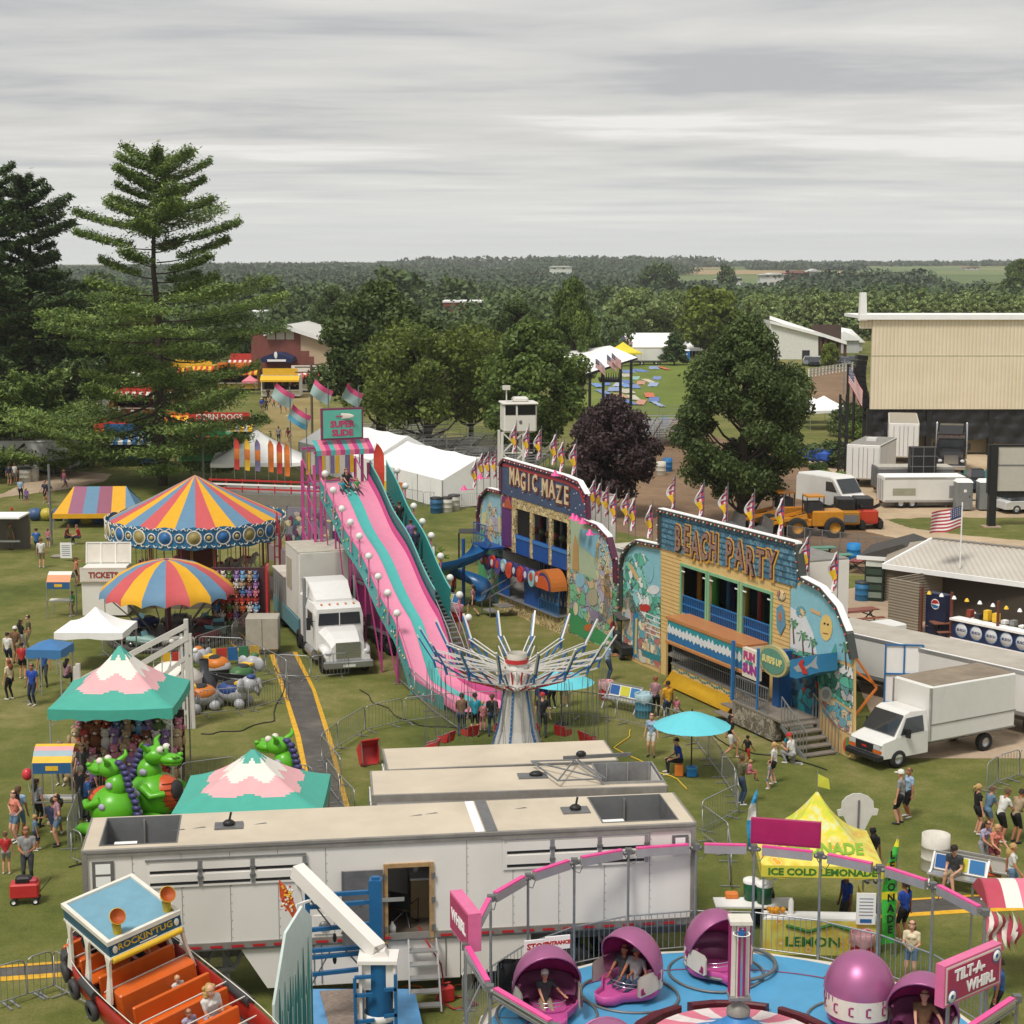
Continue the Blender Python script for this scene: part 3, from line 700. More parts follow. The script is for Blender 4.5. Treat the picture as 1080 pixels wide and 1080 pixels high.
for i in range(11):
 a=i/10;z=HT(377,Yg+3)-a*5.0;xo=-.6*sin(a*1.6)*0;px=908+6*a**2*1.5-3*sin(a*3.1)
 x=PY(px,400,Yg+3).x;m.T=T4((x,Yg+3,z))@R4(.1-a*.45,4,'Y');m.box(-.5,.5,-.6,.6,-.22,.22,BLACK)
m.T=Matrix();o=m.build('speaker_array',label='curved black line array of speakers hanging off the grandstand end',cat='speakers')
for px,tp,ba,lb in[(892,384,495,'thin dark pole behind the flag mast'),(899,388,478,'slimmer dark pole touching the grandstand end')]:
 p=G(px,ba);m=MB();pole(m,(p.x,p.y,0),HT(tp,p.y),.14,BLACK,8);m.build('light_pole',label=lb,cat='pole')
p=G(887.5,500);mt=E('flag_mast',p,0,'thick dark lattice mast carrying the far flag of stars and stripes','mast');m=MB();H_=HT(416,p.y)
for sx in(-.28,.28):
 for sy in(-.28,.28):m.bar((sx,sy,0),(sx,sy,H_),.1,.1,BLACK)
for i in range(int(H_/.6)):
 z=i*.6;s=1 if i%2 else-1
 for a in(-.28,.28):m.bar((-.28*s,a,z),(.28*s,a,z+.6),.05,.05,BLACK);m.bar((a,-.28*s,z),(a,.28*s,z+.6),.05,.05,BLACK)
m.build('mast_frame',mt)
def us_flag(w,h,wave=.18,ph=0,droop=0):
 m=MB();n=16;rd,wh,bl=M('#b23a48',.7,name='flag_red'),M('#e8e4e0',.7,name='flag_white'),M('#2e3a68',.7,name='flag_blue')
 def P(u,v):return(u*w*(1-droop*.7),wave*sin(u*7+v*1.5+ph)*(.3+u),v*h-droop*u*w*.9-.08*w*u*u+.05*h*sin(u*5+ph))
 for j in range(13):
  for i in range(n):
   u0,u1,v0,v1=i/n,(i+1)/n,j/13,(j+1)/13
   mt_=bl if(j>=6 and u1<=.4)else(rd if j%2==0 else wh)
   m.add([P(u0,v0),P(u1,v0),P(u1,v1),P(u0,v1)],[(0,1,2,3)],mt_,True)
 m2=MB()
 for r_ in range(5):
  for c_ in range(6):
   u,v=.035+c_*.062,7/13+.06+r_*.085;x,y,z=P(u,v);s=h*.022
   for dy in(-.012,.012):m.add([(x-s,y+dy,z-s),(x+s,y+dy,z-s),(x,y+dy,z+s*1.2)],[(0,1,2)],wh)
 return m
f=us_flag(2.6,1.5,.12,1,.75);ff=f.build('american_flag',label='drooping flag of stars and stripes on the tall dark mast',cat='flag');ff.location=(p.x+.32,p.y-.35,HT(400,p.y)+.1)
m=MB();pole(m,(0,0,H_),3.0,.06,GALV);m.build('flag_staff',mt);ff.location.z=H_+.9
def rot(deg):return R(deg)
p=G(961,497);wt=bT('tall white box trailer standing end on beside the dark semi tractor',p+V((0,4,0)),R(90),11,2.6,4.1,1.1,roof=M('#a39b8c',.8,var=.15,name='roof_tan'),wx=(-3.5,-2.3,3.5))
wt.rotation_euler.z=R(78);wt.location=G(976,496)+V((-.8,5.6,0))
wt2=bT('boxy white trailer with a dirty roof at the left of the lot',G(920,515)+V((.6,3.4,0)),R(67),7,2.7,3.5,.7,roof=M('#8e8b84',.8,var=.2,dirt=.3,name='roof_grey'),wx=(-.5,.6),r=.38)
m=MB();m.box(-.4,.4,-.4,.4,3.5,3.75,WHITE);m.build('roof_vent',wt2)
GB=M((.13,.135,.14),.5,var=.1,name='dark_grey_body')
b3=bT('dark grey flat sided trailer parked behind the small white one',G(968,524)+V((0,2,0)),R(0),6,2.4,2.2,.5,body=GB,roof=M('#b3aea2',.8,var=.2,name='roof_pale'),wx=(-1,1),r=.35)
b4=bT('small white cargo trailer with two close wheels on the gravel',G(974,536)+V((0,1,0)),R(2),6.1,2.2,2.35,.45,wx=(-.3,.6)and(-1.75,-.9),r=.37,roof=TN)
MB().box(-2.4,-.7,-1.13,-1.1,1.0,1.5,M('#9a9a86',.6,name='decal_grey')).build('side_panel',b4);MB().box(1.8,2.2,-1.13,-1.1,.8,1.7,ALU).build('side_door',b4)
m=MB();m.bar((3.05,-.6,.45),(4.3,0,.45),.08,.08,SL_);m.bar((3.05,.6,.45),(4.3,0,.45),.08,.08,SL_);m.build('tow_bar',b4)
p=G(964.5,520);cg=MB();cg.box(-1,1,-.5,.5,.6,3.9,BLACK)
for i in range(4):cg.box(-1.02,1.02,-.53,-.5,.8+i*.8,.86+i*.8,GP)
for i in range(3):cg.box(-.9+i*.85,-.85+i*.85,-.54,-.5,.6,3.9,GP)
cg.box(-1,1,-.5,.5,0,.6,BLACK);cg.build('stage_case',loc=(p.x,p.y-2.2,0),label='tall black ribbed road case standing on end before the trailers',cat='road case')
def tractor(label,loc,rz,c,sleeper=True):
 t=E('semi_truck',loc,rz,label,'truck');pm=M(c,.3,var=.05,name='truck_paint')
 m=MB();secs=[(-.6,1.2,3.0,1.25),(1.2,1.15,3.05,1.22),(1.7,1.1,2.9,1.18)]
 m.loft([[(x,-w_,.9),(x,-w_,z1-.35),(x,-w_*.92,z1),(x,w_*.92,z1),(x,w_,z1-.35),(x,w_,.9)]for x,_,z1,w_ in secs],pm,False)
 m.build('cab',t)
 m=MB();m.loft([[(x,-w_,.75),(x,-w_,z1-.25),(x,-w_*.7,z1),(x,w_*.7,z1),(x,w_,z1-.25),(x,w_,.75)]for x,z1,w_ in((1.7,2.05,1.05),(2.5,1.95,.98),(3.3,1.75,.85),(3.55,1.6,.8))],pm,False)
 for s in(-1,1):m.loft([[(2.0,s*.85,.8),(2.0,s*1.2,.8),(2.0,s*1.2,1.0),(2.0,s*.85,1.05)],[(2.4,s*.8,1.05),(2.4,s*1.2,1.05),(2.4,s*1.2,1.3),(2.4,s*.8,1.4)],[(3.1,s*.8,1.05),(3.1,s*1.2,1.05),(3.1,s*1.18,1.25),(3.1,s*.8,1.35)],[(3.6,s*.75,.7),(3.6,s*1.1,.7),(3.6,s*1.05,.95),(3.6,s*.75,1.1)]],pm)
 m.build('hood',t)
 if sleeper:
  m=MB();m.bbox(-2.1,-.55,-1.2,1.2,.9,3.1,pm,.06);m.loft([[(-2.1,-1.1,3.1),(-2.1,1.1,3.1),(-2.1,1.0,3.85),(-2.1,-1.0,3.85)],[(-.9,-1.1,3.1),(-.9,1.1,3.1),(-.9,1.0,3.8),(-.9,-1.0,3.8)],[(.5,-.95,3.02),(.5,.95,3.02),(.5,.9,3.15),(.5,-.9,3.15)]],pm,False);m.build('sleeper',t)
 g=MB();g.loft([[(1.715,-1.05,2.1),(1.715,1.05,2.1),(1.715,1.0,2.7),(1.715,-1.0,2.7)],[(1.74,-1.03,2.12),(1.74,1.03,2.12),(1.72,.98,2.68),(1.72,-.98,2.68)]],GLASS,False);g.box(1.72,1.75,-.02,.02,2.1,2.7,pm);g.build('windscreen',t)
 for s in(-1,1):
  y0,y1=sorted((s*1.235,s*1.26));MB().prism([(.1,2.0),(1.3,2.0),(1.15,2.65),(.1,2.65)],(y0,y1),GLASS).build('side_window',t)
  MB().tube([(-.5,s*1.28,.9),(-.5,s*1.28,3.9),(-.6,s*1.28,4.05)],.09,GP if c[0]>.3 else CHROME,8).build('exhaust_stack',t)
  mm_=MB();mm_.box(1.5,1.6,s*1.5-.1,s*1.5+.1,1.9,2.5,BLACK);mm_.bar((1.5,s*1.2,2.3),(1.5,s*1.5,2.3),.03,.03,BLACK);mm_.build('mirror',t)
  hl=MB();hl.ell((3.5,s*.92,1.12),(.14,.2,.15),M((.55,.56,.58),.1,var=0,name='lamp_glass'),10,6);hl.build('headlight',t)
  MB().tube([(-.4,s*1.05,.6),(1.2,s*1.05,.6)],.3,ALU,12).build('fuel_tank',t)
 g=MB();g.box(3.54,3.6,-.6,.6,.85,1.62,CHROME)
 for i in range(9):g.box(3.6,3.61,-.56,.56,.89+i*.08,.92+i*.08,GP)
 g.build('grille',t);b=MB();b.bbox(3.5,3.85,-1.2,1.2,.4,.75,GALV if c[0]>.3 else CHROME,.05);b.box(3.855,3.87,-.3,.3,.48,.6,WHITE);b.build('bumper',t)
 v=MB();v.box(-3.6,3.4,-.45,-.3,.6,.85,SL_);v.box(-3.6,3.4,.3,.45,.6,.85,SL_);v.build('chassis',t)
 r_=MB()
 for y in(-.8,-.4,0,.4,.8):r_.ell((1.3,y,3.06),(.08,.06,.05),ORANGE,6,4)
 r_.build('roof_lamps',t)
 wheels(t,[(2.7,1.0),(2.7,-1.0),(-1.7,1.0),(-1.7,-1.0),(-3.0,1.0),(-3.0,-1.0)],.5,.34,CHROME)
 return t
tractor('black semi tractor unit facing the camera under the grandstand',G(1006,500)+V((.6,3.5,0)),R(-104),(.02,.02,.022))
car('dark blue car half hidden behind the white cargo trailer',G(1000,519)+V((.8,0,0)),R(0),'#2c3c4c')
car('small black utility car parked on the gravel near the toilets',G(1028,513),R(90),'#1c1c1e',L=3.2,W=1.5)
car('white car cut by the right edge on the gravel',G(1085,540),R(10),'#d8d8d6')
car('grey covered car under a plastic sheet by the toilets',G(1066,537),R(80),'#9a9c9e',L=3.6)
def toilet(label,loc,c=(.2,.21,.21),rz=0):
 t=E('portable_toilet',loc,rz,label,'portable toilet');pm=M(c,.5,name='toilet_plastic')
 MB().bbox(-.58,.58,-.58,.58,.08,2.1,pm,.05).build('cabin',t);MB().loft([[(-.6,-.6,2.1),(.6,-.6,2.1),(.6,.6,2.1),(-.6,.6,2.1)],[(-.45,-.45,2.3),(.45,-.45,2.3),(.45,.45,2.3),(-.45,.45,2.3)]],TN,False).build('roof',t)
 m=MB();m.box(-.42,.42,-.61,-.585,.15,1.98,pm);m.box(-.1,.1,-.625,-.612,1.4,1.6,TN);m.box(.3,.36,-.64,-.6,1,1.15,BLACK);m.build('door',t);return t
for px,lb in[(1015,'grey portable toilet nearest the white cargo trailer'),(1039,'grey portable toilet between its neighbours, left of the screen pole'),(1056,'grey portable toilet to the right of the screen pole')]:toilet(lb,G(px,538))
for px,lb in[(1016.5,'slim teal post by the lot'),(1039,'second slim teal post behind the portable toilets')]:
 p=G(px,520);m=MB();pole(m,tuple(p),HT(495,p.y),.07,M('#3f8f8a',.5,name='teal_paint'));m.build('post',label=lb,cat='post')
p=G(1045,556);sc=E('billboard',p,0,'blank pale grey board seen from behind on a black post above the lawn','board')
z0,z1=HT(520,p.y),HT(471,p.y);k=p.y/FPX
m=MB();m.box(-.25,9,-.1,.1,z0+.15,z1,M('#b9b4aa',.7,var=.06,name='board_grey'));m.box(-.25,9,-.13,-.1,z0+1.9,z0+1.98,GP);m.build('panel',sc)
m=MB();m.box(-.32,9,-.14,.14,z1,z1+.15,BLACK);m.box(-.4,-.25,-.15,.15,z0,z1+.15,BLACK)
rows=[[(-.3+9.3*i/20,0,z0+.2),(-.3+9.3*i/20,.05,z0-.1-.25*abs(sin(i*.45)))]for i in range(21)]
m.loft([[r_[0]for r_ in rows],[r_[1]for r_ in rows]],TARP,True,False,False);m.build('frame',sc)
m=MB();m.box(-.25,.25,-.25,.25,0,z1,BLACK);m.box(-.6,.6,-.45,.45,-.02,.1,CONC);m.build('post',sc);MB().box(7.5,8,-.25,.25,0,z1,BLACK).build('post',sc)
popup('small white peaked tent below the dirt arena',G(868,452),.2,5,5,2.2,3.6);popup('white canopy partly behind the large maple by the arena',G(855,446),0,4,4,2.0,3.0)
m=MB();m.bbox(-1.7,1.7,-1.2,1.2,.6,1.5,M('#2c57b0',.6,bump=.5,name='blue_tarp'),.2);m.build('covered_cart',loc=G(857,492),rz=-.3,label='blue tarpaulin bundle lying on the gravel below the maple',cat='tarp')
def van(label,loc,rz):
 t=E('parked_van',loc,rz,label,'van');m=MB();P=[(-2.9,.5),(-2.9,2.3),(-2.7,2.55),(1.1,2.6),(1.5,2.45),(2.35,1.45),(2.95,1.15),(3.05,.5)]
 m.loft([[(x,y,.5+(z-.5)*s)for x,z in P]for y,s in((-1,.95),(-.93,1),(.93,1),(1,.95))],WHITE,False);m.build('body',t)
 g=MB();g.add([(1.56,-.85,2.42),(1.56,.85,2.42),(2.38,.88,1.5),(2.38,-.88,1.5)],[(0,1,2,3)],GLASS);g.v=[(x+.02,y,z+.015)for x,y,z in g.v];g.build('windscreen',t)
 for s in(-1,1):y0,y1=sorted((s*1.0,s*1.012));MB().prism([(.6,1.5),(1.9,1.5),(1.35,2.2),(.6,2.2)],(y0,y1),GLASS).build('side_window',t)
 for s in(-1,1):MB().ell((2.93,s*.75,1.0),(.1,.18,.14),M((.55,.56,.58),.1,var=0,name='lamp_glass'),8,5).build('headlight',t)
 MB().box(3.0,3.06,-.7,.7,.55,.95,BLACK).build('grille',t);wheels(t,[(x,s*.86)for x in(-1.8,1.9)for s in(-1,1)],.38,.24);return t
van('white high roof van parked behind the yellow tractors',G(879,539)+V((0,1,0)),R(-62))
def loader(label,loc,rz,c,n='wheel_loader'):
 t=E(n,loc,rz,label,'loader');pm=M(c,.45,var=.12,dirt=.25,name='machine_paint');m=MB();m.bbox(-1.9,.2,-.75,.75,.7,1.75,pm,.08);m.bbox(.2,2.2,-.6,.6,.7,1.2,pm,.06);m.build('body',t)
 c_=MB();c_.box(-.6,.6,-.65,.65,2.65,2.75,pm)
 for x in(-.58,.55):
  for y in(-.6,.56):c_.box(x,x+.06,y,y+.06,1.5,2.65,BLACK)
 c_.box(-.5,.5,-.55,.55,1.6,2.3,DARK);c_.build('cab',t);a=MB();a.bar((.6,.7,1.5),(3.2,.7,.9),.15,.2,pm);a.bar((.6,-.7,1.5),(3.2,-.7,.9),.15,.2,pm);a.build('lift_arms',t)
 b=MB();b.prism([(3.0,.3),(3.9,.25),(4.0,.35),(3.3,.6),(3.1,1.3),(2.95,1.2)],(-1.2,1.2),SL_);b.build('bucket',t)
 wheels(t,[(x,s*.95)for x in(-1.2,1.3)for s in(-1,1)],.68,.45,M('#c28a28',.5,name='yellow_rim'));return t
loader('yellow wheeled loader with a bucket parked on the dirt beside the maple',G(857,565),R(185),'#c8861f')
loader('orange yellow grader half hidden behind the funhouse flags',G(826,560)+V((0,0,0)),R(188),'#c07c22')
def skid(label,loc,c,rz=0):
 t=E('skid_steer',loc,rz,label,'skid steer');pm=M(c,.4,var=.05,name='skid_paint');m=MB();m.bbox(-.85,.85,-1.3,1.2,.4,1.35,pm,.1);m.box(-.7,.7,-1.34,-1.3,.6,1.1,GP if c!='#b23a22'else pm);m.build('body',t)
 k=MB();k.bbox(-.6,.6,-.8,.9,1.35,2.1,BLACK,.05);k.build('cab',t)
 for s in(-1,1):MB().bbox(s*1.05-.2,s*1.05+.2,-1.2,1.2,0,.7,RUBBER,.15).build('track',t)
 a=MB()
 for s in(-1,1):a.bar((s*.95,-1.0,1.7),(s*.95,1.8,1.0),.12,.2,BLACK)
 a.build('lift_arms',t);return t
skid('red compact track loader seen from behind',G(909,556),'#b23a22');skid('yellow and black skid loader between the grader wheels and red loader',G(890,557),'#a8741c')
RED_ST=M('#57392f',.8,name='rust_steel')
Yb=330.0
b=E('open_barn',V((PY(815,350,Yb).x,Yb,0)),0,'long low barn with a white roof edge on dark red posts','barn')
bx=b.location.x;pa=PY(816,334,Yb);pb=PY(893,361,Yb)
m=MB();zz=[(PY(x,y,Yb).x-bx,PY(x,y,Yb).z)for x,y in[(812,333),(893,360),(893,363.5),(812,337)]];m.prism(zz,(0,25),TN);m.build('roof',b)
m=MB()
for px in(866,871,876,881,886,892):x=PY(px,370,Yb).x-bx;zt_=PY(px,334+(px-816)*.35,Yb).z;m.box(x-.25,x+.25,.5,1.0,0,zt_,RED_ST)
m.box(PY(862,370,Yb).x-bx,PY(893,370,Yb).x-bx,6,6.3,0,6,M('#4a3a33',.9,name='shade_brown'));m.build('posts',b)  # brown sheet behind the posts stands in for shade inside the barn
Yw=322.0;w_=E('white_barn',V((PY(820,372,Yw).x,Yw,0)),0,'plain white gabled barn wall left of the red posts','barn');wx=w_.location.x
P=[(PY(x,y,Yw).x-wx,max(0,PY(x,y,Yw).z))for x,y in[(812,381),(812,341),(863,354),(863,381)]]
MB().prism(P,(0,20),M('#dadad4',.6,name='white_siding')).build('wall',w_)
P=[(PY(x,y,Yw).x-wx,PY(x,y,Yw).z)for x,y in[(812,341),(812,338),(866,352),(866,355)]];MB().prism(P,(-.6,21),TN).build('roof',w_)
MB().box(PY(846,370,Yw).x-wx,PY(854,370,Yw).x-wx,-.05,0,0,1.7,DARK).build('door',w_)
Yc=345.0
for i,(a,c,t_,bt,lb)in enumerate([(873,906,349,362,'low white livestock barn roof behind the red posts'),(893,918,349,366,'white metal building beside the grandstand end')]):
 e=E('livestock_barn',V((PY(a,370,Yc).x,Yc+i*8,0)),0,lb,'barn');w1=PY(c,370,Yc).x-e.location.x;zt_=HT(bt-3,Yc)
 MB().box(0,w1,0,18,0,zt_,M('#b8bab8',.6,name='barn_siding')).build('wall',e);MB().prism([(-.5,zt_),(w1+.5,zt_),(w1*.5,HT(t_,Yc))],(-.5,19),TN).build('roof',e)
 MB().box(w1*.1,w1*.4,-.06,0,0,zt_*.6,DARK).build('door',e)
for i,(px,c,lb)in enumerate([(852,'#8a8f96','silver car first in the far parked row'),(858,'#33363c','dark sedan next to the silver car in the far row'),(865,'#bfc2c4','pale grey car before the round tree'),(879,'#3a2222','maroon car right of the round tree'),(885,'#23262c','black car fourth from the right end of the far row'),(891,'#50565e','slate coloured car by the barn posts'),(897,'#17181a','black pickup like car at the far row end')]):
 car(lb,G(px,385+(i%2)),R(84),c,suv=i%2==0,H=1.6)
fr=MB();a,c=G(853,398),G(902,390)
for i in range(15):
 p=a.lerp(c,i/14);fr.box(p.x-.08,p.x+.08,p.y-.08,p.y+.08,0,1.4,TN)
for z in(.5,.9,1.3):fr.bar((a.x,a.y-.1,z),(c.x,c.y-.1,z),.05,.18,M('#a9b29c',.7,name='rail_grey'))
fr.build('rail_fence',label='pale board rail fence round the far dirt arena',cat='fence')
def farm(label,px0,px1,top,base_py,Y,roof,wall,d=20,gable=True,rise=.35):
 x0,x1=PY(px0,290,Y).x,PY(px1,290,Y).x;zb_,zt_=HT(base_py,Y),HT(top,Y);e=E('farm_building',V((x0,Y,min(zb_,30))),0,label,'building')
 h=zt_-zb_;wl=MB();wl.box(0,x1-x0,0,d,-6,h*(1-rise),wall);wl.build('wall',e);r_=MB();r_.prism([(-1,h*(1-rise)),(x1-x0+1,h*(1-rise)),(x1-x0-3,h),(3,h)],(-1,d+1),roof);r_.build('roof',e)
 wn=MB()
 for i in range(max(1,int((x1-x0)/8))):wn.box(3+i*8,5+i*8,-.15,0,h*.1,h*.4,DARK)
 wn.build('windows',e)
FW,FRD=M('#cfd0cc',.7,name='far_white'),M('#8c4a40',.8,name='far_red')
farm('white farm shed left of centre on the far ridge',580,603,280.5,284,1500,FW,FW);farm('white farmhouse by the brown field',764,772,288,297,900,FW,FW,9);farm('low white sheds beside the far farmhouse',772,783,292,296,905,FW,FW,12);farm('low pale shed left of the far farmhouse',755,764,294,297,905,FW,FW,9)
farm('red sided far barn with a white roof',829,852,285.5,293,1000,M('#a07068',.8,name='far_rust'),FRD);farm('white far outbuildings left of the red barn',810,829,288,293,1000,FW,FW);farm('round looking white bin beside the red far barn',853,864,283.5,292,1000,FW,FW,10)
farm('small red far house on the right ridge',1018,1033,281.5,284,2200,FRD,FW);farm('white bright shed right of centre',802,812,289,292,950,FW,FW,10)
for(a,c,t_,bt,Y,wm,lb)in[(468,500,319,333,420,M('#b0574a',.8,name='red_brick_far'),'flat roofed red building between the tree crowns'),(500,508,319,328,424,FW,'white flat building right of the red one'),(262,276,330,343,420,FW,'small white house among trees at left')]:
 e=E('far_building',V((PY(a,330,Y).x,Y,0)),0,lb,'building');w1=PY(c,330,Y).x-e.location.x;h=HT(t_,Y)
 MB().box(0,w1,0,12,0,h,wm).build('wall',e);m=MB();m.box(-.3,w1+.3,-.3,12.3,h,h+.4,TN);m.build('roof',e);m=MB();m.box(w1*.02,w1*.62,-.06,0,h-1.9,h-.7,M('#5d4a48',.5,name='window_band'));m.build('window',e)
Yh=245.0;hl=E('exhibition_hall',V((PY(268,402,Yh).x,Yh,0)),0,'red brick and tan hall with a low white gabled roof','hall');hx=hl.location.x
q=lambda px,py,Y=Yh:(PY(px,py,Y).x-hx,max(0,PY(px,py,Y).z))
BRICK=M('#7d4a42',.85,var=.15,scale=1,name='red_brick');TAN=M('#bda78c',.8,var=.06,name='tan_wall')
MB().prism([q(265,406),q(265,352),q(300,344.5),q(317,350),q(317,406)],(0,1),BRICK).build('brick_wall',hl)
m=MB();m.prism([q(317,406),q(317,349),q(356,361),q(356,406)],(.05,1),TAN)
m.build('tan_wall',hl)
m=MB();m.prism([q(317,406),q(317,370),q(326,370),q(326,376),q(331,376),q(331,384),q(336,384),q(336,406)],(-.02,.04),BRICK);m.build('brick_steps',hl)
m=MB();m.prism([q(279,350.5),q(327,338),q(360,347),q(360,349.5),q(356,361.5),q(350,360),q(316,348.5),q(300,344.5),q(280,352)],(-1,-.7),TN)
r0=[q(279,350.5),q(300,342.5),q(356,361)];B=Yh+45
far_=[(PY(x,y,B).x-hx,45,PY(x,y,B).z)for x,y in[(279,350),(328,338),(362,346)]]
m=MB();m.loft([[(r0[0][0],-1,r0[0][1]),(r0[1][0],-1,r0[1][1]),(r0[2][0],-1,r0[2][1])],far_],M('#c9c7c1',.6,var=.05,name='white_metal_roof'),False,False,False)
m.loft([[(x,-1.0,z-.5)for x,z in r0],[(x,-1.05,z+.1)for x,z in r0]],TN,False,False,False);m.build('roof',hl)
for i in range(3):
 a,c=281.5+i*10,290+i*10;MB().prism([q(a,358),q(c,358),q(c,350-i*.0-(0 if i else-1)),q(a,351-(i*1.2))],(-.05,0),M('#b5b3a0',.4,name='pale_glazing')).build('window',hl)
m=MB();zz=[q(279,376),q(279,380)];AW=M('#1d2c54',.6,name='navy_canvas');m.prism([q(279,380),q(281,375),q(292,371),q(300,371),q(312,376),q(313,380)],(-5,0),AW)
p1,p2=q(296,377);m.ell((p1,-5.02,p2+.6),(.25,.02,.5),TN,8,5);m.box(p1-1.2,p1+1.4,-5.04,-5,p2-.3,p2,TN);m.build('entrance_awning',parent=hl)
dd=V((cos(R(-62)),sin(R(-62)),0));b0=G(467,537)
a1=b0-dd*13;gable_tent('white gabled tent nearest the magic funhouse, behind the trash barrels',a1,b0,6.2,2.15,3.7,bays=3)
a2=a1-dd*16.3;gable_tent('long white gabled tent right behind the super slide tower',a2,a1-dd*.3,6.6,2.3,4.1,bays=4)
def bleacher(label,loc,rz,L=9,rows=8,name='bleacher',group=None):
 t=E(name,loc,rz,label,'bleachers',group);s=MB();f=MB()
 for i in range(rows):
  z=.45+i*.3;s.box(-L/2,L/2,i*.62,i*.62+.26,z-.04,z,ALU)
  s.box(-L/2,L/2,i*.62-.3,i*.62-.02,z-.35,z-.32,ALU)if i else None
 s.build('seat',t)
 n=5
 for k in range(n):
  x=-L/2+.2+(L-.4)*k/(n-1);f.bar((x,0,.1),(x,rows*.62,.1+rows*.3),.06,.08,GALV)
  for i in range(1,rows,2):f.bar((x,i*.62,0),(x,i*.62,.45+i*.3),.05,.05,GALV)
 f.build('frame',t);r_=MB();z=.45+rows*.3
 for k in range(n):x=-L/2+(L)*k/(n-1);r_.bar((x,rows*.62,z-.9),(x,rows*.62,z+.7),.04,.04,GALV)
 for q_ in(.2,.7):r_.bar((-L/2,rows*.62,z+q_),(L/2,rows*.62,z+q_),.04,.04,GALV)
 r_.build('guard_rail',t);return t
for i,(px,py,rz,l)in enumerate([(408,478,205,'aluminium bleachers behind the ridge of the far white tent'),(440,488,205,'aluminium bleachers between the tents and the yellow green tree'),(472,498,205,'bleachers in the shade of the yellow green tree'),(505,508,205,'bleachers nearest the flags of the magic funhouse'),(398,466,205,'farthest bleachers in the shade, touching the slide sign side'),(520,494,205,'upper bleachers left of the press tower legs'),(470,482,205,'back row bleachers behind the yellow green trunk')]):
 bleacher(l,G(px,py),R(rz),8.5,8)
bleacher('bleachers in the open by the dirt track, right of the purple tree',G(688,470)+V((0,3,0)),R(188),8.5,9)
bleacher('bleachers just behind the purple tree top',G(660,463),R(190),8,9)
Yt=G(548,543).y;pt=E('press_tower',(PY(549,500,Yt).x,Yt,0),R(8),'white press cabin with dark windows on tall white legs','tower')
z0,z1=HT(456,Yt),HT(427,Yt);w=1.2
def truncbox(m,x0,x1,y0,y1,z0,z1,e,mat):m.loft([[(x0-e,y0-e,z0),(x1+e,y0-e,z0),(x1+e,y1+e,z0),(x0-e,y1+e,z0)],[(x0,y0,z1),(x1,y0,z1),(x1,y1,z1),(x0,y1,z1)]],mat,False)
CW=M('#d9d6cf',.5,var=.05,name='cabin_white')
m=MB();m.bbox(-w,w,0,2.2,z0,z1,CW,.1);m.build('cabin',pt)
m=MB();m.bbox(-w-.1,w+.1,-.1,2.3,z1,z1+.15,CW,.05);m.bbox(-.45,.65,.5,1.5,z1+.15,z1+.5,CW,.1);m.tube([(-w+.25,.5,z1),(-w+.25,.5,z1+1.1)],.05,CW);m.box(-w-.02,-w+.5,.3,.7,z1+1.05,z1+1.35,CW);m.build('roof',pt)
for a,c in((-w+.1,-w+.85),(-w+1.0,w-.12)):MB().box(a,c,-.02,.05,z0+1.25,z0+1.95,M('#08090b',.25,var=0,name='black_glass')).build('window',pt)
m=MB();m.ell((0,-.03,z0+.75),(.12,.03,.14),GP,8,5);m.build('emblem',pt)
m=MB()
for s,x in((-1,-w-.1),(1,.25)):
 m.bar((x*1.0,.2,z0),(x-.1,.2,0),.18,.18,CW);m.bar((x*1.0,2.0,z0),(x,2.0,0),.18,.18,CW)
for i in range(4):
 za,zb_=z0*i/4,z0*(i+1)/4;m.bar((-w-.1,.2,za),(.25,.2,zb_),.1,.1,CW);m.bar((.25,.2,za),(-w-.1,.2,zb_),.1,.1,CW);m.bar((-w-.1,.2,zb_),(.9,.2,zb_),.08,.08,CW)
m.build('legs',pt)
Yr=188.0;rs=E('roofed_stand',(PY(620,400,Yr).x,Yr,0),0,'spectator stand with a slanting white roof on dark posts','stand');rx=rs.location.x
q=lambda px,py,Y=Yr:(PY(px,py,Y).x-rx,PY(px,py,Y).z)
m=MB();m.loft([[(q(617,392)[0],-3,q(617,392)[1]),(q(671,376)[0],-2,q(671,376)[1])],[(q(590,384)[0],12,q(590,378)[1]),(q(650,376)[0],12,q(650,370)[1])]],TN,False,False,False)
m.loft([[(q(617,392)[0],-3,q(617,392)[1]),(q(671,376)[0],-2,q(671,376)[1])],[(q(617,395)[0],-3,q(617,395)[1]),(q(671,378)[0],-2,q(671,378)[1])]],BLACK,False,False,False);m.build('roof',rs)
for px in(621,635,653,664):x,z=q(px,391-(px-617)*.28);m=MB();m.box(x-.15,x+.15,-2.8,-2.5,0,z,BLACK);m.build('post',rs)
m=MB();m.box(q(632,400)[0],q(654,400)[0],-2,2,q(632,402)[1],q(632,399)[1],BLACK)
for i in range(9):x=q(633+i*2.5,400)[0];m.box(x,x+.08,-2,-1.9,q(632,400)[1],q(632,392)[1],BLACK)
m.build('balcony',rs)
for px,py,ph_ in[(628,388,0),(640,384,1.4),(645,382,2)]:
 f=us_flag(1.6,1.0,.15,ph_,.5);f.build('american_flag',loc=(PY(px,py,Yr-4).x,Yr-4,HT(py,Yr-4)),label={628:'flag of stripes leftmost on the slanting stand roof',640:'middle striped flag on the slanting stand roof',645:'striped flag nearest the yellow canopy above the stand'}[px],cat='flag')
popup('yellow peaked canopy behind the slanting stand roof',G(657,386),.3,5.5,4,2.4,4.2,M('#e3d23c',.7,name='yellow_canvas'))
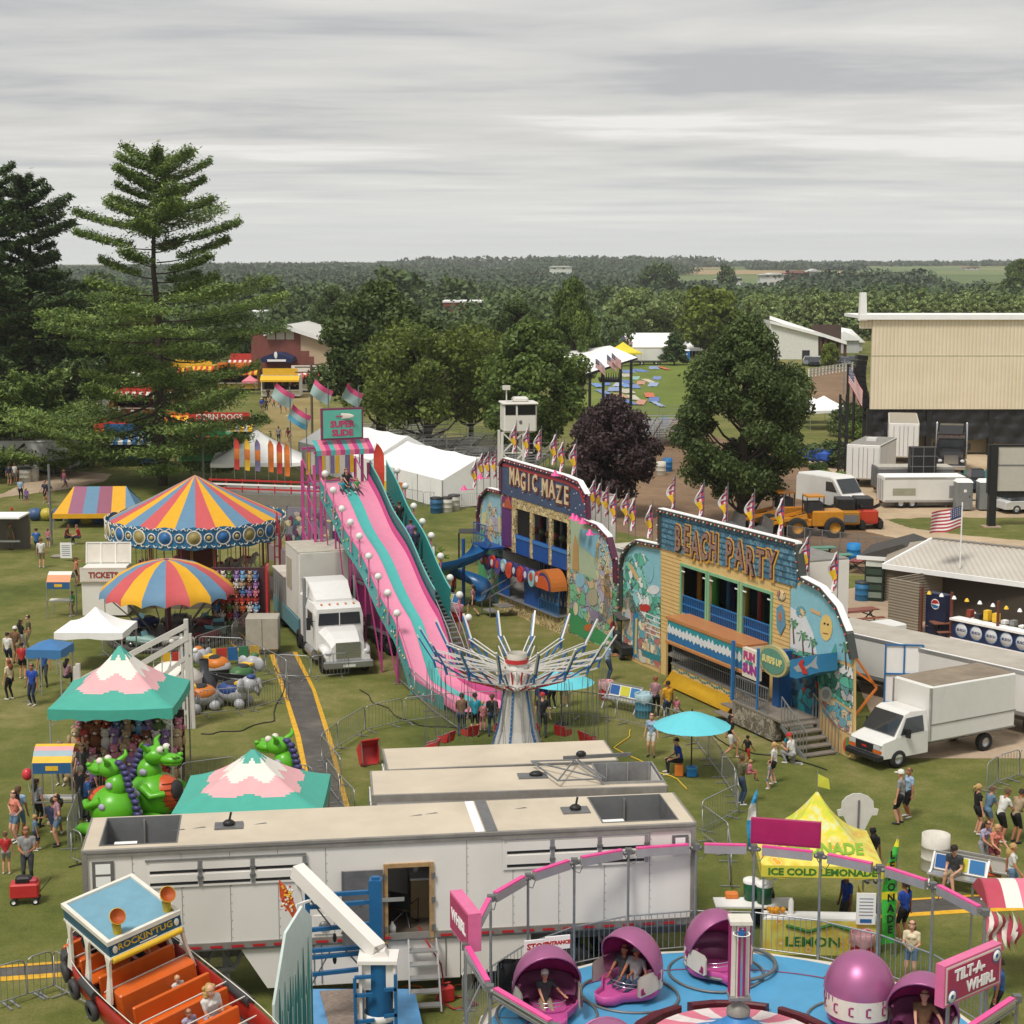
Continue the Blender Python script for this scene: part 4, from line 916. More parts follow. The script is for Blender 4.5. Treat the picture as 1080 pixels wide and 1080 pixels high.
def big_tent(label,px0,px1,Yb_,eave,top,hip=.12,D=10):
 x0,x1=PY(px0,370,Yb_).x,PY(px1,370,Yb_).x;ze,zt_=HT(eave,Yb_),HT(top,Yb_+D/2);L_=x1-x0;e=E('event_tent',(x0,Yb_,0),0,label,'tent');m=MB();h=L_*hip
 m.add([(0,0,ze),(L_,0,ze),(L_,D,ze),(0,D,ze),(h,D/2,zt_),(L_-h,D/2,zt_)],[(0,1,5,4),(1,2,5),(2,3,4,5),(3,0,4)],TN);m.build('roof',e)
 m=MB();m.box(0,L_,D-.05,D,0,ze,TN);m.box(0,L_,3,3.05,0,ze*.8,M('#35322f',.9,name='tent_shade'));m.build('back_wall_and_shade',e)  # dark inner sheet paints the shade under the tent roof
 m=MB()
 for i in range(6):m.box(L_*i/5-.08,L_*i/5+.08,-.08,.08,0,ze,ALU)
 m.build('poles',e)
big_tent('wide white hospitality tent beyond the lawn',652,722,325,367,351);big_tent('white tent to the right of the small dark spruce',722,742,332,370,354,.4)
bT('pale trailer parked before the wide white hospitality tent',G(686,385)+V((0,1,0)),0,6.5,2.4,3.1,.7,wx=(-1.5,1.0),r=.4)
toilet('bright blue portable toilet at the lawn edge',G(724,382),(.03,.16,.45))
for i,(px,py,lb)in enumerate([(648,372,'striped flag left of the wide white tent'),(655,364,'higher striped flag by the wide white tent')]):
 f=us_flag(3.0,1.9,.3,i,.4);Yq=318;f.build('american_flag',loc=(PY(px,py,Yq).x,Yq,HT(py,Yq)),label=lb,cat='flag')
 m=MB();pole(m,(PY(px,py,Yq).x,Yq,0),HT(py-7,Yq),.07,GALV);m.build('flag_pole',label='grey flag pole of the '+lb,cat='pole')
cl=['#6b85b8','#5d7ab5','#8799bd','#b9b3a3','#8fb0a0','#7387b4','#c2bba8','#5a74ad','#c08a72','#93a4c2','#a8b6c8','#6f8fc4']
tp=[(663,392,12),(675,391,11),(690,388,10),(660,396,9),(670,399,8),(693,399,8),(684,402,7),(661,403,9),(676,404,8),(689,406,9),(652,406,8),(660,407,8),(670,408,8),(640,405,7),(648,411,12),(661,413,12),(655,418,9),(636,414,9),(668,420,9),(690,422,10),(676,425,9),(694,427,6),(648,424,8),(630,407,9),(640,420,9),(664,425,7),(685,417.5,9),(700,389,5)]
for i,(px,py,wd)in enumerate(tp):
 c='#c96a48'if i in(26,27)else('#b98d6f'if i==16 else cl[i%12]);p=G(px,py);w_=wd*p.y/FPX*1.1;m=MB();n=5;rr=[]
 for j in range(n+1):rr.append([(-w_/2+w_*k/n,-4+8*j/n,.03+.03*sin(k*2+j*3+i))for k in range(n+1)])
 m.loft(rr,M(c,.6,name='tarp_cloth'),False,False,False)
 m.build('ground_tarp',loc=(p.x,p.y,.02+i*.004),rz=ru(-.15,.15),label='flat coloured tarp spread in the patchwork on the concert lawn',cat='tarp',group='tarps spread on the concert lawn')
for px,py,c,lb in[(672,467,'#2b6ea5','blue barrel nearest the purple tree on the dirt track'),(683,459,'#2b6ea5','blue barrel beside the white one by the bleachers'),(701,451,'#2b6ea5','blue barrel farthest along the dirt track'),(704,497,'#2b6ea5','blue barrel beside the large maple edge'),(688,456,'#c9c4b6','white barrel next to the bleacher ramp'),(696,465,'#c9c4b6','pale barrel alone mid dirt track'),(697,501,'#c9c4b6','white box barrel in front of the blue one near the maple')]:
 trash(lb,G(px,py),c,.42,1.15)
STR=[M('#c43c32',.6,name='awning_red'),M('#e4b531',.6,name='awning_yellow'),M('#ddd9cf',.6,name='awning_white'),M('#d9762b',.6,name='awning_orange'),M('#2f6fa8',.6,name='awning_blue'),M('#3f8f5a',.6,name='awning_green')]
def stall(label,px,py,w,h,body,a,b_,sign=None,signc=0,d=3,rz=0):
 p=G(px,py);t=E('concession_stand',p+V((0,d/2,0)),rz,label,'food stand');bm_=M(body,.6,dirt=.1,name='stand_body');m=MB()
 m.box(-w/2,w/2,-d/2,d/2,.3,1.1,bm_);m.box(-w/2,w/2,d/2-.1,d/2,1.1,h,bm_);m.box(-w/2,-w/2+.12,-d/2,d/2,1.1,h,bm_);m.box(w/2-.12,w/2,-d/2,d/2,1.1,h,bm_);m.box(-w/2,w/2,-d/2,d/2,h,h+.1,bm_);m.build('body',t)
 m=MB();m.box(-w/2+.12,w/2-.12,d/2-.6,d/2-.12,1.1,h,DARK)
 for i in range(10):x=ru(-w/2+.3,w/2-.5);m.box(x,x+.3,d/2-.7,d/2-.6,ru(1.2,1.6),ru(1.7,h-.2),random.choice(STR+[GALV]))
 m.build('interior',t);m=MB();n=max(6,int(w/.4))
 for i in range(n):x0,x1=-w/2+w*i/n,-w/2+w*(i+1)/n;m.add([(x0,-d/2-.9,h-.5),(x1,-d/2-.9,h-.5),(x1,-d/2,h),(x0,-d/2,h),(x0,-d/2-.9,h-.75),(x1,-d/2-.9,h-.75)],[(0,1,2,3),(4,5,1,0)],STR[a]if i%2 else STR[b_])
 m.build('awning',t)
 m=MB();m.box(-w/2*.9,w/2*.9,-d/2-.02,-d/2+.08,h+.1,h+1.0,STR[signc])
 if sign:aT(m,sign,lambda u,v,w_:(u,-d/2-.04-w_,h+.55+v),.75,STR[2]if signc!=2 else STR[0],.02,min(1,w*.85/(len(sign)*.5)))
 m.build('sign',t);c=MB();c.box(-w/2,w/2,-d/2-.35,-d/2,1.05,1.12,STR[2]);c.build('counter',t);return t
stall('white food stand with a yellow sign below the navy hall awning',296,420,5.2,3.0,'#d8d6cf',1,1,None,1)
stall('white food trailer with a red parasol right of the yellow signed stand',328,414,6,2.8,'#d5d2cb',2,0,None,2)
stall('stand with red white and yellow vertical stripes left of the midway',250,412,6,3,'#c9a24a',0,1,None,3)
stall('red and white game stand beyond the right branches of the pine',262,400,6,3,'#b84a3c',0,2,None,0)
stall('corn dog stand with a long red sign behind the white tent',232,478,6.5,2.9,'#d4cfc2',1,2,'CORN DOGS',0)
stall('orange topped food stand at the left of the pine trunk',196,470,5,3,'#c2622c',3,1,None,3)
stall('green and orange stand partly behind the pine trunk',215,490,4.5,2.6,'#3f7f4f',5,3,None,5)
stall('yellow signed stand seen through the pine branches',205,408,6,3,'#c9a53a',1,0,None,1)
stall('orange and red stand seen between the branches on the left',95,432,6,3.4,'#c25a2c',3,0,None,3)
stall('white and orange stand low between the two pines',80,452,6,3,'#cfcac0',3,2,None,2)
stall('blue fronted stand behind the lowest pine limb',65,462,5,3,'#2c4f86',4,2,None,4)
stall('red white stand behind the middle of the pine',150,440,7,3,'#b8473c',0,2,None,0)
stall('tall yellow and red ride front behind the pine',175,425,6,4.5,'#d0a02e',1,0,None,1)
stall('blue and white stand low behind the pine trunk',140,492,5.5,2.8,'#3a67a0',4,2,None,4)
stall('red stand to the left of the small striped tent',110,484,5,2.8,'#b0423a',0,1,None,0)
popup('white peaked tent glimpsed through the pine at its middle',G(147,412),0,7,7,2.6,5.0);popup('pale green canopy top glimpsed through the pine',G(84,448),0,3.5,3.5,2.4,3.8,M('#9db8a0',.7,name='pale_green_canvas'));popup('white canopy between the leftmost trees',G(28,440),0,6,6,2.5,4.2)
popup('large white peaked tent behind the red fenced deck',G(262,520)+V((0,5,0)),.12,7.2,7.2,2.2,4.5,curve=.15)
popup('small red parasol top beside the white food trailer',G(313,417),0,3,3,2.6,3.3,STR[0]);popup('pink round parasol near the midway crowd',G(264,415),0,2,2,1.8,2.6,M('#d97f8c',.7,name='pink_canvas'))
dk=E('raised_deck',G(285,545),R(-14),'raised platform with a red and white rail in front of the white tent','deck');m=MB();m.box(-4.5,4.2,-.3,3,1.6,1.75,GALV);m.box(-4.5,4.2,-.3,-.2,0,1.6,M('#7e7870',.8,name='deck_skirt'));m.build('platform',dk)
m=MB()
for z in(2.0,2.3,2.6):m.box(-4.5,4.2,-.36,-.3,z-.06,z+.06,RED if z!=2.3 else TN)
for i in range(8):m.box(-4.5+i*1.24,-4.42+i*1.24,-.3,-.24,1.7,2.7,RED)
for z in(2.0,2.3,2.6):m.box(4.2,4.26,-.3,3,z-.06,z+.06,RED if z!=2.3 else TN)
m.build('rail',dk)
def feather(label,loc,H_,w,cols,lean=0,cat='flag',wave=.08,rz=0):
 t=E('feather_flag',loc,rz,label,cat);m=MB();m.tube([(0,0,0),(0,0,H_*.85),(w*.1,0,H_*.96),(w*.35,0,H_)],[.022,.018,.012,.008],GALV,5);m.build('pole',t)
 m=MB();n=12;nb=len(cols);rows=[]
 for i in range(n+1):
  q_=i/n;z=H_*(.22+.76*q_);ww=w*(.85+.15*sin(q_*3))if q_<.85 else w*(1-(q_-.85)/.15*.55);rows.append([(.0+max(0,q_-.85)/.15*w*.3,0,z),(ww*.5,wave*sin(q_*9),z-.02),(ww,wave*sin(q_*8+1),z-w*.12)])
 for i in range(n):m.loft([rows[i],rows[i+1]],cols[min(nb-1,i*nb//n)],True,False,False)
 m.build('banner',t);return t
OR_=M('#c9712f',.6,name='flag_orange');PU_=M('#7a6f96',.6,name='flag_violet')
for i,(px,py,a,c)in enumerate([(248,528,0,'red brown'),(259,529,1,'yellow brown'),(270,530,4,'violet'),(284,531,3,'orange'),(293,533,0,'dark red'),(301,536,3,'bright orange')]):
 p=G(px,py);p.z=1.7;cc=PU_ if a==4 else STR[a];feather(f'{c} feather flag on the red railed deck',p,3.2,.42,[cc,OR_,cc])
p=G(395,545);feather('red feather banner standing against the long white tent',p,5.4,.75,[M('#c8402f',.6,name='banner_red')]*3)
m=MB();
e=MB();e.box(-1.3,0,-.03,.03,.2,1.2,STR[1]);e.box(0,1.2,-.03,.03,.2,1.2,OR_);e.build('fence_banner',loc=G(412,524),rz=R(-35),label='yellow and orange banner hung low beside the white tent',cat='banner')
trash('blue trash barrel with a black top by the white tent',G(460,541),'#2a5d82',.42,1.1,lid=(.02,.02,.02));trash('white trash barrel with a black top next to the blue one',G(471,540),'#c8c6bc',.42,1.05,lid=(.02,.02,.02));trash('pale trash barrel with a dark rim right of its white neighbour',G(479,538),'#bdbab0',.42,1.1,lid=(.05,.05,.05))
fR([(425,530),(447,534),(487,536),(530,536)],'grey crowd barrier standing along the foot of the white tent','barriers along the white tent')
bT('white concession trailer with a picture panel at the left edge',G(28,502)+V((0,2,0)),R(-4),7.5,2.4,2.9,.6,wx=(-1,.2),r=.35)
bT('grey concession trailer behind the white one at the left edge',G(48,492)+V((0,2,0)),R(-4),5,2.4,2.9,.6,body=M('#8d9096',.5,name='trailer_grey'),wx=(-.6,.4),r=.35)
trash('white round barrel left of a pair on the pavement edge',G(27,508),'#c9c6bb',.5,1.1,lid=(.04,.04,.04));trash('white round barrel right of a pair on the pavement edge',G(35,507),'#c9c6bb',.5,1.1)
e=MB();e.box(-.3,.3,-.04,.04,.1,2.5,M('#2e5ab0',.5,name='poster_blue'));e.box(-.2,.2,-.05,-.04,.5,2.2,TN);e.build('poster_stand',loc=G(32.5,493),label='blue and white upright poster by the white trailer',cat='poster')
for px,ba,tp_,lb in[(329.5,470,383,'weathered utility pole right of the midway'),(215,520,440,'slim grey pole in front of the pine trunk'),(54.5,575,490,'slim grey pole in the grass near the left edge')]:
 p=G(px,ba);m=MB();h=HT(tp_,p.y);pole(m,tuple(p),h,.13 if px>300 else .08,M('#6e655a',.9,name='pole_wood')if px>300 else GP,8)
 if px>300:
  for z in(.4,.9):m.bar((p.x-1.6,p.y,h-z),(p.x+1.6,p.y,h-z),.12,.12,M('#6e655a',.9,name='pole_wood'))
 m.build('utility_pole',label=lb,cat='pole')
CREAM=M('#c6baa6',.75,var=.12,scale=.5,dirt=.22,name='cream_roof_membrane');TW=M('#e4e0da',.45,var=.05,scale=.5,dirt=.14,name='trailer_white');GM=M('#8d8983',.55,.2,var=.2,scale=2,dirt=.3,name='weathered_rail')
REFL=M('#b3262b',.4,var=0,name='red_reflector')
def vent_block(t,x0,x1,n,z0,z1,y=-.02):
 m=MB();m.box(x0-.04,x1+.04,y-.02,y,z0-.04,z1+.04,TW);wd=(x1-x0)/n
 for i in range(n):
  a=x0+i*wd+.06;b_=x0+(i+1)*wd-.06
  for k in(0,1):
   h=(z1-z0)/2;zb_=z0+k*h;m.box(a,b_,y-.045,y-.02,zb_+.1,zb_+h-.02,TW);m.box(a,b_,y-.024,y-.021,zb_+.02,zb_+.1,DARK)
  m.box(b_+.02,b_+.1,y-.05,y-.02,z0,z1,GALV)
  for zz in(z0+.2,z1-.2):m.box(b_-.01,b_+.13,y-.07,y-.02,zz-.03,zz+.03,SL_)
 m.box(x0-.04,x1+.04,y-.06,y-.01,z1+.04,z1+.08,GALV);m.build('vent_flap',t)
def roof_frame(t,name,x0,x1,y0,y1,z):pass
nl,nr=G(87,900,4.1),G(733,870,4.1);nl.z=0;nr.z=0;LA=(nr-nl).length;angA=at2((nr-nl).y,(nr-nl).x)
A=E('semi_trailer',nl,angA,'very long white semi trailer nearest the camera with an open wood framed doorway','trailer');WA=2.5;z0,H4=1.5,4.1
hx0,hx1=8.35,9.35
def ax(px):
 d=ray(px,940);n=V((-sin(angA),cos(angA),0));P_=PPL(px,940,V((nl.x,nl.y,0)),n);return(P_-V((nl.x,nl.y,0))).dot(V((cos(angA),sin(angA),0)))
def az(py,px=540):n=V((-sin(angA),cos(angA),0));return PPL(px,py,V((nl.x,nl.y,0)),n).z
dx0,dx1=ax(409),ax(453);dz0,dz1=az(993,430),az(914,430)
m=MB()
for(a,b_,c,d_)in[(0,dx0,z0,H4),(dx1,LA,z0,H4),(dx0,dx1,dz1,H4),(dx0,dx1,z0,dz0)]:m.box(a,b_,0,.06,c,d_,TW)
m.box(0,.06,.06,WA,z0,H4,GM);m.box(LA-.06,LA,.06,WA,z0,H4,TW);m.box(.06,LA-.06,WA-.06,WA,z0,H4,TW);m.box(.06,LA-.06,.06,WA-.06,z0,z0+.06,M('#6c5f52',.8,name='plank_floor'))
m.box(dx0-.5,dx0-.45,.06,WA-.06,z0,H4-.1,M('#5b4a40',.8,name='inner_panel'));m.box(dx1+.5,dx1+.55,.06,WA-.06,z0,H4-.1,M('#5b4a40',.8,name='inner_panel'));m.build('body',A)
lo0,lo1=.95,2.1*1.25;ro0,ro1=LA-2.25,LA-.45
def roofpanel(t,L_,W_,z,holes,mat,name='roof'):
 m=MB();xs_=[.0]
 for a,b_ in holes:m.box(xs_[-1],a,0,W_,z,z+.05,mat);m.box(a,b_,0,.3,z,z+.05,mat);m.box(a,b_,W_-.12,W_,z,z+.05,mat);xs_.append(b_)
 m.box(xs_[-1],L_,0,W_,z,z+.05,mat);return m.build(name,t)
roofpanel(A,LA,WA,H4,[(.35,2.2),(LA-2.3,LA-.35)],CREAM)
for a,b_ in[(.35,2.2),(LA-2.3,LA-.35)]:
 m=MB();m.box(a,b_,.3,WA-.12,H4-.8,H4-.75,M('#55534f',.7,name='well_floor'))
 m.box(a,a+.03,.3,WA-.12,H4-.75,H4+.07,SL_);m.box(b_-.03,b_,.3,WA-.12,H4-.75,H4+.07,SL_);m.box(a+.03,b_-.03,.3,.33,H4-.75,H4+.07,SL_);m.box(a+.03,b_-.03,WA-.15,WA-.12,H4-.75,H4+.07,GP)
 m.box((a+b_)/2-.02,(a+b_)/2+.02,WA-.22,WA-.15,H4-.7,H4,GM);m.box(a+.25,a+.8,1.0,1.6,H4-.75,H4-.35,BLACK);m.box(a+.25,a+.8,1.0,1.6,H4-.34,H4-.3,TN)
 m.ell((b_-.7,.9,H4-.7),(.3,.35,.25),TN,12,6);m.build('roof_well',A)
m=MB();m.box(0,LA,-.05,.06,H4-.12,H4+.06,GM);m.box(0,LA,-.06,-.05,H4-.02,H4+.0,SL_);m.box(-.04,LA+.04,-.04,0,z0-.0,z0+.2,GM);m.box(0,LA,-.07,-.04,z0+.03,z0+.06,SL_)
for x in(-.02,LA-.1):m.box(x,x+.12,-.06,.1,z0,H4,GM)
m.box(-.04,0,0,WA,H4-.12,H4+.06,GM);m.box(LA,LA+.05,0,WA,H4-.12,H4+.06,GM);m.build('rails',A)
m=MB()
for i in range(1,13):
 x=LA*i/13
 if not dx0-1.3<x<dx1+.15:m.box(x-.006,x+.006,-.006,0,z0+.2,H4-.12,GM);[m.ell((x+.03,-.004,z0+.3+j*.22),.012,SL_,4,3)for j in range(10)]
m.build('panel_seams',A)
m=MB();xm=ax(502)
m.box(xm,xm+.22,.05,WA-.05,H4+.05,H4+.07,TN);m.box(xm+.26,xm+.55,.05,WA-.05,H4+.05,H4+.075,SL_);m.build('roof_seam',A)
for px in(228,604):x=ax(px)+.3;m=MB();m.box(x-.35,x+.35,1.1,1.6,H4+.05,H4+.09,SL_);m.ell((x,1.35,H4+.14),(.16,.14,.09),BLACK,8,5);m.tube([(x,1.35,H4+.15),(x+.06,1.4,H4+.4)],.03,BLACK,5);m.build('roof_vent',A)
m=MB()
for i,x in enumerate([2.0,2.5,4.0,7.9,8.3,10.6]):m.add([(x,1.2+.1*i,H4+.056),(x+.35,1.25+.1*i,H4+.056),(x+.3,1.32+.1*i,H4+.056)],[(0,1,2)],SL_)
m.build('roof_scuffs',A)
vent_block(A,ax(156),ax(322),3,az(931,240),az(906,240));vent_block(A,ax(532),ax(681),3,az(912,600),az(884,600))
for pa_,pb_,ya,yb in[(98,121,909,938),(708,725,881,901)]:
 m=MB();a,b_=ax(pa_),ax(pb_);c,d_=az(yb,pa_),az(ya,pa_);m.box(a,b_,-.03,0,c,d_,SL_);m.box(a+.08,b_-.08,-.035,-.03,c+.06,(c+d_)/2-.03,TN);m.box(a+.08,b_-.08,-.035,-.03,(c+d_)/2+.03,d_-.06,TN);m.build('window',A)
m=MB();FWd=M('#a9885c',.7,var=.3,scale=6,name='door_frame_wood');m.box(dx0-.1,dx0,-.06,.1,dz0-.02,dz1+.1,FWd);m.box(dx1,dx1+.1,-.06,.1,dz0-.02,dz1+.1,FWd);m.box(dx0,dx1,-.06,.1,dz1,dz1+.1,FWd)
for z in(dz0+.3,dz0+1,dz1-.3):m.box(dx1+.04,dx1+.14,-.08,-.06,z,z+.14,SL_);m.box(dx0-.14,dx0-.04,-.08,-.06,z,z+.14,SL_)
m.build('door_frame',A)
a=ax(361);m=MB();m.box(a,dx0-.12,-.12,-.07,az(997,380),az(917,380),M('#77767a',.4,.3,var=.25,scale=3,dirt=.2,name='grey_door'));m.box(a-.02,a+.02,-.13,-.06,az(997,380),az(917,380),SL_);m.box(a+.9,a+1.5,-.14,-.12,dz0+1.1,dz0+1.2,ALU);m.build('door',A)
m=MB();xc=(dx0+dx1)/2;m.box(xc+.15,dx1+.4,1.2,2.3,z0+.06,z0+1.1,M('#a48f6c',.7,name='cabinet_wood'));m.box(xc+.12,dx1+.4,1.1,2.3,z0+1.1,z0+1.15,TN);m.box(dx0-.3,xc+.4,2.2,2.35,z0+1.5,z0+2.2,M('#5a2c2a',.8,name='shelf_red'))
m.ell((xc+.3,1.6,z0+1.35),(.1,.1,.22),TN,8,6);m.box(xc-.1,xc+.2,1.9,2.1,z0+1.2,z0+1.6,TN);m.build('cabinet',A)
ch=E('camp_chair',A.matrix_basis@V((xc-.05,.9,z0+.07)),angA+2.6,'folding camp chair inside the open trailer doorway','chair');m=MB()
for s in(-1,1):m.tube([(s*.28,-.25,0),(-s*.25,.2,.45)],.013,BLACK,5);m.tube([(s*.28,.25,0),(-s*.1,-.2,.45)],.013,GALV,5);m.tube([(s*.27,.2,0),(s*.3,.28,.95)],.014,BLACK,5);m.tube([(s*.27,-.22,0),(s*.29,-.22,.62),(s*.3,.24,.64)],.014,BLACK,5)
m.build('frame',ch);m=MB();m.loft([[(-.27,-.22,.45),(.27,-.22,.45)],[(-.2,0,.39),(.2,0,.39)],[(-.27,.22,.43),(.27,.22,.43)]],M('#b39a5c',.8,name='chair_tan'),True,False,False);m.loft([[(-.27,.22,.45),(.27,.22,.45)],[(-.28,.27,.9),(.28,.27,.9)]],BLACK,True,False,False);m.build('seat',ch)
jug=MB();jug.lathe([(.01,0),(.09,0),(.09,.2),(.03,.28),(.03,.32),(.01,.32)],TN,10);jug.build('water_jug',loc=A.matrix_basis@V((dx0+.12,.25,z0+.07)),label='white plastic jug on the sill of the open trailer doorway',cat='jug')
m=MB()
for i in range(27):
 x=.9+i*(LA-1.2)/27;m.box(x,x+.3,-.085,-.075,z0+.08,z0+.14,REFL)if not(dx0-.2<x<dx1)else None
m.build('reflector_tape',A)
x1_,x2_=ax(252),ax(352);MB().prism([(x1_-.0,z0),(ax(280),.45),(ax(485),.45),(ax(485),z0)],(.02,.06),TW,lambda u,v,w:(u,w,v)).build('skirt',A)
MB().prism([(ax(486),z0),(ax(486),.5),(ax(560),.62),(ax(560),z0)],(.02,.05),TW).build('skirt',A)
m=MB()
for x in(ax(330),ax(338),ax(408),ax(470)):m.box(x-.01,x+.01,-.005,.02,.5,z0,SL_)
x=ax(330);m.box(x,x+.5,-.03,0,z0+.28,z0+.75,TW);m.lathe([(.001,0),(.12,0),(.12,.05),(.001,.06)],SL_,10,(0,0,0));m.v[-40:]=[(x+.25+a_,-.03-c_,z0+.5+b__)for a_,b__,c_ in m.v[-40:]]
m.build('service_panel',A)
m=MB();m.bar((ax(190),.3,z0),(ax(208),.3,.85),.1,.1,SL_);m.bar((ax(208),.3,.85),(ax(245),.3,.9),.1,.1,SL_);m.bar((ax(245),.3,.9),(ax(258),.3,z0),.1,.1,SL_);m.bar((ax(208),.3,.85),(ax(228),.3,z0),.07,.07,SL_);m.bar((ax(228),.3,z0),(ax(245),.3,.9),.07,.07,SL_)
m.box(.1,LA-.1,.4,.55,z0-.35,z0,SL_);m.box(.1,LA-.1,1.9,2.05,z0-.35,z0,SL_);m.build('landing_frame',A)
for x in(ax(200),ax(232)):MB().box(x,x+.18,.3,.5,0,z0,SL_).build('landing_leg',A)
wheels(A,[(x,y)for x in(LA-1.9,LA-3.1)for y in()]or[],.5)
for x in(LA-1.8,LA-3.0):
 for y in(.35,2.15):o=newo('wheel',wheel_mesh(.5,.5,GALV)if'AW'not in WHL else WHL['AW']);WHL['AW']=o.data;lnk(o);o.parent=A;o.location=(x,y,.5)
m=MB();m.tube([(dx1-.25,.3,z0+.2),(dx1-.1,-.1,z0+.0),(dx1+.25,-.2,.9),(dx1+.3,-.25,.5),(dx1+.1,-.5,.15),(dx1+.5,-.9,.04),(dx1+1.1,-.7,.04),(dx1+.8,-.2,.04),(dx1+.2,-.3,.05)],.025,M('#9c1f1f',.4,name='red_hose'),6);o=m.build('air_hose',loc=A.location,rz=angA,label='red hose looping from the trailer doorway onto the grass',cat='hose')
m=MB();m.bbox(-.2,.2,-.12,.12,0,.4,RED,.04);m.tube([(0,0,.4),(0,0,.47)],.04,BLACK,8);m.tube([(-.1,0,.4),(-.1,0,.48),(.12,0,.48)],.02,RED,5);m.build('fuel_can',loc=A.matrix_basis@V((dx1+.35,-.35,0)),rz=.4,label='red fuel can on the grass below the trailer doorway',cat='fuel can')
st=E('step_ladder',A.matrix_basis@V((dx1-.55,-.02,0)),angA,'aluminium stair with open treads leading up to the trailer doorway','steps')
for s in(-1,1):MB().bar((s*.38+.35,-.95,.02),(s*.34+.35,-.1,z0+.05),.04,.12,ALU).build('rail',st)
for i in range(5):q_=(i+.6)/5.3;y=-.95+.85*q_;MB().box(.0+.01,.7,y-.12,y+.12,z0*q_-.02,z0*q_+.02,ALU).build('tread',st)
def roofed(label,pl,pr,W_,H_,holes=(),mat=CREAM,zz=1.3,vents=()):
 a,b_=G(*pl,H_),G(*pr,H_);a.z=b_.z=0;L_=(b_-a).length;an=at2((b_-a).y,(b_-a).x);t=E('semi_trailer',a,an,label,'trailer')
 m=MB();m.box(0,L_,0,.05,zz,H_,TW);m.box(0,.05,.05,W_,zz,H_,TW);m.box(L_-.05,L_,.05,W_,zz,H_,TW);m.box(.05,L_-.05,W_-.05,W_,zz,H_,TW);m.box(.05,L_-.05,.05,W_-.05,zz,zz+.06,SL_);m.build('body',t)
 roofpanel(t,L_,W_,H_,holes,mat)
 for x0,x1 in holes:
  m=MB();m.box(x0,x1,.3,W_-.12,H_-.75,H_-.7,M('#6f665c',.7,name='well_floor_b'))
  for q_ in((x0,x0+.03,.3,W_-.12),(x1-.03,x1,.3,W_-.12),(x0+.03,x1-.03,.3,.33),(x0+.03,x1-.03,W_-.15,W_-.12)):m.box(q_[0],q_[1],q_[2],q_[3],H_-.7,H_+.12,GALV)
  for i in range(3):xx=x0+.4+i*.6;m.box(xx,xx+.03,W_-.2,W_-.15,H_-.65,H_+.1,ALU)
  m.ell((x0+.75,1.1,H_-.45),(.42,.3,.3),TN,12,6);m.ell((x0+1.3,.9,H_-.55),(.35,.2,.15),M('#7a4a32',.7,name='gear_brown'),8,5);m.build('roof_well',t)
 m=MB();m.box(0,L_,-.04,.05,H_-.12,H_+.06,GM);m.box(L_,L_+.04,0,W_,H_-.12,H_+.06,GM);m.box(-.05,0,0,W_,H_-.12,H_+.06,GM);m.box(-.05,.06,-.05,.02,zz,H_-.12,GM);m.box(0,L_,-.05,0,zz,zz+.16,GM);m.build('rails',t)
 m=MB();m.box(-.08,-.05,.3,W_-.3,zz+.2,H_-.3,TW);m.box(-.1,-.07,.5,.6,zz+.2,H_-.3,GP);m.box(-.1,-.07,W_-.6,W_-.5,zz+.2,H_-.3,GP);m.build('end_door',t)
 for x in vents:m=MB();m.box(x-.4,x+.4,1.0,1.5,H_+.05,H_+.08,SL_);m.ell((x+.1,1.25,H_+.12),(.2,.15,.08),BLACK,8,5);m.build('roof_vent',t)
 for x in(1.5,L_-2.5,L_-1.3):
  for y in(.3,W_-.3):
   o=newo('wheel',WHL['AW']);lnk(o);o.parent=t;o.location=(x,y,.5)
 return t,L_
B,LB=roofed('white ride trailer in the middle with a folded frame on its roof',(394,841),(703,831),2.2,4.1,[(6.1,7.8)],vents=(4.35,))
m=MB();m.box(.5,LB-.5,-.03,0,3.5,3.55,GALV)
for i in range(12):m.box(1+i*.5,1.04+i*.5,-.05,0,3.45,3.6,SL_)
m.build('hinge_strip',B);m=MB();m.box(3.0*.9,3.5*.9,-.03,0,3.35,3.6,SL_);m.box(3.06*.9,3.44*.9,-.035,-.03,3.42,3.55,ALU);m.build('vent',B)
m=MB();zf=4.35
for p_,q_ in[((4.9,.15),(6.1,.2)),((4.9,.15),(4.4,2.0)),((6.1,.2),(5.6,2.0)),((4.4,2.0),(5.6,2.0)),((4.9,.15),(5.6,2.0)),((4.4,2.0),(6.1,.2)),((6.2,.2),(5.7,2.0))]:m.tube([(p_[0],p_[1],zf),(q_[0],q_[1],zf)],.025,GP,5)
m.bar((5.3,2.05,4.4),(7.2,2.05,4.45),.07,.1,SL_);m.ell((5.8,2.05,4.5),(.15,.1,.1),BLACK,8,5);m.build('folded_frame',B)
roofed('cream roofed trailer farthest back, beside the swing ride tower',(410,814),(651,804),2.1,4.1)
TB=E('rocking_boat_ride',(-8.305,34.596,4.44),0,'red and orange rocking boat ride with a pale blue cabin roof and yellow horns','ride')
TB.rotation_euler=(R(10.1),R(4.8),R(-50.7));TB.rotation_euler=(R4(R(-50.74),3,'Z')@R4(R(4.82),3,'Y')@R4(R(10.14),3,'X')).to_euler()
LT,WT=1.1,.85;HULL=M('#96261c',.35,var=.12,scale=2,name='hull_red');ORS=M('#cf5f1c',.4,var=.1,name='seat_orange');BUMP=M('#3a3b3d',.6,var=.15,name='rubber_grey');RBL=M('#6f9cb0',.6,var=.12,scale=2,dirt=.12,name='roof_pale_blue');NBL=M('#1d5470',.4,name='fascia_blue');CWT=M('#ddd8cc',.45,name='column_white')
m=MB();m.box(-LT+.08,LT-.08,-WT+.08,WT-.08,-.06,0,RBL);m.build('roof',TB)
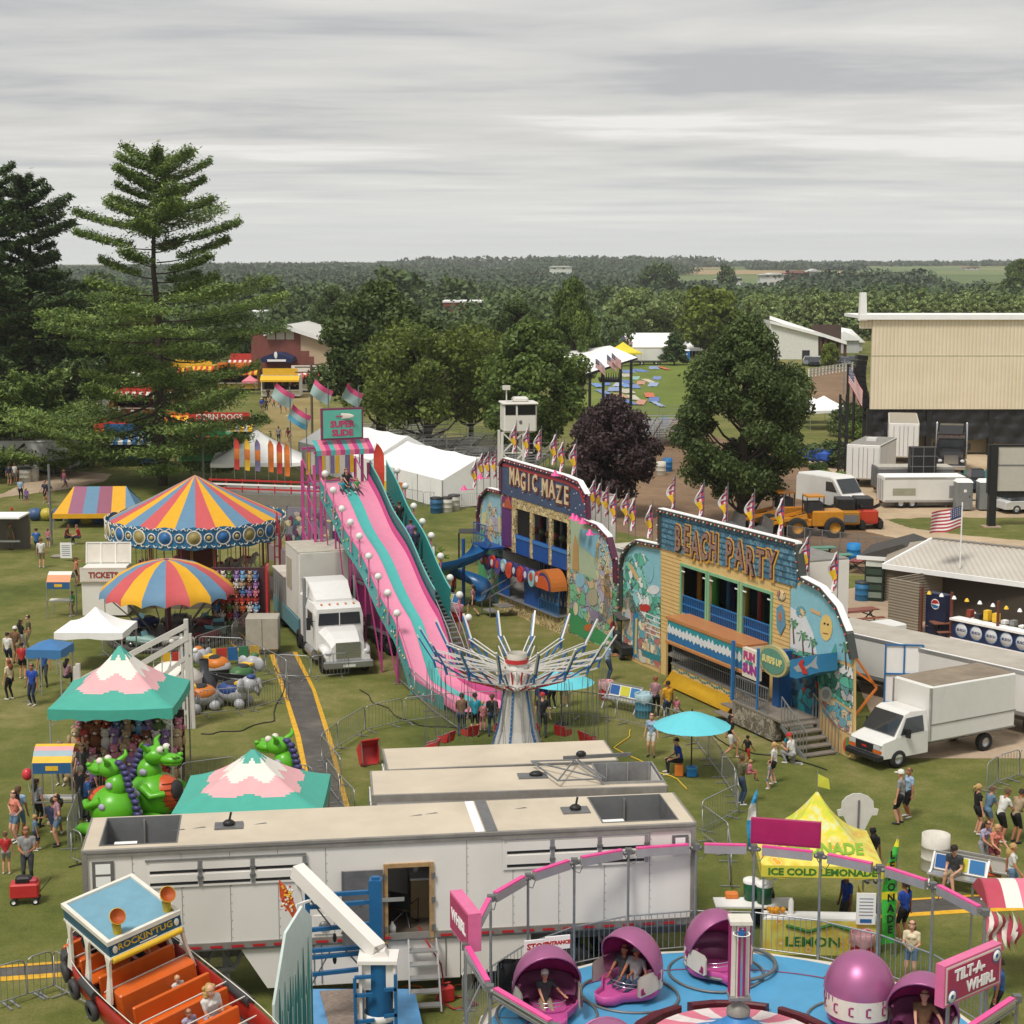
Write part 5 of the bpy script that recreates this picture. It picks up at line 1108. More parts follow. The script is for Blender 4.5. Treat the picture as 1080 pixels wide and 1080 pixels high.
m=MB()
for a in((-LT,LT,-WT,-WT+.09),(-LT,LT,WT-.09,WT),(-LT,-LT+.09,-WT+.09,WT-.09),(LT-.09,LT,-WT+.09,WT-.09)):m.box(a[0],a[1],a[2],a[3],-.05,.05,CWT)
for a in((-LT+.02,LT-.02,-WT+.02,-WT+.05),(-LT+.02,LT-.02,WT-.05,WT-.02),(LT-.05,LT-.02,-WT+.05,WT-.05)):m.box(a[0],a[1],a[2],a[3],-.32,-.05,NBL)
for a in((-LT,LT,-WT,-WT+.06),(LT-.06,LT,-WT+.06,WT)):m.box(a[0],a[1],a[2],a[3],-.37,-.32,CWT)
m.build('roof_trim',TB)
m=MB();GOLD=M('#c9a63a',.5,var=0,name='gold_lettering');aT(m,"ROCKIN'TUG",lambda u,v,w:(LT-.018+w,u,-.17+v),.2,GOLD,.004,1.05,.01);m.box(LT-.02,LT-.008,-.15,.25,-.29,-.27,CWT)
for y in(-.7,.72):m.ell((LT-.01,y,-.18),(.01,.06,.09),CWT,8,5)
m.build('sign',TB)
m=MB();m.tube([(LT-.0,-WT+.05,-.4),(LT-.0,WT-.05,-.4)],.07,M('#d9b02a',.6,bump=.6,name='rolled_canvas_yellow'),8);m.build('rolled_awning',TB)
for y in(-.48,.68):
 m=MB();HY=M('#d3b12c',.4,name='horn_yellow');x=.83
 m.tube([(x,y,0),(x,y,.22),(x+.02,y,.34),(x+.1,y,.42)],[.09,.095,.12,.14],HY,12,False)
 rr=T4((x+.1,y,.42))@R4(R(52),4,'Y');m.T=rr;m.lathe([(.14,-.02),(.18,.06),(.17,.07),(.12,.0),(.05,-.05),(.001,-.06)],HY,14);m.lathe([(.165,.066),(.11,.0),(.001,-.04)],M('#a84f1e',.6,name='horn_inside'),14);m.T=Matrix();m.build('horn',TB)
rimz=-1.35
def hull_ring(z,k):
 P=[]
 for i in range(40):
  a=2*pi*i/40;cx=cos(a);sy=sin(a);x=(1.25+4.6*abs(cx)**.75)if cx>0 else 1.25-3.1*abs(cx)**.75;y=1.12*(abs(sy)**.6)*(1 if sy>0 else-1);P.append((1.25+(x-1.25)*k,y*k,z+.12*((x-1.25)/3.1)**2))
 return P
m=MB();m.loft([hull_ring(-2.5,.72),hull_ring(-2.2,.86),hull_ring(-1.85,.97),hull_ring(rimz,1.0),hull_ring(rimz,.95),hull_ring(-1.85,.92)],HULL,True,False);m.build('hull',TB)
MB().loft([hull_ring(-1.95,.94),hull_ring(-1.9,.94)],M('#8a8783',.7,name='deck_grey'),False).build('deck',TB)
m=MB();m.loft([hull_ring(-2.58,.74),hull_ring(-2.48,.745)],M('#27618f',.5,name='keel_blue'),False);m.build('keel',TB)
rim=hull_ring(rimz+.02,.98)
for i in range(0,40,2):
 a,b_=V(rim[i]),V(rim[(i+1)%40]);d=(b_-a);m=MB()
 if(i//2)%2==0:m.tube([a-d*.2,a+d*1.2],.11,BUMP,8)
 m.tube([a+V((0,0,.12)),b_+V((0,0,.12)),V(rim[(i+2)%40])+V((0,0,.12))],.012,CWT,5);m.build('rim_bumper',TB)
for i in(23,25,27,29,33):
 p_=V(hull_ring(-1.72,1.03)[i]);q_=V(hull_ring(-1.72,1.03)[(i+1)%40]);d=(q_-p_).normalized();nrm=V((d.y,-d.x,0))
 t_=MB();t_.T=T4(p_+nrm*.04)@nrm.to_track_quat('Z','Y').to_matrix().to_4x4();t_.lathe([(.1,-.05),(.15,-.08),(.22,-.06),(.24,0),(.22,.06),(.15,.08),(.1,.05)],BUMP,16);t_.lathe([(.12,-.02),(.03,-.02)],HULL,12);t_.build('tyre_fender',TB)
for x in(-.85,.0,.98):
 for s in(-1,1):
  m=MB();y=s*(WT-.02);m.loft([[(x-a,y*ky-.03,z),(x+a,y*ky-.03,z),(x+a,y*ky+.03,z),(x-a,y*ky+.03,z)]for z,a,ky in((-.35,.13,1),(-.5,.07,1.02),(-.8,.05,1.06),(-1.1,.09,1.12),(-1.38,.11,1.18))],CWT,False);m.build('column',TB)
def bench(x,back=1,tall=.55,seat=True):
 m=MB();w_=.88 if x<2.8 else .7;m.bbox(x-.04,x+.04,-w_,w_,-1.9,-1.9+tall+.25,ORS,.02)
 if seat:m.bbox(x+(.04 if back>0 else-.4),x+(.4 if back>0 else-.04),-w_,w_,-1.6,-1.5,ORS,.03)
 m.build('bench',TB);b_=MB();xb=x+back*.46;b_.tube([(xb,-w_-.1,-1.2),(xb,w_+.1,-1.2)],.016,CWT,6);b_.tube([(xb+.1*back,-w_-.1,-1.12),(xb+.1*back,w_+.1,-1.12)],.012,CWT,6);b_.build('lap_bar',TB)
for x,bk in((-1.35,1),(-.55,1),(.35,1),(1.9,1),(2.65,1),(3.4,1)):bench(x,bk)
MB().bbox(.95,1.35,-.88,.88,-1.9,-1.1,ORS,.03).build('centre_box',TB)
MB().box(2.0,2.5,-.3,.5,-1.89,-1.86,GALV).build('floor_plate',TB)
tb=E('ride_track',(-7.6,33.6,0),R(-50.7),'blue curved track frame under the rocking boat','ride base');m=MB();BT=M('#2f6c9c',.45,name='track_blue')
for s in(-.6,.6):
 pts=[(x,s,.5+.07*x*x)for x in[-2.4+i*.48 for i in range(11)]]
 for p_,q_ in zip(pts,pts[1:]):m.bar(p_,q_,.12,.2,BT)
for x in(-2,0,2):m.bar((x,-.9,.25),(x,.9,.25),.12,.12,BT);m.bar((x,-.6,0),(x,-.6,.5+.07*x*x),.1,.1,BT);m.bar((x,.6,0),(x,.6,.5+.07*x*x),.1,.1,BT)
m.build('frame',tb)
m=MB();m.tube([(-.3,0,.6),(0,0,2.15)],.2,GALV,8);m.tube([(.9,0,.6),(.5,0,2.15)],.2,GALV,8);m.build('carriage',tb)
Yq=35.6;bl=E('ride_loading_frame',(PY(365,1040,Yq).x,Yq,0),0,'blue steel frame and plank ramp carrying a long white boom','ride');bx=bl.location.x
q=lambda px,py,Y=Yq:(PY(px,py,Y).x-bx,Y-Yq,PY(px,py,Y).z)
m=MB();PB=M('#5f9bcc',.5,var=.15,dirt=.2,name='deck_blue');PL=M('#8a7c72',.8,var=.3,scale=9,name='weathered_planks')
def flat(pts,z,mt,h=.1):
 P_=[G(*p_,z)for p_ in pts];m.prism([(p_.x-bx,p_.y-Yq)for p_ in P_],(z-h,z),mt,lambda u,v,w:(u,v,w))
flat([(322,1043),(437,1043),(450,1100),(335,1100)],.45,PB);m.build('deck',bl);m=MB()
flat([(337,1045),(388,1042),(400,1100),(352,1100)],.47,PL,.02)
for i in range(1,5):pass
m.build('plank_deck',bl)
m=MB();BF=M('#1f5f90',.4,var=.1,name='frame_blue')
def B2(a,b_,w=.09):m.bar(q(*a),q(*b_),w,w,BF)
Y2=37.6
def q2(px,py):return(PY(px,py,Y2).x-bx,Y2-Yq,PY(px,py,Y2).z)
def B3(a,b_,w=.09,mt=BF):m.bar(q2(*a),q2(*b_),w,w,mt)
for a,b_ in[((323,945),(401,940)),((323,957),(401,950)),((326,981),(401,973)),((326,1003),(392,998)),((326,1010),(392,1004)),((326,1028),(390,1021))]:B3(a,b_,.09)
B3((324,942),(326,1044),.1);B3((396,927),(397,1040),.28);B3((392,927),(400,927),.12);B3((391,930),(391,940),.1)
for a,b_ in[((328,950),(350,978)),((386,948),(360,985)),((350,1000),(328,1040)),((364,1002),(388,1028))]:B3(a,b_,.03,SL_)
for y in(965,989,1012):p_=q2(353,y);m.ell(p_,(.05,.03,.12),BLACK,6,4)
m.build('frame',bl)
m=MB();p0,p1=V(q2(313,918)),V(q(399,1003));m.bar(p0,p1,.3,.34,TW);p2=V(q(406,1012));m.bar(p1,p2+V((0,0,-.1)),.3,.34,TW);m.bar(p0+V((0,-.16,.1)),p1+V((0,-.16,.1)),.02,.06,GM)
m.bar(p0,p0+V((.1,0,-.9)),.08,.08,TW);m.build('boom',bl)
hd=q(400,1030);x,z=hd[0],hd[2];m=MB();m.box(x-.35,x+.32,-.25,.25,z-.2,z+.42,TW);m.box(x-.42,x-.35,-.35,.3,z-1.0,z+.45,TW);m.box(x+.32,x+.38,-.3,.3,z-.6,z+.42,TW);m.box(x-.45,x+.42,-.36,.32,z+.42,z+.5,TW);m.build('boom_head',bl)
m=MB();m.tube([(x,0,.45),(x,0,z+.4)],.3,BF,16);m.lathe([(.34,0),(.36,.04),(.36,.12),(.34,.16)],TN,16,(x,0,z-.95));m.build('column',bl)
m=MB();m.T=T4((x-.425,0,z-.1))@R4(-pi/2,4,'Y');m.lathe([(.16,0),(.2,0),(.2,.01),(.16,.01)],M('#b4443c',.5,name='sign_red'),20);m.bar((-.12,.12,.005),(.12,-.12,.005),.03,.01,M('#b4443c',.5,name='sign_red'));m.ell((0,0,.004),(.06,.1,.004),BLACK,8,4);m.T=Matrix();m.build('warning_sign',bl)
m=MB()
for a,b_ in[((374,1032),(376,1095)),((417,1028),(418,1095)),((374,1031),(392,1030)),((375,1050),(393,1049)),((376,1078),(395,1076)),((405,1044),(418,1043)),((405,1072),(419,1070))]:
 P1,P2=q(a[0],a[1],35.2),q(b_[0],b_[1],35.2);m.bar(P1,P2,.07,.07,BF)
m.build('gate',bl);m=MB();m.bbox(q2(380,0)[0],q2(387,0)[0],1.6,1.9,q2(380,1018)[2],q2(380,1005)[2],ORANGE,.04);m.build('orange_box',bl)
wb=E('wave_board',(PY(312,1040,35.2).x,35.2,0),R(72),'tall board painted with a dripping teal and white wave','sign');TE=M('#1f7f7c',.4,var=.25,scale=1.5,name='teal_wave');TE2=M('#4f9f9a',.4,var=.2,name='light_teal');PW=M('#c9d8d4',.45,var=.08,name='pale_wave')
h0=HT(963,35.2);m=MB();m.prism([(-1.5,.2),(1.2,.2),(1.25,h0*.9),(.6,h0),(-.6,h0*.93),(-1.5,h0*.6)],(0,.06),PW,lambda u,v,w:(u,w,v));m.build('panel',wb);wb.scale=(.7,1,1)
m=MB()
for s in(-.012,.062):
 for i in range(14):
  x0=-1.45+i*.19;tp_=h0*(.62+.25*abs(sin(i*1.7)))*(.75+.015*i);m.prism([(x0,.25),(x0+.19,.25),(x0+.17,tp_*.8),(x0+.1,tp_),(x0+.03,tp_*.75)],(s,s+.008),TE if i%3 else TE2,lambda u,v,w:(u,w,v))
 for i in range(8):x0=-1.3+i*.33;m.prism([(x0,h0*.5),(x0+.05,h0*.5),(x0+.04,.9+.3*sin(i*2)),(x0+.01,.9)],(s-.003,s+.012),PW,lambda u,v,w:(u,w,v))
m.build('painted_wave',wb)
m=MB();Yf=35.9;pts=[(294,929),(300,935),(308,948),(313,963),(311,973),(305,962),(299,955),(295,945)];FL=M('#c9552c',.5,var=.4,scale=14,name='flame_orange');prism_px(m,pts,Yf,.08,FL)
for i in range(40):
 px,py=297+random.random()*12,935+random.random()*26
 p_=PY(px,py,Yf-.012);m.ell(p_,(.03,.012,.03),random.choice([STR[1],STR[2],STR[0]]),5,3)
m.bar(PY(312,955,Yf+.05),PY(326,950,Yf+.6),.05,.05,TN);m.bar(PY(311,972,Yf+.05),PY(311,1000,Yf),.06,.06,BF);m.build('flame_sign',label='orange flame shaped light sign above the wave board',cat='sign')
TC=V((4.9,35.0,0));RP=5.95;ZP=.85
tw=E('spinning_ride',TC,0,'round light blue platform ride with pink tub cars inside a ring of lights','ride')
LB_=M('#4f9ac6',.45,var=.1,scale=1.2,dirt=.1,name='platform_blue');PKM=M('#c4559a',.3,var=.06,name='car_pink');MAG=M('#9c2468',.35,var=.12,name='car_magenta');CUSH=M('#7d4468',.4,.2,var=.12,bump=.3,name='cushion_plum');PLUM=M('#a8648e',.38,.4,var=.05,name='hood_metallic');MAR=M('#5a1d26',.5,var=.1,name='maroon_paint');CRM=M('#d8d2c6',.5,var=.06,dirt=.12,name='cream_edge')
NP=14
def pring(r,z,ph=.1,n=NP):return[(r*cos(ph+2*pi*i/n),r*sin(ph+2*pi*i/n),z)for i in range(n)]
m=MB();m.loft([pring(RP,ZP-.25),pring(RP,ZP-.02),],CRM,False);m.build('platform_base',tw)
m=MB();m.loft([pring(RP+.02,ZP-.02),pring(RP+.02,ZP+.06),pring(RP-.28,ZP+.06),pring(RP-.28,ZP-.02)],CRM,False,False);m.build('platform_rim',tw)
m=MB();rows=[]
for r_ in(5.7,4.6,3.4,2.4):rows.append([(r_*cos(a),r_*sin(a),ZP+(.07 if r_>5.5 else .1)+(.09*sin(3*a)if r_<5.5 else 0))for a in[2*pi*i/72 for i in range(72)]])
m.loft(rows[::-1],LB_,True,False);m.build('deck',tw)
m=MB()
for r_,mt,w_ in((4.75,M('#8d3f68',.5,name='track_pink'),.05),):
 for i in range(72):
  a0,a1=2*pi*i/72,2*pi*(i+1)/72;P_=lambda a,rr:(rr*cos(a),rr*sin(a),ZP+.115+.09*sin(3*a)*.95);m.add([P_(a0,r_),P_(a1,r_),P_(a1,r_+w_),P_(a0,r_+w_)],[(0,1,2,3)],mt)
for i in range(14):a=.1+2*pi*i/14;m.bar((4.8*cos(a),4.8*sin(a),ZP+.12+.09*sin(3*a)),(5.66*cos(a),5.66*sin(a),ZP+.085),.02,.01,SL_)
m.build('deck_seams',tw)
cars=[(566,1072,-80),(664,1050,228),(752,1012,-62),(888,1085,75),(972,1102,250),(640,1150,90),(790,1175,80)]
def tub(loc,face,tilt=0):
 c=E('tub_car',loc,R(face));c.parent=tw;c.scale=(.78,)*3
 def P(n_):return[(u,v)for u,v in n_]
 out=[(-.95*cos(a)-.1,.98*sin(a))for a in[pi/2*(k/8-1)*-1 for k in range(0)]]
 ol=[]
 for k in range(13):a=pi/2+pi*k/12;ol.append((.95*cos(a),.95*sin(a)))
 ol+=[(.3,-.85),(.85,-.42),(1.25,-.36),(1.45,-.18),(1.5,0),(1.45,.18),(1.25,.36),(.85,.42),(.3,.85)]
 def rg(z,k):return[(x*k,y*k,z)for x,y in ol]
 m=MB();m.loft([rg(.12,.9),rg(.18,.97),rg(.42,1),rg(.44,.95),rg(.26,.93)],PKM,True,False);m.add(rg(.26,.93),[tuple(range(len(ol)))],PKM)
 if m.f:pass
 m.build('tub',c)
 m=MB();m.loft([[(.9*cos(a)*k,.9*sin(a)*k,z)for a in[R(75)+R(210)*j/14 for j in range(15)]]for z,k in((.3,.62),(.62,.6),(.66,.66),(.64,.9),(1.05,.98),(1.05,.9))],CUSH,True,False,False);m.build('seat',c)
 m=MB();n=16;sh=[];si=[]
 for i in range(n+1):
  t=pi*i/n;y=cos(t)*1.0;rr=sin(t)*1.0+.015
  A_=[R(196)-R(196-62)*j/14 for j in range(15)]
  sh.append([(rr*cos(a)*.98,y,.9+rr*sin(a)*1.18)for a in A_]);si.append([(rr*.93*cos(a)*.98,y*.94,.9+rr*.93*sin(a)*1.18)for a in A_])
 m.loft(sh,PLUM,True,False,False);m.build('hood',c)
 m=MB();m.loft(si[::-1],MAG,True,False,False)
 m.tube([V(s_[-1])for s_ in sh],.035,PLUM,6);m.build('hood_lining',c)
 m=MB();m.loft([[(1.0*cos(a),1.0*sin(a),z)for a in[R(100)+R(160)*j/16 for j in range(17)]]for z in(.38,.98)],CRM,True,False,False)
 for k in range(6):
  a=R(112)+R(28)*k;
  for(du,dv,su,sv)in((0,0,.05,.22),(.07,.12,.1,.04),(.07,-.12,.1,.04)):aa=a+du;m.T=T4((1.01*cos(aa),1.01*sin(aa),.68+dv))@R4(aa,4,'Z');m.box(-.004,.006,-su/2,su/2,-sv/2,sv/2,MAG)
  m.T=Matrix()
 m.build('back_band',c)
 for s in(-1,1):
  m=MB();sp=[[(x,s*(.97-.12*max(0,x)),z)for x,z in row]for row in([(-.3,.42),(-.32,.98)],[(.2,.36),(.2,1.02)],[(.62,.36),(.62,1.0)],[(.72,.42),(.72,.92)])]
  m.loft(sp,CRM,False,False,False);m.loft([[(x,y-s*.04,z)for x,y,z in r_]for r_ in sp][::-1],CRM,False,False,False)
  for(x,z,a)in((-.1,.85,0),(.5,.5,pi)):
   m.T=T4((x,s*(.985-.12*max(0,x)),z))@R4(a,4,'Y');m.box(-.12,.06,-.012,.012,.02,.07,MAG);m.prism([(-.12,-.12),(-.04,-.15),(0,.0),(-.05,.05),(-.13,.03)],(-.012,.012),MAG)
  m.T=Matrix();m.build('side_panel',c)
 m=MB()
 for s in(-.12,.0):m.tube([(.3,-.5,.55+s),(.55,-.3,.6+s),(.62,0,.62+s),(.55,.3,.6+s),(.3,.5,.55+s)],.018,CHROME,6)
 m.build('lap_bar',c);MB().lathe([(.3,0),(.32,.14),(.001,.15)],RUBBER,12).build('pivot',c);return c
carpos=[]
for i,(px,py,f)in enumerate(cars):
 p_=G(px,py,ZP+.1);a=at2(p_.y-TC.y,p_.x-TC.x);rr=min(4.5,max(3.3,(p_-TC).xy.length));loc=V((rr*cos(a),rr*sin(a),ZP+.1+.09*sin(3*a)));c=tub(loc,f);carpos.append((TC+loc,f))
 ring=MB();ring.tube([(loc.x+1.15*cos(t),loc.y+1.15*sin(t),ZP+.13+.09*sin(3*at2(loc.y+1.15*sin(t),loc.x+1.15*cos(t)))*.9)for t in[2*pi*k/32 for k in range(33)]],.035,SL_,6,False);ring.build('car_track',tw)
p_=G(770,1022,ZP);L0=p_-TC
ring=MB();ring.tube([(L0.x+1.1*cos(t),L0.y+1.1*sin(t),ZP+.18)for t in[2*pi*k/36 for k in range(37)]],.05,SL_,6,False);ring.build('car_track',tw)
m=MB();m.lathe([(2.4,ZP-.4),(2.4,ZP+.02),(2.35,ZP+.02),(2.35,ZP-.35)],DARK,36);m.lathe([(.01,ZP-.38),(2.35,ZP-.38)],DARK,24);m.build('centre_well',tw)
m=MB()
for i in range(7):
 a=.25+2*pi*i/7;a1=a+2*pi/7*.86;m.loft([[((r_)*cos(t),(r_)*sin(t),z)for r_,z in((2.5,ZP+.02),(2.5,ZP+.26),(2.25,ZP+.34),(2.22,ZP+.3),(2.25,ZP+.02))]for t in(a,a+(a1-a)/3,a+(a1-a)*2/3,a1)],MAR,False)
m.build('centre_guard',tw)
n=32;m=MB();WHs=M('#e3d8d6',.5,name='canopy_white');PKs=M('#d9788e',.5,name='canopy_pink');BLs=M('#3d83c0',.5,var=.1,name='canopy_blue')
prof=[(.12,2.0),(.35,1.72),(.7,1.5),(1.1,1.33),(1.6,1.2),(2.05,1.12)]
for i in range(n):
 a0,a1=2*pi*i/n,2*pi*(i+1)/n
 for j in range(5):
  (r0_,z0_),(r1_,z1_)=prof[j],prof[j+1];mt=BLs if j<2 or(j==2 and i%2==0)else(WHs if i%2 else PKs)
  m.add([(r0_*cos(a0),r0_*sin(a0),z0_),(r1_*cos(a0),r1_*sin(a0),z1_),(r1_*cos(a1),r1_*sin(a1),z1_),(r0_*cos(a1),r0_*sin(a1),z0_)],[(0,1,2,3)],mt)
m.build('centre_canopy',tw)
m=MB();m.lathe([(.26,1.92),(.26,2.02),(.17,2.1),(.12,2.2),(.1,2.3)],GM,16);m.build('centre_collar',tw)
m=MB()
for k in range(4):
 m.T=R4(k*pi/2+.1,4,'Z');m.box(.1,.2,-.09,.09,2.35,4.0,CRM);m.box(.2,.23,-.08,-.03,2.4,3.95,MAG);m.box(.2,.23,.03,.08,2.4,3.95,MAG);m.box(.2,.215,-.03,.03,2.4,3.95,CHROME)
m.T=Matrix();m.box(-.1,.1,-.1,.1,2.2,4.02,GALV);m.box(-.24,.24,-.24,.24,4.0,4.08,CRM);m.box(-.24,.24,-.24,.24,2.3,2.36,GALV);m.build('light_tower',tw)
m=MB();pt_=[]
for k in range(10):a=pi/2+k*pi/5;r_=.13 if k%2==0 else .06;pt_.append((r_*cos(a),r_*sin(a)))
m.T=T4((0,-.25,3.83));m.prism(pt_,(-.01,0),BLUE);m.lathe([(.16,0),(.19,0)],TN,20);m.T=Matrix();m.build('star_emblem',tw)
def on_rim(px,py,z):p_=G(px,py,z)-TC;return at2(p_.y,p_.x)
zt=3.55;angs=[]
back=[518,556,606,664,735,793,862,925,982,1036]
def ang_for(px,r=RP-.05):
 best=None
 for k in range(0,181):
  a=R(k);x=TC.x+r*cos(a);y=TC.y+r*sin(a);d_=y*cP-(2-CAMH)*sP;X=540+FPX*x/d_
  if best is None or abs(X-px)<best[0]:best=(abs(X-px),a)
 return best[1]
angs=[ang_for(p_)for p_ in back]
front=[on_rim(500,1000,zt),on_rim(540,1040,zt),on_rim(600,1080,zt)];front=[a if a>0 else a+2*pi for a in front]
front+=[front[-1]+.45*k for k in range(1,5)]
alla=sorted([a%(2*pi)for a in angs+front]);alla=[a for i,a in enumerate(alla)if i==0 or a-alla[i-1]>.12]
if alla[0]>.3:alla=[.02]+alla
for i,a in enumerate(alla):
 m=MB();x,y=(RP-.05)*cos(a),(RP-.05)*sin(a);m.tube([(x,y,ZP),(x,y,zt+.05)],.035,GALV,8);m.box(x-.08,x+.08,y-.08,y+.08,zt-.02,zt+.12,SL_);m.build('ring_post',tw)
for i in range(len(alla)):
 a,b_=alla[i],alla[(i+1)%len(alla)];pa_=V(((RP-.05)*cos(a),(RP-.05)*sin(a),zt));pb_=V(((RP-.05)*cos(b_),(RP-.05)*sin(b_),zt))
 if(pb_-pa_).length>3.2:continue
 d=(pb_-pa_).normalized();s_,e_=pa_+d*.2,pb_-d*.2;u_=V((0,0,1));m=MB()
 m.bar(s_,e_,.14,.2,ALU);m.bar(s_-u_*0+V((0,0,.12)),e_+V((0,0,.12)),.12,.035,PINK)
 o_=d.cross(u_)*.075;m.bar(s_+o_+u_*.03,e_+o_+u_*.03,.01,.05,CHROME);m.bar(s_+o_-u_*.05,e_+o_-u_*.05,.012,.03,GP)
 for e2 in(pa_+d*.1,pb_-d*.1):m.ell(e2+V((0,0,.02)),(.08,.08,.06),SL_,6,4)
 m.tube([pb_-d*.25-u_*.1,pb_-d*.15-u_*.28,pb_-u_*.2,pb_+d*.1-u_*.05],.012,SL_,5);m.build('light_beam',tw)
for i in range(len(alla)-1):
 a,b_=alla[i],alla[i+1]
 if a>R(200)or b_-a>.6:continue
 m=MB();r_=RP+.0;P_=lambda t,z:V((r_*cos(a+(b_-a)*t),r_*sin(a+(b_-a)*t),z))
 z0_,z1_=ZP+.12,ZP+1.05;m.tube([P_(.03,z1_),P_(.97,z1_)],.022,GALV,6);m.tube([P_(.03,z0_),P_(.97,z0_)],.02,GALV,6)
 n=max(4,int((P_(1,0)-P_(0,0)).length/.15))
 for k in range(n+1):t=.03+.94*k/n;m.tube([P_(t,z0_),P_(t,z1_)],.01,GALV,4,False)
 m.build('railing',tw)
def sign_at(name,label,pa_,pb_,z,h,th,front_m,side_m,lines=(),tm=TN,parent=None):
 d=(pb_-pa_);d.z=0;L_=d.length;an=at2(d.y,d.x);t=E(name,V((pa_.x,pa_.y,z)),an,label,'sign');m=MB()
 m.box(0,L_,-th/2,th/2,0,h,side_m);m.box(.05,L_-.05,-th/2-.012,-th/2,.05,h-.05,front_m);m.build('sign_box',t);return t,L_
PK2=M('#a8205e',.4,name='sign_magenta');PK1=M('#d76a96',.4,name='sign_pink');RSE=M('#a83a5e',.45,var=.08,name='sign_rose')
pa_,pb_=PY(792,877,41.3),PY(866,877,40.9);s1,L1=sign_at('blank_sign','plain magenta sign panel seen from behind over the lemonade tent',pa_,pb_,HT(890,41.2),.66,.12,PK2,PK2)
pa_,pb_=G(987,1015,zt+.6),G(1050,988,zt+.6);z_=zt-.35
pa_=PY(991,1040,32.2);pb_=PY(1050,1040,33.4)
s2,L2=sign_at('ride_name_sign','pink sign reading TILT-A-WHIRL in white letters',pa_,pb_,HT(1062,32.2),HT(1018,32.2)-HT(1062,32.2),.22,CRM,PK1)
hS=HT(1018,32.2)-HT(1062,32.2);m=MB();m.box(.09,L2-.09,-.135,-.122,.09,hS-.09,RSE)
aT(m,'TILT-A-',lambda u,v,w:(L2*.42+u,-.14-w,hS*.68+v),.32,TN,.012,.95,.02);aT(m,'WHIRL',lambda u,v,w:(L2*.62+u,-.14-w,hS*.3+v),.32,TN,.012,.95,.02)
for x,z in((L2-.22,hS-.2),(.22,.2)):m.T=T4((x,-.14,z))@R4(pi/2,4,'X');m.lathe([(.001,.012),(.12,.012),(.12,0)],TN,16);m.lathe([(.13,.014),(.15,.014)],BLUE,16);m.lathe([(.001,.016),(.05,.016)],BLUE,8)
m.T=Matrix();m.build('lettering',s2);m=MB();m.tube([(.3,0,-z_-.0),(.3,0,0)],.04,GALV,6);m.tube([(L2-.3,0,-z_),(L2-.3,0,0)],.04,GALV,6);m.build('post',s2)
pa_=PY(485,975,34.9);s3p=G(481,955,3.9)
s3,L3=sign_at('ride_name_sign','pink box sign at the left corner of the light ring, turned away',PY(481,970,36.0),PY(501,985,34.6),HT(1000,34.8),.85,.28,RSE,PK1)
m=MB();aT(m,'WHIRL',lambda u,v,w:(L3/2+u,-.155-w,.4+v),.35,TN,.01,1,.02);m.build('lettering',s3)
m=MB();m.tube([(L3/2,0,-2.6),(L3/2,0,0)],.04,GALV,6);m.build('post',s3)
m=MB();rows=[]
for j in range(7):rows.append([(x*.1,.08*sin(x+j)+(.06 if j==0 else .14),-j*.16)for x in range(8)])
m.loft(rows,M('#2a2a2c',.9,bump=.6,name='black_cloth'),True,False,False);m.loft([[(a_,-b_-.05,c_)for a_,b_,c_ in r_]for r_ in rows][::-1],M('#2a2a2c',.9,bump=.6,name='black_cloth'),True,False,False)
m.build('draped_cloth',loc=G(528,1015,1.9),rz=.5,label='black cloth draped over the ring railing near the left tub car',cat='cloth')
for px,py,tx,lb in[(566,998,'STOP','small white sign with red letters on the railing, left one'),(588,994,'ENTRANCE','small white sign with red letters on the railing, right one')]:
 p_=PY(px,py,37.8);m=MB();m.box(-.3,.3,-.02,.02,-.16,.16,TN);aT(m,tx,lambda u,v,w:(u,-.02-w,v),.2 if len(tx)<5 else .12,M('#b8322e',.5,name='sign_letters_red'),.008,1,.01);m.build('rail_sign',loc=p_,rz=.25,label=lb,cat='sign')
fR([(487,1072),(512,1012),(545,1004)],'grey barrier joining the left side of the tub ride','barriers left of the tub ride')
def K(s):return M(s,.45,var=.08,name='paint_'+s[1:])
SP,SPD,STL,MGT=K('#d9739c'),K('#b8457c'),K('#4fa8a3'),K('#a83a76')
L0_,L1_,LT_=G(487,752,.3),G(436,718,.6),G(338,510,7.4)
ah=(LT_-L1_);ah.z=0;ah.normalize();side=V((ah.y,-ah.x,0));SLN=[L0_,G(460,737,.32),L1_]
for q_ in[(415,659),(401,630),(385,600),(372,575),(355,543),(338,510)]:SLN.append(PPL(q_[0],q_[1],L1_,side))
SCM=[0]
for i in range(1,len(SLN)):SCM.append(SCM[-1]+(SLN[i]-SLN[i-1]).length)
SCM=[x/SCM[-1]for x in SCM];SO=V((SLN[0].x,SLN[0].y,0))
sl=E('giant_slide',SO,0,'giant pink and teal slide with a sign tower reading SUPER SLIDE','slide')
def SPt(t,u,w=0):
 p=V([float(np.interp(t,SCM,[n[k]for n in SLN]))for k in range(3)])-SO;f=(.72+.24*t)*(1+.25*max(0,1-t*7))
 return p+side*u*f+V((0,0,w+.13*sin(t*pi*7)*min(1,4*t)*min(1,6*(1-t))))
WS=2.7;NS=60
def lane(u0,u1,mat,nm,w=0,dish=.05):
 m=MB();rows=[]
 for i in range(NS+1):t=i/NS;rows.append([SPt(t,u0+(u1-u0)*k/6,w+dish*(abs(k-3)/3)**2)for k in range(7)])
 m.loft(rows,mat,True,False,False);m.build(nm,sl)
GL=.25
lane(.06,.95,M('#d98aa6',GL,var=.05,name='slide_pink'),'lane');lane(.95,1.6,M('#4aa9a4',GL,var=.05,name='slide_teal'),'lane');lane(1.6,2.5,M('#d98aa6',GL,var=.05,name='slide_pink'),'lane')
m=MB()
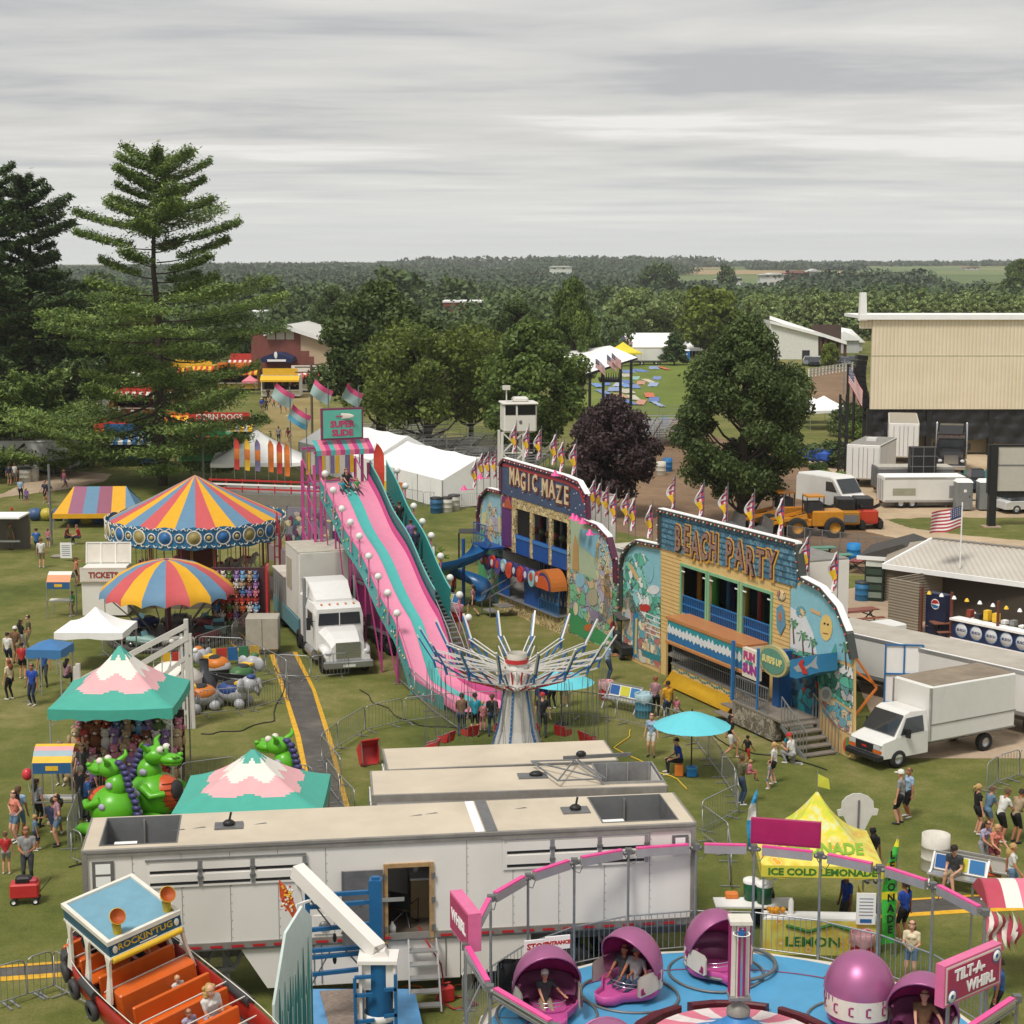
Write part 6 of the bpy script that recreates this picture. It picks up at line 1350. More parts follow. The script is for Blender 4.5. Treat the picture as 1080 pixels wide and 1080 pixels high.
for u,h,mt in((0,.3,SP),(2.5,.42,SPD)):
 m.loft([[SPt(i/NS,u,-.1)for i in range(NS+1)],[SPt(i/NS,u,h)for i in range(NS+1)],[SPt(i/NS,u+.06,h)for i in range(NS+1)],[SPt(i/NS,u+.06,-.1)for i in range(NS+1)]],mt,True,False,False)
for u in(.95,1.6):m.loft([[SPt(i/NS,u-.02,.03)for i in range(NS+1)],[SPt(i/NS,u,.09)for i in range(NS+1)],[SPt(i/NS,u+.02,.03)for i in range(NS+1)]],SP,True,False,False)
m.build('side_wall',sl)
m=MB();SD=K('#3f9a98');m.loft([[SPt(i/NS,-.03,-.75*min(1,.3+i/20))for i in range(5,NS+1)],[SPt(i/NS,-.03,.22)for i in range(5,NS+1)]],SD,False,False,False)
for i in range(70):
 t=ru(.12,.98);p_=SPt(t,-.05,ru(-.45,.05));m.ell(p_,(.04,.16,.05),random.choice([STR[1],PKs,K('#2b6c86'),CRM]),5,3)
m.build('side_mural',sl)
m=MB();TLD=K('#23706e')
for w_,mt in((.95,K('#2e8784')),):
 for u in(2.62,3.5):
  rows=[[SPt(i/NS,u,-.9)for i in range(26,NS+1)],[SPt(i/NS,u,w_)for i in range(26,NS+1)]];m.loft(rows,TLD if u<3 else mt,False,False,False)
  m.tube([SPt(i/NS,u,w_+.02)for i in range(26,NS+1)],.035,K('#63b3ad'),5)
for i in range(20,60):p_=SPt(i/60,3.06,-.45);m.bar(p_-side*.42,p_+side*.42,.3,.04,GP)
for u in(2.66,3.5):m.tube([SPt(t,u,.55)for t in(.16,.24,.33,.44)],.025,GALV,5);m.tube([SPt(t,u,-.1)for t in(.16,.24,.33,.44)],.03,GALV,5)
m.build('stairway',sl)
for i in range(1,8):
 t=i/8;m=MB()
 for u in(.05,2.5):p_=SPt(t,u,-.1);m.bar((p_.x,p_.y,0),p_,.08,.08,MGT)
 m.bar(SPt(t,.05,-.2),SPt(t,2.5,-.2),.08,.08,MGT);p_=SPt(t,0,0);m.bar((p_.x,p_.y,.3),SPt(min(1,t+.1),0,-.4),.05,.05,MGT);m.build('support_post',sl)
GLB=M('#dcdcd8',.35,var=0,name='globe_white')
for i in range(9):
 for u,t in((-.12,.35+i*.073),(3.9,.34+i*.078)):
  if t>.99:continue
  p_=SPt(t,u,.0);h=(.95 if u<0 else 1.3);m=MB();b0_=p_.z-.3 if u<0 else 0;zt_=p_.z+h if u<0 else SPt(t,2.5,.1).z+.55
  m.tube([(p_.x,p_.y,b0_),(p_.x,p_.y,zt_)],.035,SP,6);m.ell((p_.x,p_.y,zt_+.16),.165,GLB,14,10);m.build('globe_lamp',sl)
def TP(u,a,z):p=SLN[-1]-SO;return V((p.x,p.y,0))+ah*a+side*u*.9+V((0,0,z))
m=MB();PKT=K('#b84a86')
for u in(-.3,.05,2.4,2.75):
 for a in(.1,2.2):m.bar(TP(u,a,0),TP(u,a,8.9 if u in(.05,2.4)else 8.3),.14,.14,PKT)
for z in(7.2,8.9):m.bar(TP(-.3,.1,z),TP(2.75,.1,z),.12,.12,PKT);m.bar(TP(-.3,2.2,z),TP(2.75,2.2,z),.12,.12,PKT)
for i in range(7):m.bar(TP(-.3,.1,i*1.2),TP(-.3,2.2,i*1.2+1.2),.05,.05,PKT);m.bar(TP(2.75,.1,i*1.2),TP(2.75,2.2,i*1.2+1.2),.05,.05,PKT)
m.build('tower_frame',sl);m=MB();m.prism([(0,0),(2.4,0),(2.4,2.3),(0,2.3)],(7.1,7.2),GP,lambda u,v,w:TP(u,v,w));m.build('top_platform',sl)
m=MB()
for i in range(12):u0,u1=-.35+i*.267,-.35+(i+1)*.267;m.add([TP(u0,-.5,9.05),TP(u1,-.5,9.05),TP(u1,.3,9.5),TP(u0,.3,9.5),TP(u0,-.5,8.8),TP(u1,-.5,8.8)],[(0,1,2,3),(4,5,1,0)],[STL,PKs,SPD][i%3])
m.build('awning',sl);m=MB()
for i in range(10):u=-.1+i*.28;m.prism([(u,7.6),(u+.22,7.6),(u+.22,8.7),(u,8.7)],(2.1,2.14),[STR[1],CRM,PU_][i%3],lambda a,b_,w:TP(a,w,b_))
m.build('back_curtain',sl)
mS=MB();f=lambda u,v,w:TP(u,.0-w,v);mS.prism([(.05,9.5),(2.4,9.5),(2.4,11.05),(.05,11.05)],(0,.15),K('#7b3a5a'),f);mS.prism([(.15,9.6),(2.3,9.6),(2.3,10.95),(.15,10.95)],(.15,.17),K('#5fb5a2'),f)
g=lambda U,V:(lambda u,v,w:TP(U+u,-.18-w,V+v));aT(mS,'SUPER',g(1.22,10.26),.42,K('#b8406c'),.02,1.15,.01);aT(mS,'SLIDE',g(1.22,9.84),.42,K('#b8406c'),.02,1.15,.01)
mS.ell(TP(1.22,-.18,10.66),(.6,.02,.14),CRM,14,5);mS.bar(TP(.85,-.2,10.66),TP(1.6,-.2,10.66),.01,.06,K('#b8406c'));mS.build('sign',sl)
for i,(u,a,h,w_)in enumerate([(1.25,2.2,14.2,1),(-.8,2.6,13.2,1),(-.6,.4,11.6,1),(3.0,2.2,13.6,-1)]):
 fl=E('pennant_flag',sl.location+TP(u,a,0),0,['pink and grey flag flying highest above the slide sign','pink and grey flag left of the slide sign, upper one','pink and blue flag left of the slide sign, lower one','red pink flag leaning to the right of the slide sign'][i],'flag')
 z=[HT(413,87),HT(416,87),HT(436,86),HT(417,87)][i];m=MB();m.tube([(0,0,8),(0,0,z+.6)],.03,GP,5);m.build('pole',fl)
 m=flag_mesh(-1.05,.75,[[K('#4f8fa8'),K('#8fa6a2'),K('#c24a76')],[K('#8fa6a2'),K('#8fa6a2'),K('#c24a76')]][i!=2],.12,ph=i);m.T=Matrix();o=m.build('cloth',fl);o.location=(0,0,z-.5);o.rotation_euler=(0,R(20),R(10*i))
cb_=E('game_booth',G(322,602)+V((0,1,0)),R(-62),'dark purple trimmed booth with a long pale roof beside the slide','booth');m=MB();VI=K('#5a3a6c');m.box(-4,4,-1,1,2.5,2.75,M('#a9a4a8',.6,name='booth_roof'));m.build('roof',cb_)
m=MB();m.box(-4.05,4.05,-1.08,-1,2.1,2.78,VI);m.box(4,4.08,-1,1,2.1,2.78,VI);m.box(-4,4,-1,-.7,0,.95,K('#8a7a80'))
for i in range(9):m.box(-3.9+i*.97,-3.8+i*.97,-1,-.9,.95,2.5,MGT)
for i in range(26):m.ell((-3.9+i*.31,-1.1,2.42),(.05,.03,.05),random.choice([CRM,PKs,STR[1]]),5,3)
m.box(-4,4,.8,1,0,2.5,DARK);m.build('counter',cb_)
m=MB();m.box(-1.3,1.3,-.05,.05,2.0,5.2,K('#7d7c86'))
for i in range(60):m.ell((ru(-1.2,1.2),-.06,ru(2.1,5.1)),(ru(.08,.25),.012,ru(.06,.3)),random.choice([K('#5b4a5c'),K('#a79d94'),K('#6b2f45'),K('#3f6d70'),K('#c9b98f')]),6,3)
m.box(-1.35,-1.25,-.05,.05,0,5.3,GP);m.box(1.25,1.35,-.05,.05,0,5.3,GP);m.build('mural_board',loc=PY(327,600,89)*V((1,1,0)),rz=R(-20),label='busy painted panel left of the top of the slide',cat='mural')
bT('magenta trailer under the giant slide behind the white semi truck',V((-6.2,80.5,0)),R(-62),9,2.3,3.0,.9,body=K('#7a2a56'),roof=K('#8a4a6a'),wx=(3,2))
C3=[M('#bf5356',.65,var=.06,name='canvas_red'),M('#d9a21c',.65,var=.06,name='canvas_yellow'),M('#5f84a0',.65,var=.06,name='canvas_blue')]
p_=G(209,626);cr_=E('carousel',p_,0,'large carousel with a red yellow and blue striped cone top and ornate blue rim','carousel');Yc_=p_.y;RC=93/1800*(Yc_*cP+13*sP)
za,zr=HT(501,Yc_),HT(550,Yc_)+.25;nn=27;m=MB()
for i in range(nn):
 a0,a1=2*pi*i/nn,2*pi*(i+1)/nn;pts=[]
 for a in(a0,a1):pts.append([(max(.02,r_)*cos(a),max(.02,r_)*sin(a),z)for r_,z in((RC*.97,zr),(RC*.5,zr+(za-zr)*.47),(0,za))])
 m.loft([pts[0],pts[1]],C3[(i//1+((i//3)%2)*0)%3],False,False,False)
m.build('canopy',cr_)
m=MB();BB=K('#2f6f98');nb=20
m.loft([[(RC*cos(2*pi*i/80),RC*sin(2*pi*i/80),zr+(.0 if k else-.95)+(.16*abs(sin(pi*i/4))if k else-.12*abs(sin(pi*i/4))))for i in range(80)]for k in(0,1)],BB,False,False)
m.build('rounding_board',cr_)
m=MB()
for i in range(40):
 a=2*pi*i/40;m.T=R4(a,4,'Z')@T4((RC+.02,0,zr-.42))@R4(pi/2,4,'Y')
 if i%2:m.lathe([(.001,.06),(.2,.05),(.22,.02),(.32,.02),(.34,0)],BLUE if i%4==1 else K('#9c8f5a'),12);m.lathe([(.34,.02),(.39,.05),(.42,.0)],CRM,12)
 else:m.lathe([(.001,.05),(.1,.05),(.12,.0)],K('#b7a15c'),8);m.lathe([(.2,.02),(.24,.04),(.26,0)],CRM,10)
 for s in(-1,1):m.tube([(.38*1,s*.12,.03),(.5,s*.2,.04),(.45,s*.32,.03)],.035,CRM,5);m.tube([(-.42,s*.1,.03),(-.52,s*.25,.04),(-.4,s*.34,.03)],.03,CRM,5)
m.T=Matrix();m.build('rim_ornament',cr_)
m=MB();m.lathe([(.01,.55),(RC*.9,.55),(RC*.9,.3),(RC*.88,0)],M('#8b7f76',.7,name='plank_deck'),40);m.build('platform',cr_)
m=MB();m.lathe([(1.1,.55),(1.1,3.2),(1.5,3.4),(1.5,zr)],K('#7d4a3c'),10);m.build('centre_drum',cr_)
m=MB();m.lathe([(RC*.95,zr-.1),(.1,zr+.2)],K('#5c4438'),30)
for i in range(16):a=2*pi*i/16;m.bar((RC*.93*cos(a),RC*.93*sin(a),.1),(RC*.93*cos(a),RC*.93*sin(a),zr),.08,.08,K('#8c3440'))
m.build('ceiling',cr_)
hm=MB();hm.ell((0,0,1.05),(.5,.17,.2),CRM,10,6);hm.tube([(.35,0,1.1),(.55,0,1.45),(.62,0,1.55)],[.16,.11,.08],CRM,7);hm.ell((.72,0,1.5),(.2,.07,.09),CRM,7,5,R4(.6,3,'Y'));hm.ell((0,0,1.25),(.2,.19,.08),K('#b83a3a'),8,4);hm.tube([(.45,0,1.5),(.28,0,1.3)],.06,K('#6b4a30'),5);hm.tube([(-.45,0,1.1),(-.65,0,.8)],[.07,.03],K('#6b4a30'),5)
for x,y,fx in((.33,.1,.5),(.33,-.1,.3),(-.33,.1,-.5),(-.33,-.1,-.3)):hm.tube([(x,y,1.0),(fx,y,.8),(fx-.1,y,.6)],[.08,.05,.035],CRM,5)
hmesh=hm.mesh('horse')
for i in range(16):
 a=2*pi*i/16+.1
 for r_ in(RC*.78,RC*.58):
  h=E('carousel_horse',(r_*cos(a),r_*sin(a),.0+.3*sin(i*2.2+r_)),a-pi/2);h.parent=cr_;o=newo('horse_body',hmesh);lnk(o);o.parent=h
  po=MB();po.tube([(0,0,.4),(0,0,3.7)],.025,K('#b89a4a'),5);po.build('pole',h)
tp_=PY(293,560,Yc_-1.2);m=MB();m.box(-.16,.16,-.16,.16,0,3.9,K('#a83a44'));m.box(-.08,.08,-.18,-.16,.3,3.6,CRM);m.lathe([(.2,3.9),(.1,4.3),(.01,4.8)],K('#a83a44'),8)
for i in range(6):m.box(-.17,.17,-.19,-.18,.5+i*.6,.56+i*.6,K('#a83a44'))
m.build('light_pillar',loc=(tp_.x,Yc_-1.5,0),label='red and white pillar with a pointed top at the right of the carousel',cat='pillar')
fR([(240,660),(290,650),(305,640)],'red painted rail at the front right of the carousel','rails round the carousel',mat=K('#a83a44'))
p_=G(178,676);um=E('kiddie_car_ride',p_,0,'round ride of small cars under a red yellow and blue scalloped umbrella','ride');Yu=p_.y;RU=71/1800*(Yu*cP+15*sP);zt_u,zr_u=HT(590,Yu),HT(622,Yu)
m=MB();NU=18
for i in range(NU):
 rows=[]
 for k in range(7):
  a=2*pi*(i+k/6)/NU;c_=1-.04*sin(pi*k/6);rows.append([(max(.02,RU*q_*c_)*cos(a),max(.02,RU*q_*c_)*sin(a),zr_u+(zt_u-zr_u)*(1-q_**2.3)-(.28 if j==0 else 0)*(1-.5*abs(sin(pi*k/6))))for j,q_ in enumerate((1.0,.985,.9,.7,.45,.2,0))])
 m.loft(rows,[C3[1],C3[2],C3[0]][i%3],True,False,False)
m.build('umbrella',um);m=MB();m.lathe([(.01,.25),(RU*.9,.25),(RU*.9,.1),(RU*.88,0)],K('#4a4642'),30);m.build('platform',um)
m=MB();m.tube([(0,0,.2),(0,0,zt_u)],.15,K('#6a2d33'),8)
for i in range(9):a=2*pi*i/9;m.tube([(.3*cos(a),.3*sin(a),zt_u-.5),(RU*.95*cos(a),RU*.95*sin(a),zr_u-.02)],.03,GP,5);m.tube([(.8*cos(a),.8*sin(a),.3),(RU*.93*cos(a),RU*.93*sin(a),zr_u)],.03,GP,5)
m.build('centre_post',um)
for i in range(9):
 a=2*pi*i/9+.2;c_=['#6d8f86','#8c3a40','#7d7a72','#2c3f7a','#b8862c','#6b2c38','#86a8a0','#a8a49a','#7a3038'][i]
 v=E('toy_car',(RU*.74*cos(a),RU*.74*sin(a),.25),a+pi/2);v.parent=um;m=MB();pm=K(c_);m.loft([[(-.7,-.32,.15),(-.7,.32,.15),(-.7,.3,.45),(-.7,-.3,.45)],[(-.1,-.36,.12),(-.1,.36,.12),(-.1,.34,.55),(-.1,-.34,.55)],[(.4,-.34,.15),(.4,.34,.15),(.4,.3,.5),(.4,-.3,.5)],[(.75,-.28,.18),(.75,.28,.18),(.75,.22,.38),(.75,-.22,.38)]],pm);m.build('body',v)
 m=MB();m.box(-.5,.1,-.28,.28,.5,.56,DARK);m.add([(.15,-.28,.52),(.15,.28,.52),(.05,.25,.75),(.05,-.25,.75)],[(0,1,2,3)],K('#7fb8c4'));m.build('seat',v);m=MB()
 for x in(-.42,.45):
  for s in(-1,1):m.T=T4((x,s*.34,.15))@R4(pi/2,4,'X');m.lathe([(.001,-.05),(.15,-.05),(.15,.05),(.001,.05)],RUBBER,10);m.lathe([(.001,-.06),(.07,-.06),(.07,.06),(.001,.06)],CHROME,8)
 m.T=Matrix();m.build('wheels',v)
fR([(108,690),(120,700),(160,703),(205,697),(245,683),(262,668)],'grey barrier round the umbrella car ride','barriers round the umbrella car ride')
m=MB()
for i in range(9):m.box(-2.2+i*.5,-1.75+i*.5,-.03,.03,.2,.8,[STR[1],STR[0],BLUE,K('#3f7f5a')][i%4])
m.build('painted_skirt',loc=G(222,703),rz=R(22),label='row of coloured painted panels low on the barrier of the umbrella ride',cat='panel')
p_=G(107,553);st_=E('striped_tent',p_,R(4),'yellow purple and blue striped ridge tent left of the carousel','tent');m=MB();k=1800/(p_.y+2)
w_=88/k/2;ze,zg=HT(538,p_.y),HT(510,p_.y+1.5);SC=[C3[1],K('#8f5470'),C3[2],K('#8a4a62'),C3[1],C3[2]]
for i in range(6):x0,x1=-w_+2*w_*i/6,-w_+2*w_*(i+1)/6;r0_,r1_=max(-w_*.62,min(w_*.62,x0*.9)),max(-w_*.62,min(w_*.62,x1*.9));m.add([(x0,-1.8,ze),(x1,-1.8,ze),(r1_,0,zg),(r0_,0,zg),(x0,1.8,ze),(x1,1.8,ze)],[(0,1,2,3),(3,2,5,4)],SC[i])
for s in(-1,1):m.add([(s*w_,-1.8,ze),(s*w_,1.8,ze),(s*w_*.58,0,zg)],[(0,1,2)],C3[2 if s>0 else 1])
m.box(-w_,w_,-1.85,-1.8,ze-.3,ze+.02,C3[1]);m.box(-w_-.05,-w_,-1.85,1.8,ze-.3,ze+.02,C3[1]);m.build('canopy',st_)
for sx in(-1,1):
 for sy in(-1,1):q_=MB();q_.box(sx*w_-.05,sx*w_+.05,sy*1.75-.05,sy*1.75+.05,0,ze,GALV);q_.build('post',st_)
BRL=[K('#3f5a86'),K('#b8a83c')]
def barrelcar(label,px,py):
 t=E('barrel_ride',G(px,py),R(ru(-5,5)),label,'barrel car')
 for i in range(3):m=MB();m.T=T4((-.85+i*.85,0,.45))@R4(pi/2,4,'Y');m.lathe([(.3,-.4),(.42,-.25),(.45,0),(.42,.25),(.3,.4)],BRL[i%2],12);m.lathe([(.46,-.1),(.46,.1)],BRL[(i)%2],12);m.T=Matrix();m.build('barrel',t)
barrelcar('blue and yellow barrel cars left of the striped ridge tent',50,549);barrelcar('blue and yellow barrel cars under the striped ridge tent',92,553)
p_=G(111,651);tk=E('ticket_booth',p_,R(2),'white booth with TICKETS on its sign and a raised cream roof flap','booth');k=1800/(p_.y*cP+17*sP);w_=47/k;m=MB();zs0,zs1=HT(613,p_.y),HT(601,p_.y);m.box(-w_/2,w_/2,0,1.6,.1,zs0,TW);m.box(-w_/2+.05,w_/2-.05,.05,1.55,zs0,zs1+.1,TW);m.build('body',tk)
m=MB();m.box(-w_/2-.05,w_/2+.05,-.12,0,zs0-.02,zs1+.12,CRM);aT(m,'TICKETS',lambda u,v,w:(u,-.13-w,(zs0+zs1)/2+v+.03),.42,K('#9c3a34'),.015,.95,.01)
for i in range(20):m.ell((-w_/2+.1+i*w_/20,-.13,zs0+.03),(.02,.02,.02),K('#c9584a'),4,3);m.ell((-w_/2+.1+i*w_/20,-.13,zs1+.08),(.02,.02,.02),K('#c9584a'),4,3)
m.build('sign',tk);zf=HT(573,p_.y+1.2);m=MB();m.add([(-w_/2,1.3,zs1+.15),(w_/2,1.3,zs1+.15),(w_/2,1.5,zf),(-w_/2,1.5,zf)],[(0,1,2,3)],CRM)
for x in(-w_/2,-w_/6,w_/6,w_/2):m.bar((x,1.28,zs1+.1),(x,1.48,zf),.05,.05,TN)
m.bar((-w_/2,1.48,zf),(w_/2,1.48,zf),.05,.05,TN);m.build('roof_flap',tk);m=MB();m.box(-.02,.02,-.01,0,.2,zs0-.3,GP);m.box(.1,.25,-.012,0,zs0-.25,zs0-.2,BLACK);m.build('door_seam',tk)
e=MB();e.box(-.35,.35,-.02,.02,.2,1.15,TN)
for i in range(6):e.box(-.25,.25,-.03,-.02,.35+i*.12,.39+i*.12,K('#8a8f9c'))
e.build('notice_board',loc=G(70,592),label='white notice board with small writing beside the grey pole base',cat='board')
m=MB();m.ell((0,0,.08),(.5,.35,.12),M('#8f877a',.8,name='stone'),10,5);m.build('pole_footing',loc=G(62,588),label='pale weighted footing of the slim grey pole',cat='footing')
TLT=M('#46a493',.6,var=.06,bump=.15,name='teal_canvas');PKC=M('#dfa8ac',.6,var=.06,bump=.15,name='pink_canvas_soft');WHC=M('#e3ddd4',.6,var=.05,bump=.15,name='cream_canvas')
p_=G(95,712);popup('white peaked canopy in front of the ticket booth',p_+V((0,1.4,0)),R(-2),3.05,2.6,HT(668,p_.y),HT(640,p_.y+1.4),curve=.6)
bands=[(0,TLT),(.36,PKC),(.62,WHC),(.86,TLT)]
for(px,py,ty,ey,w_,d_,dy,lb)in[(117,848,681,757,4.15,3.9,2.0,'teal pink and white peaked game tent full of plush prizes'),(274,905,790,868,4.2,3.6,1.8,'teal pink and white peaked tent behind the long trailer')]:
 p_=G(px,py)if py<900 else V((PY(px,868,49).x,46.2,0));popup(lb,p_+V((0,dy,0)),R(2),w_,d_,HT(ey,p_.y)+.3,HT(ty,p_.y+dy),curve=.45,mats=bands,val=.35,n=16,sag=.06)
popup('blue flat canopy over the operator booth at left',G(48,745)+V((0,1,0)),R(-6),1.5,1.5,2.3,2.6,K('#3f74a8'),val=.35,curve=0);
def booth(label,px,py,rz,stripes,w=1.25,h=2.2):
 t=E('operator_booth',G(px,py),R(rz),label,'booth');m=MB();n=len(stripes)
 for i in range(n):z=h+.45*sin(pi*(i+.5)/n);z0_,z1_=h+.45*sin(pi*i/n),h+.45*sin(pi*(i+1)/n);y0,y1=-w*.5+w*i/n,-w*.5+w*(i+1)/n;m.add([(-w/2,y0,z0_),(w/2,y0,z0_),(w/2,y1,z1_),(-w/2,y1,z1_)],[(0,1,2,3)],stripes[i])
 m.box(-w/2,w/2,-w/2-.02,-w/2,h-.35,h,K('#2f5c8a'));m.box(-.2,.2,-w/2-.03,-w/2-.02,h-.25,h-.1,STR[1]);m.build('canopy',t)
 m=MB()
 for x in(-w/2,w/2):
  for y in(-w/2,w/2):m.bar((x,y,0),(x,y,h),.05,.05,GALV)
 m.bar((-w/2,-w/2,.9),(w/2,-w/2,.9),.05,.05,GALV);m.box(-w/2,w/2,-.2,.2,.85,.9,TW);m.build('frame',t)
YB,OB,PB_,BB_,GB_=STR[1],K('#d98a5c'),K('#d99aa0'),K('#5c8fb0'),K('#8fa8b0')
booth('booth with a yellow pink and blue striped curved top near the big game tent',62,868,2,[YB,GB_,PB_,YB,OB,GB_,YB,K('#c95a66')],1.25);booth('small booth with an orange and cream zigzag top beyond the white canopy',66,650,0,[OB,WHC,OB,GB_],1.2,1.9)
m=MB();m.box(-1.4,1.4,-1.2,1.2,2.2,2.3,TN);m.box(-1.4,1.4,.8,1.2,0,2.2,K('#5c5650'));m.box(-1.3,1.3,-1.0,-.8,.7,.8,GALV);m.build('flat_roof_stall',loc=G(0,585)+V((-.2,1.5,0)),label='flat white roof of a stall cut by the left edge',cat='stall')
PL_=[('pink','#c97f94'),('purple','#8f72a8'),('blue','#4f78a8'),('brown','#7a4a2c'),('green','#5c7a3c'),('tan','#b39a7a'),('orange','#c96a3c'),('white','#cfc9c2'),('light blue','#6fa3c9'),('red','#a8382f')]
pc=0
def plush(x,y,z,s,ci,rz=0,label=None):
 nm,c_=PL_[ci];pm=M(c_,.95,var=.15,scale=6,name='plush_'+nm.replace(' ','_'));m=MB();m.ell((0,0,.28*s),(.2*s,.16*s,.26*s),pm,9,7);m.ell((0,-.03*s,.62*s),(.17*s,.15*s,.16*s),pm,9,7)
 for q_ in(-1,1):m.ell((q_*.13*s,0,.76*s),(.06*s,.04*s,.06*s),pm,6,4);m.ell((q_*.24*s,-.05*s,.36*s),(.07*s,.07*s,.17*s),pm,6,5);m.ell((q_*.12*s,-.2*s,.08*s),(.08*s,.16*s,.08*s),pm,6,5);m.ell((q_*.06*s,-.17*s,.65*s),.018*s,BLACK,5,3)
 m.ell((0,-.17*s,.58*s),(.06*s,.05*s,.045*s),CRM,6,4);m.build('plush_toy',loc=(x,y,z),rz=rz,label=label,cat='plush toy',group='plush prizes hung in the game tents')
pg=G(117,848)
for j in range(4):
 for i in range(11):
  x=pg.x-1.75+i*.35+ru(-.05,.05);plush(x,pg.y+2.9-j*.38,1.55-j*.42,ru(.7,1.15),(i*3+j*5+i*j)%10,ru(-.4,.4),'soft plush prize in the packed display of a game tent')
pg2=G(250,668)
for j in range(7):
 for i in range(7):plush(pg2.x-1.1+i*.33+ru(-.04,.04),pg2.y+.8-j*.05,2.5-j*.38,.6,(i*7+j*3+i*j)%10,0,'soft plush prize in the packed display of a game tent')
m=MB();m.box(-1.4,1.4,1.0,1.1,0,3.1,K('#4a3038'));m.box(1.4,1.5,.3,1.1,0,3.3,RED);m.box(-1.4,1.4,.2,1.0,.0,.25,K('#5c4a44'));m.build('prize_wall',loc=(pg2.x,pg2.y,0),label='dark backboard of the plush display beside the carousel',cat='display')
m=MB();m.box(-1.9,1.9,1.3,1.38,0,2.4,K('#3c3434'));m.box(-1.9,1.9,.0,1.3,.0,.45,K('#5c4c44'));m.build('prize_shelf',loc=(pg.x,pg.y+1.9,0),label='dark stepped shelf of the big teal game tent',cat='display')
DG,DGD,DPU,DOR=M('#5cae24',.32,var=.12,scale=3,name='dragon_green'),K('#2f6a1c'),K('#3f3a6a'),K('#c9552c')
def dragon(label,loc,rz,s=1.0):
 t=E('dragon_car',loc,R(rz),label,'dragon car');t.scale=(s*1.22,s*1.22,s*.93)
 m=MB();m.ell((0,0,.75),(.62,.6,.75),DG,18,12);m.ell((-.1,0,1.5),(.3,.3,.45),DG,12,8);m.ell((.1,0,2.05),(.32,.3,.3),DG,14,9);m.ell((.48,0,1.97),(.34,.22,.17),DG,12,8);m.ell((.5,0,1.85),(.28,.18,.1),DG,10,6)
 for q_ in(-1,1):
  m.ell((.3,q_*.55,.2),(.42,.22,.2),DG,12,7);m.tube([(.0,q_*.45,1.15),(.3,q_*.6,.95),(.55,q_*.4,1.0)],[.15,.12,.1],DG,8);m.ell((.68,q_*.13,2.1),(.08,.07,.07),DG,7,5)
  m.tube([(.0,q_*.2,2.25),(-.1,q_*.34,2.42),(-.02,q_*.4,2.55)],[.09,.06,.02],DG,6)
  for k in range(3):m.ell((.66,q_*.5+(k-1)*.13,.12),(.12,.06,.09),DG,6,4)
 m.build('body',t);m=MB()
 path=[(-.66,.3),(-.72,.7),(-.66,1.1),(-.5,1.45),(-.42,1.8),(-.3,2.15),(-.05,2.38)]
 for i in range(len(path)-1):
  for h_ in(0,.5):x=path[i][0]+(path[i+1][0]-path[i][0])*h_;z=path[i][1]+(path[i+1][1]-path[i][1])*h_;m.ell((x,0,z),(.13,.09,.11),DPU,7,5)
 m.build('spines',t);m=MB();m.tube([(-.5,0,.25),(-1.0,.1,.15),(-1.25,.3,.3)],[.28,.16,.04],DG,8);m.build('tail',t)
 m=MB();m.ell((.3,0,.85),(.42,.42,.58),DOR,14,9)
 for i in range(6):m.tube([(.3+.43*cos(a)*math.sqrt(max(.05,1-((.4+i*.17-.85)/.6)**2)),.43*sin(a)*math.sqrt(max(.05,1-((.4+i*.17-.85)/.6)**2)),.4+i*.17)for a in[R(-70)+R(140)*k/8 for k in range(9)]],.014,K('#8a3018'),4)
 m.build('belly',t);m=MB();m.ell((.62,0,.95),(.14,.24,.36),DARK,12,8);m.build('door_opening',t)
 m=MB()
 for q_ in(-1,1):m.ell((.3,q_*.14,2.28),(.1,.09,.12),CRM,8,6);m.ell((.38,q_*.14,2.28),(.035,.04,.05),BLACK,6,4);m.ell((.76,q_*.07,2.06),(.02,.03,.03),BLACK,5,3)
 m.build('eyes',t);m=MB()
 for(x,y,z)in((-.1,.55,1.0),(-.2,-.56,1.05),(-.3,.5,.6),(-.3,-.52,.5),(-.1,.28,1.6),(-.1,-.28,1.55)):m.ell((x,y,z),(.11,.06,.12),K('#a8a0b8'),7,5)
 m.build('spots',t);return t
dragon('green dragon car facing right with an orange belly and round doorway',G(163,862),-20,1.12);dragon('green dragon car seen from its purple spined back beside the big game tent',G(125,872)+V((0,-.4,0)),150,1.08);dragon('green dragon car alone behind the second peaked tent',G(298,850),150,1.08)
EG=M('#a9aaae',.35,var=.06,name='elephant_grey')
def elephant(label,px,py,rz,c_):
 t=E('elephant_car',G(px,py),R(rz),label,'elephant car');m=MB();m.ell((0,0,.55),(.75,.48,.42),EG,14,9);m.ell((.75,0,.95),(.36,.34,.36),EG,12,8);m.tube([(1.0,0,.85),(1.2,0,.6),(1.3,0,.85),(1.25,0,1.05)],[.14,.11,.08,.05],EG,8)
 for q_ in(-1,1):m.ell((.6,q_*.42,.98),(.12,.28,.3),EG,10,7);m.ell((.5,q_*.38,.2),(.24,.2,.22),EG,10,6);m.ell((-.5,q_*.38,.2),(.24,.2,.22),EG,10,6)
 m.build('body',t);m=MB();m.ell((-.05,0,.68),(.6,.5,.36),K(c_),14,8);m.ell((.0,0,.95),(.35,.34,.12),DARK,10,5);m.build('seat_tub',t);m=MB();m.ell((.85,0,1.28),(.2,.2,.12),K(c_),10,6);m.box(.2,.5,-.25,.25,.95,1.05,STR[1]);m.ell((1.02,.14,1.05),.04,BLACK,5,3);m.ell((1.02,-.14,1.05),.04,BLACK,5,3);m.build('hat',t)
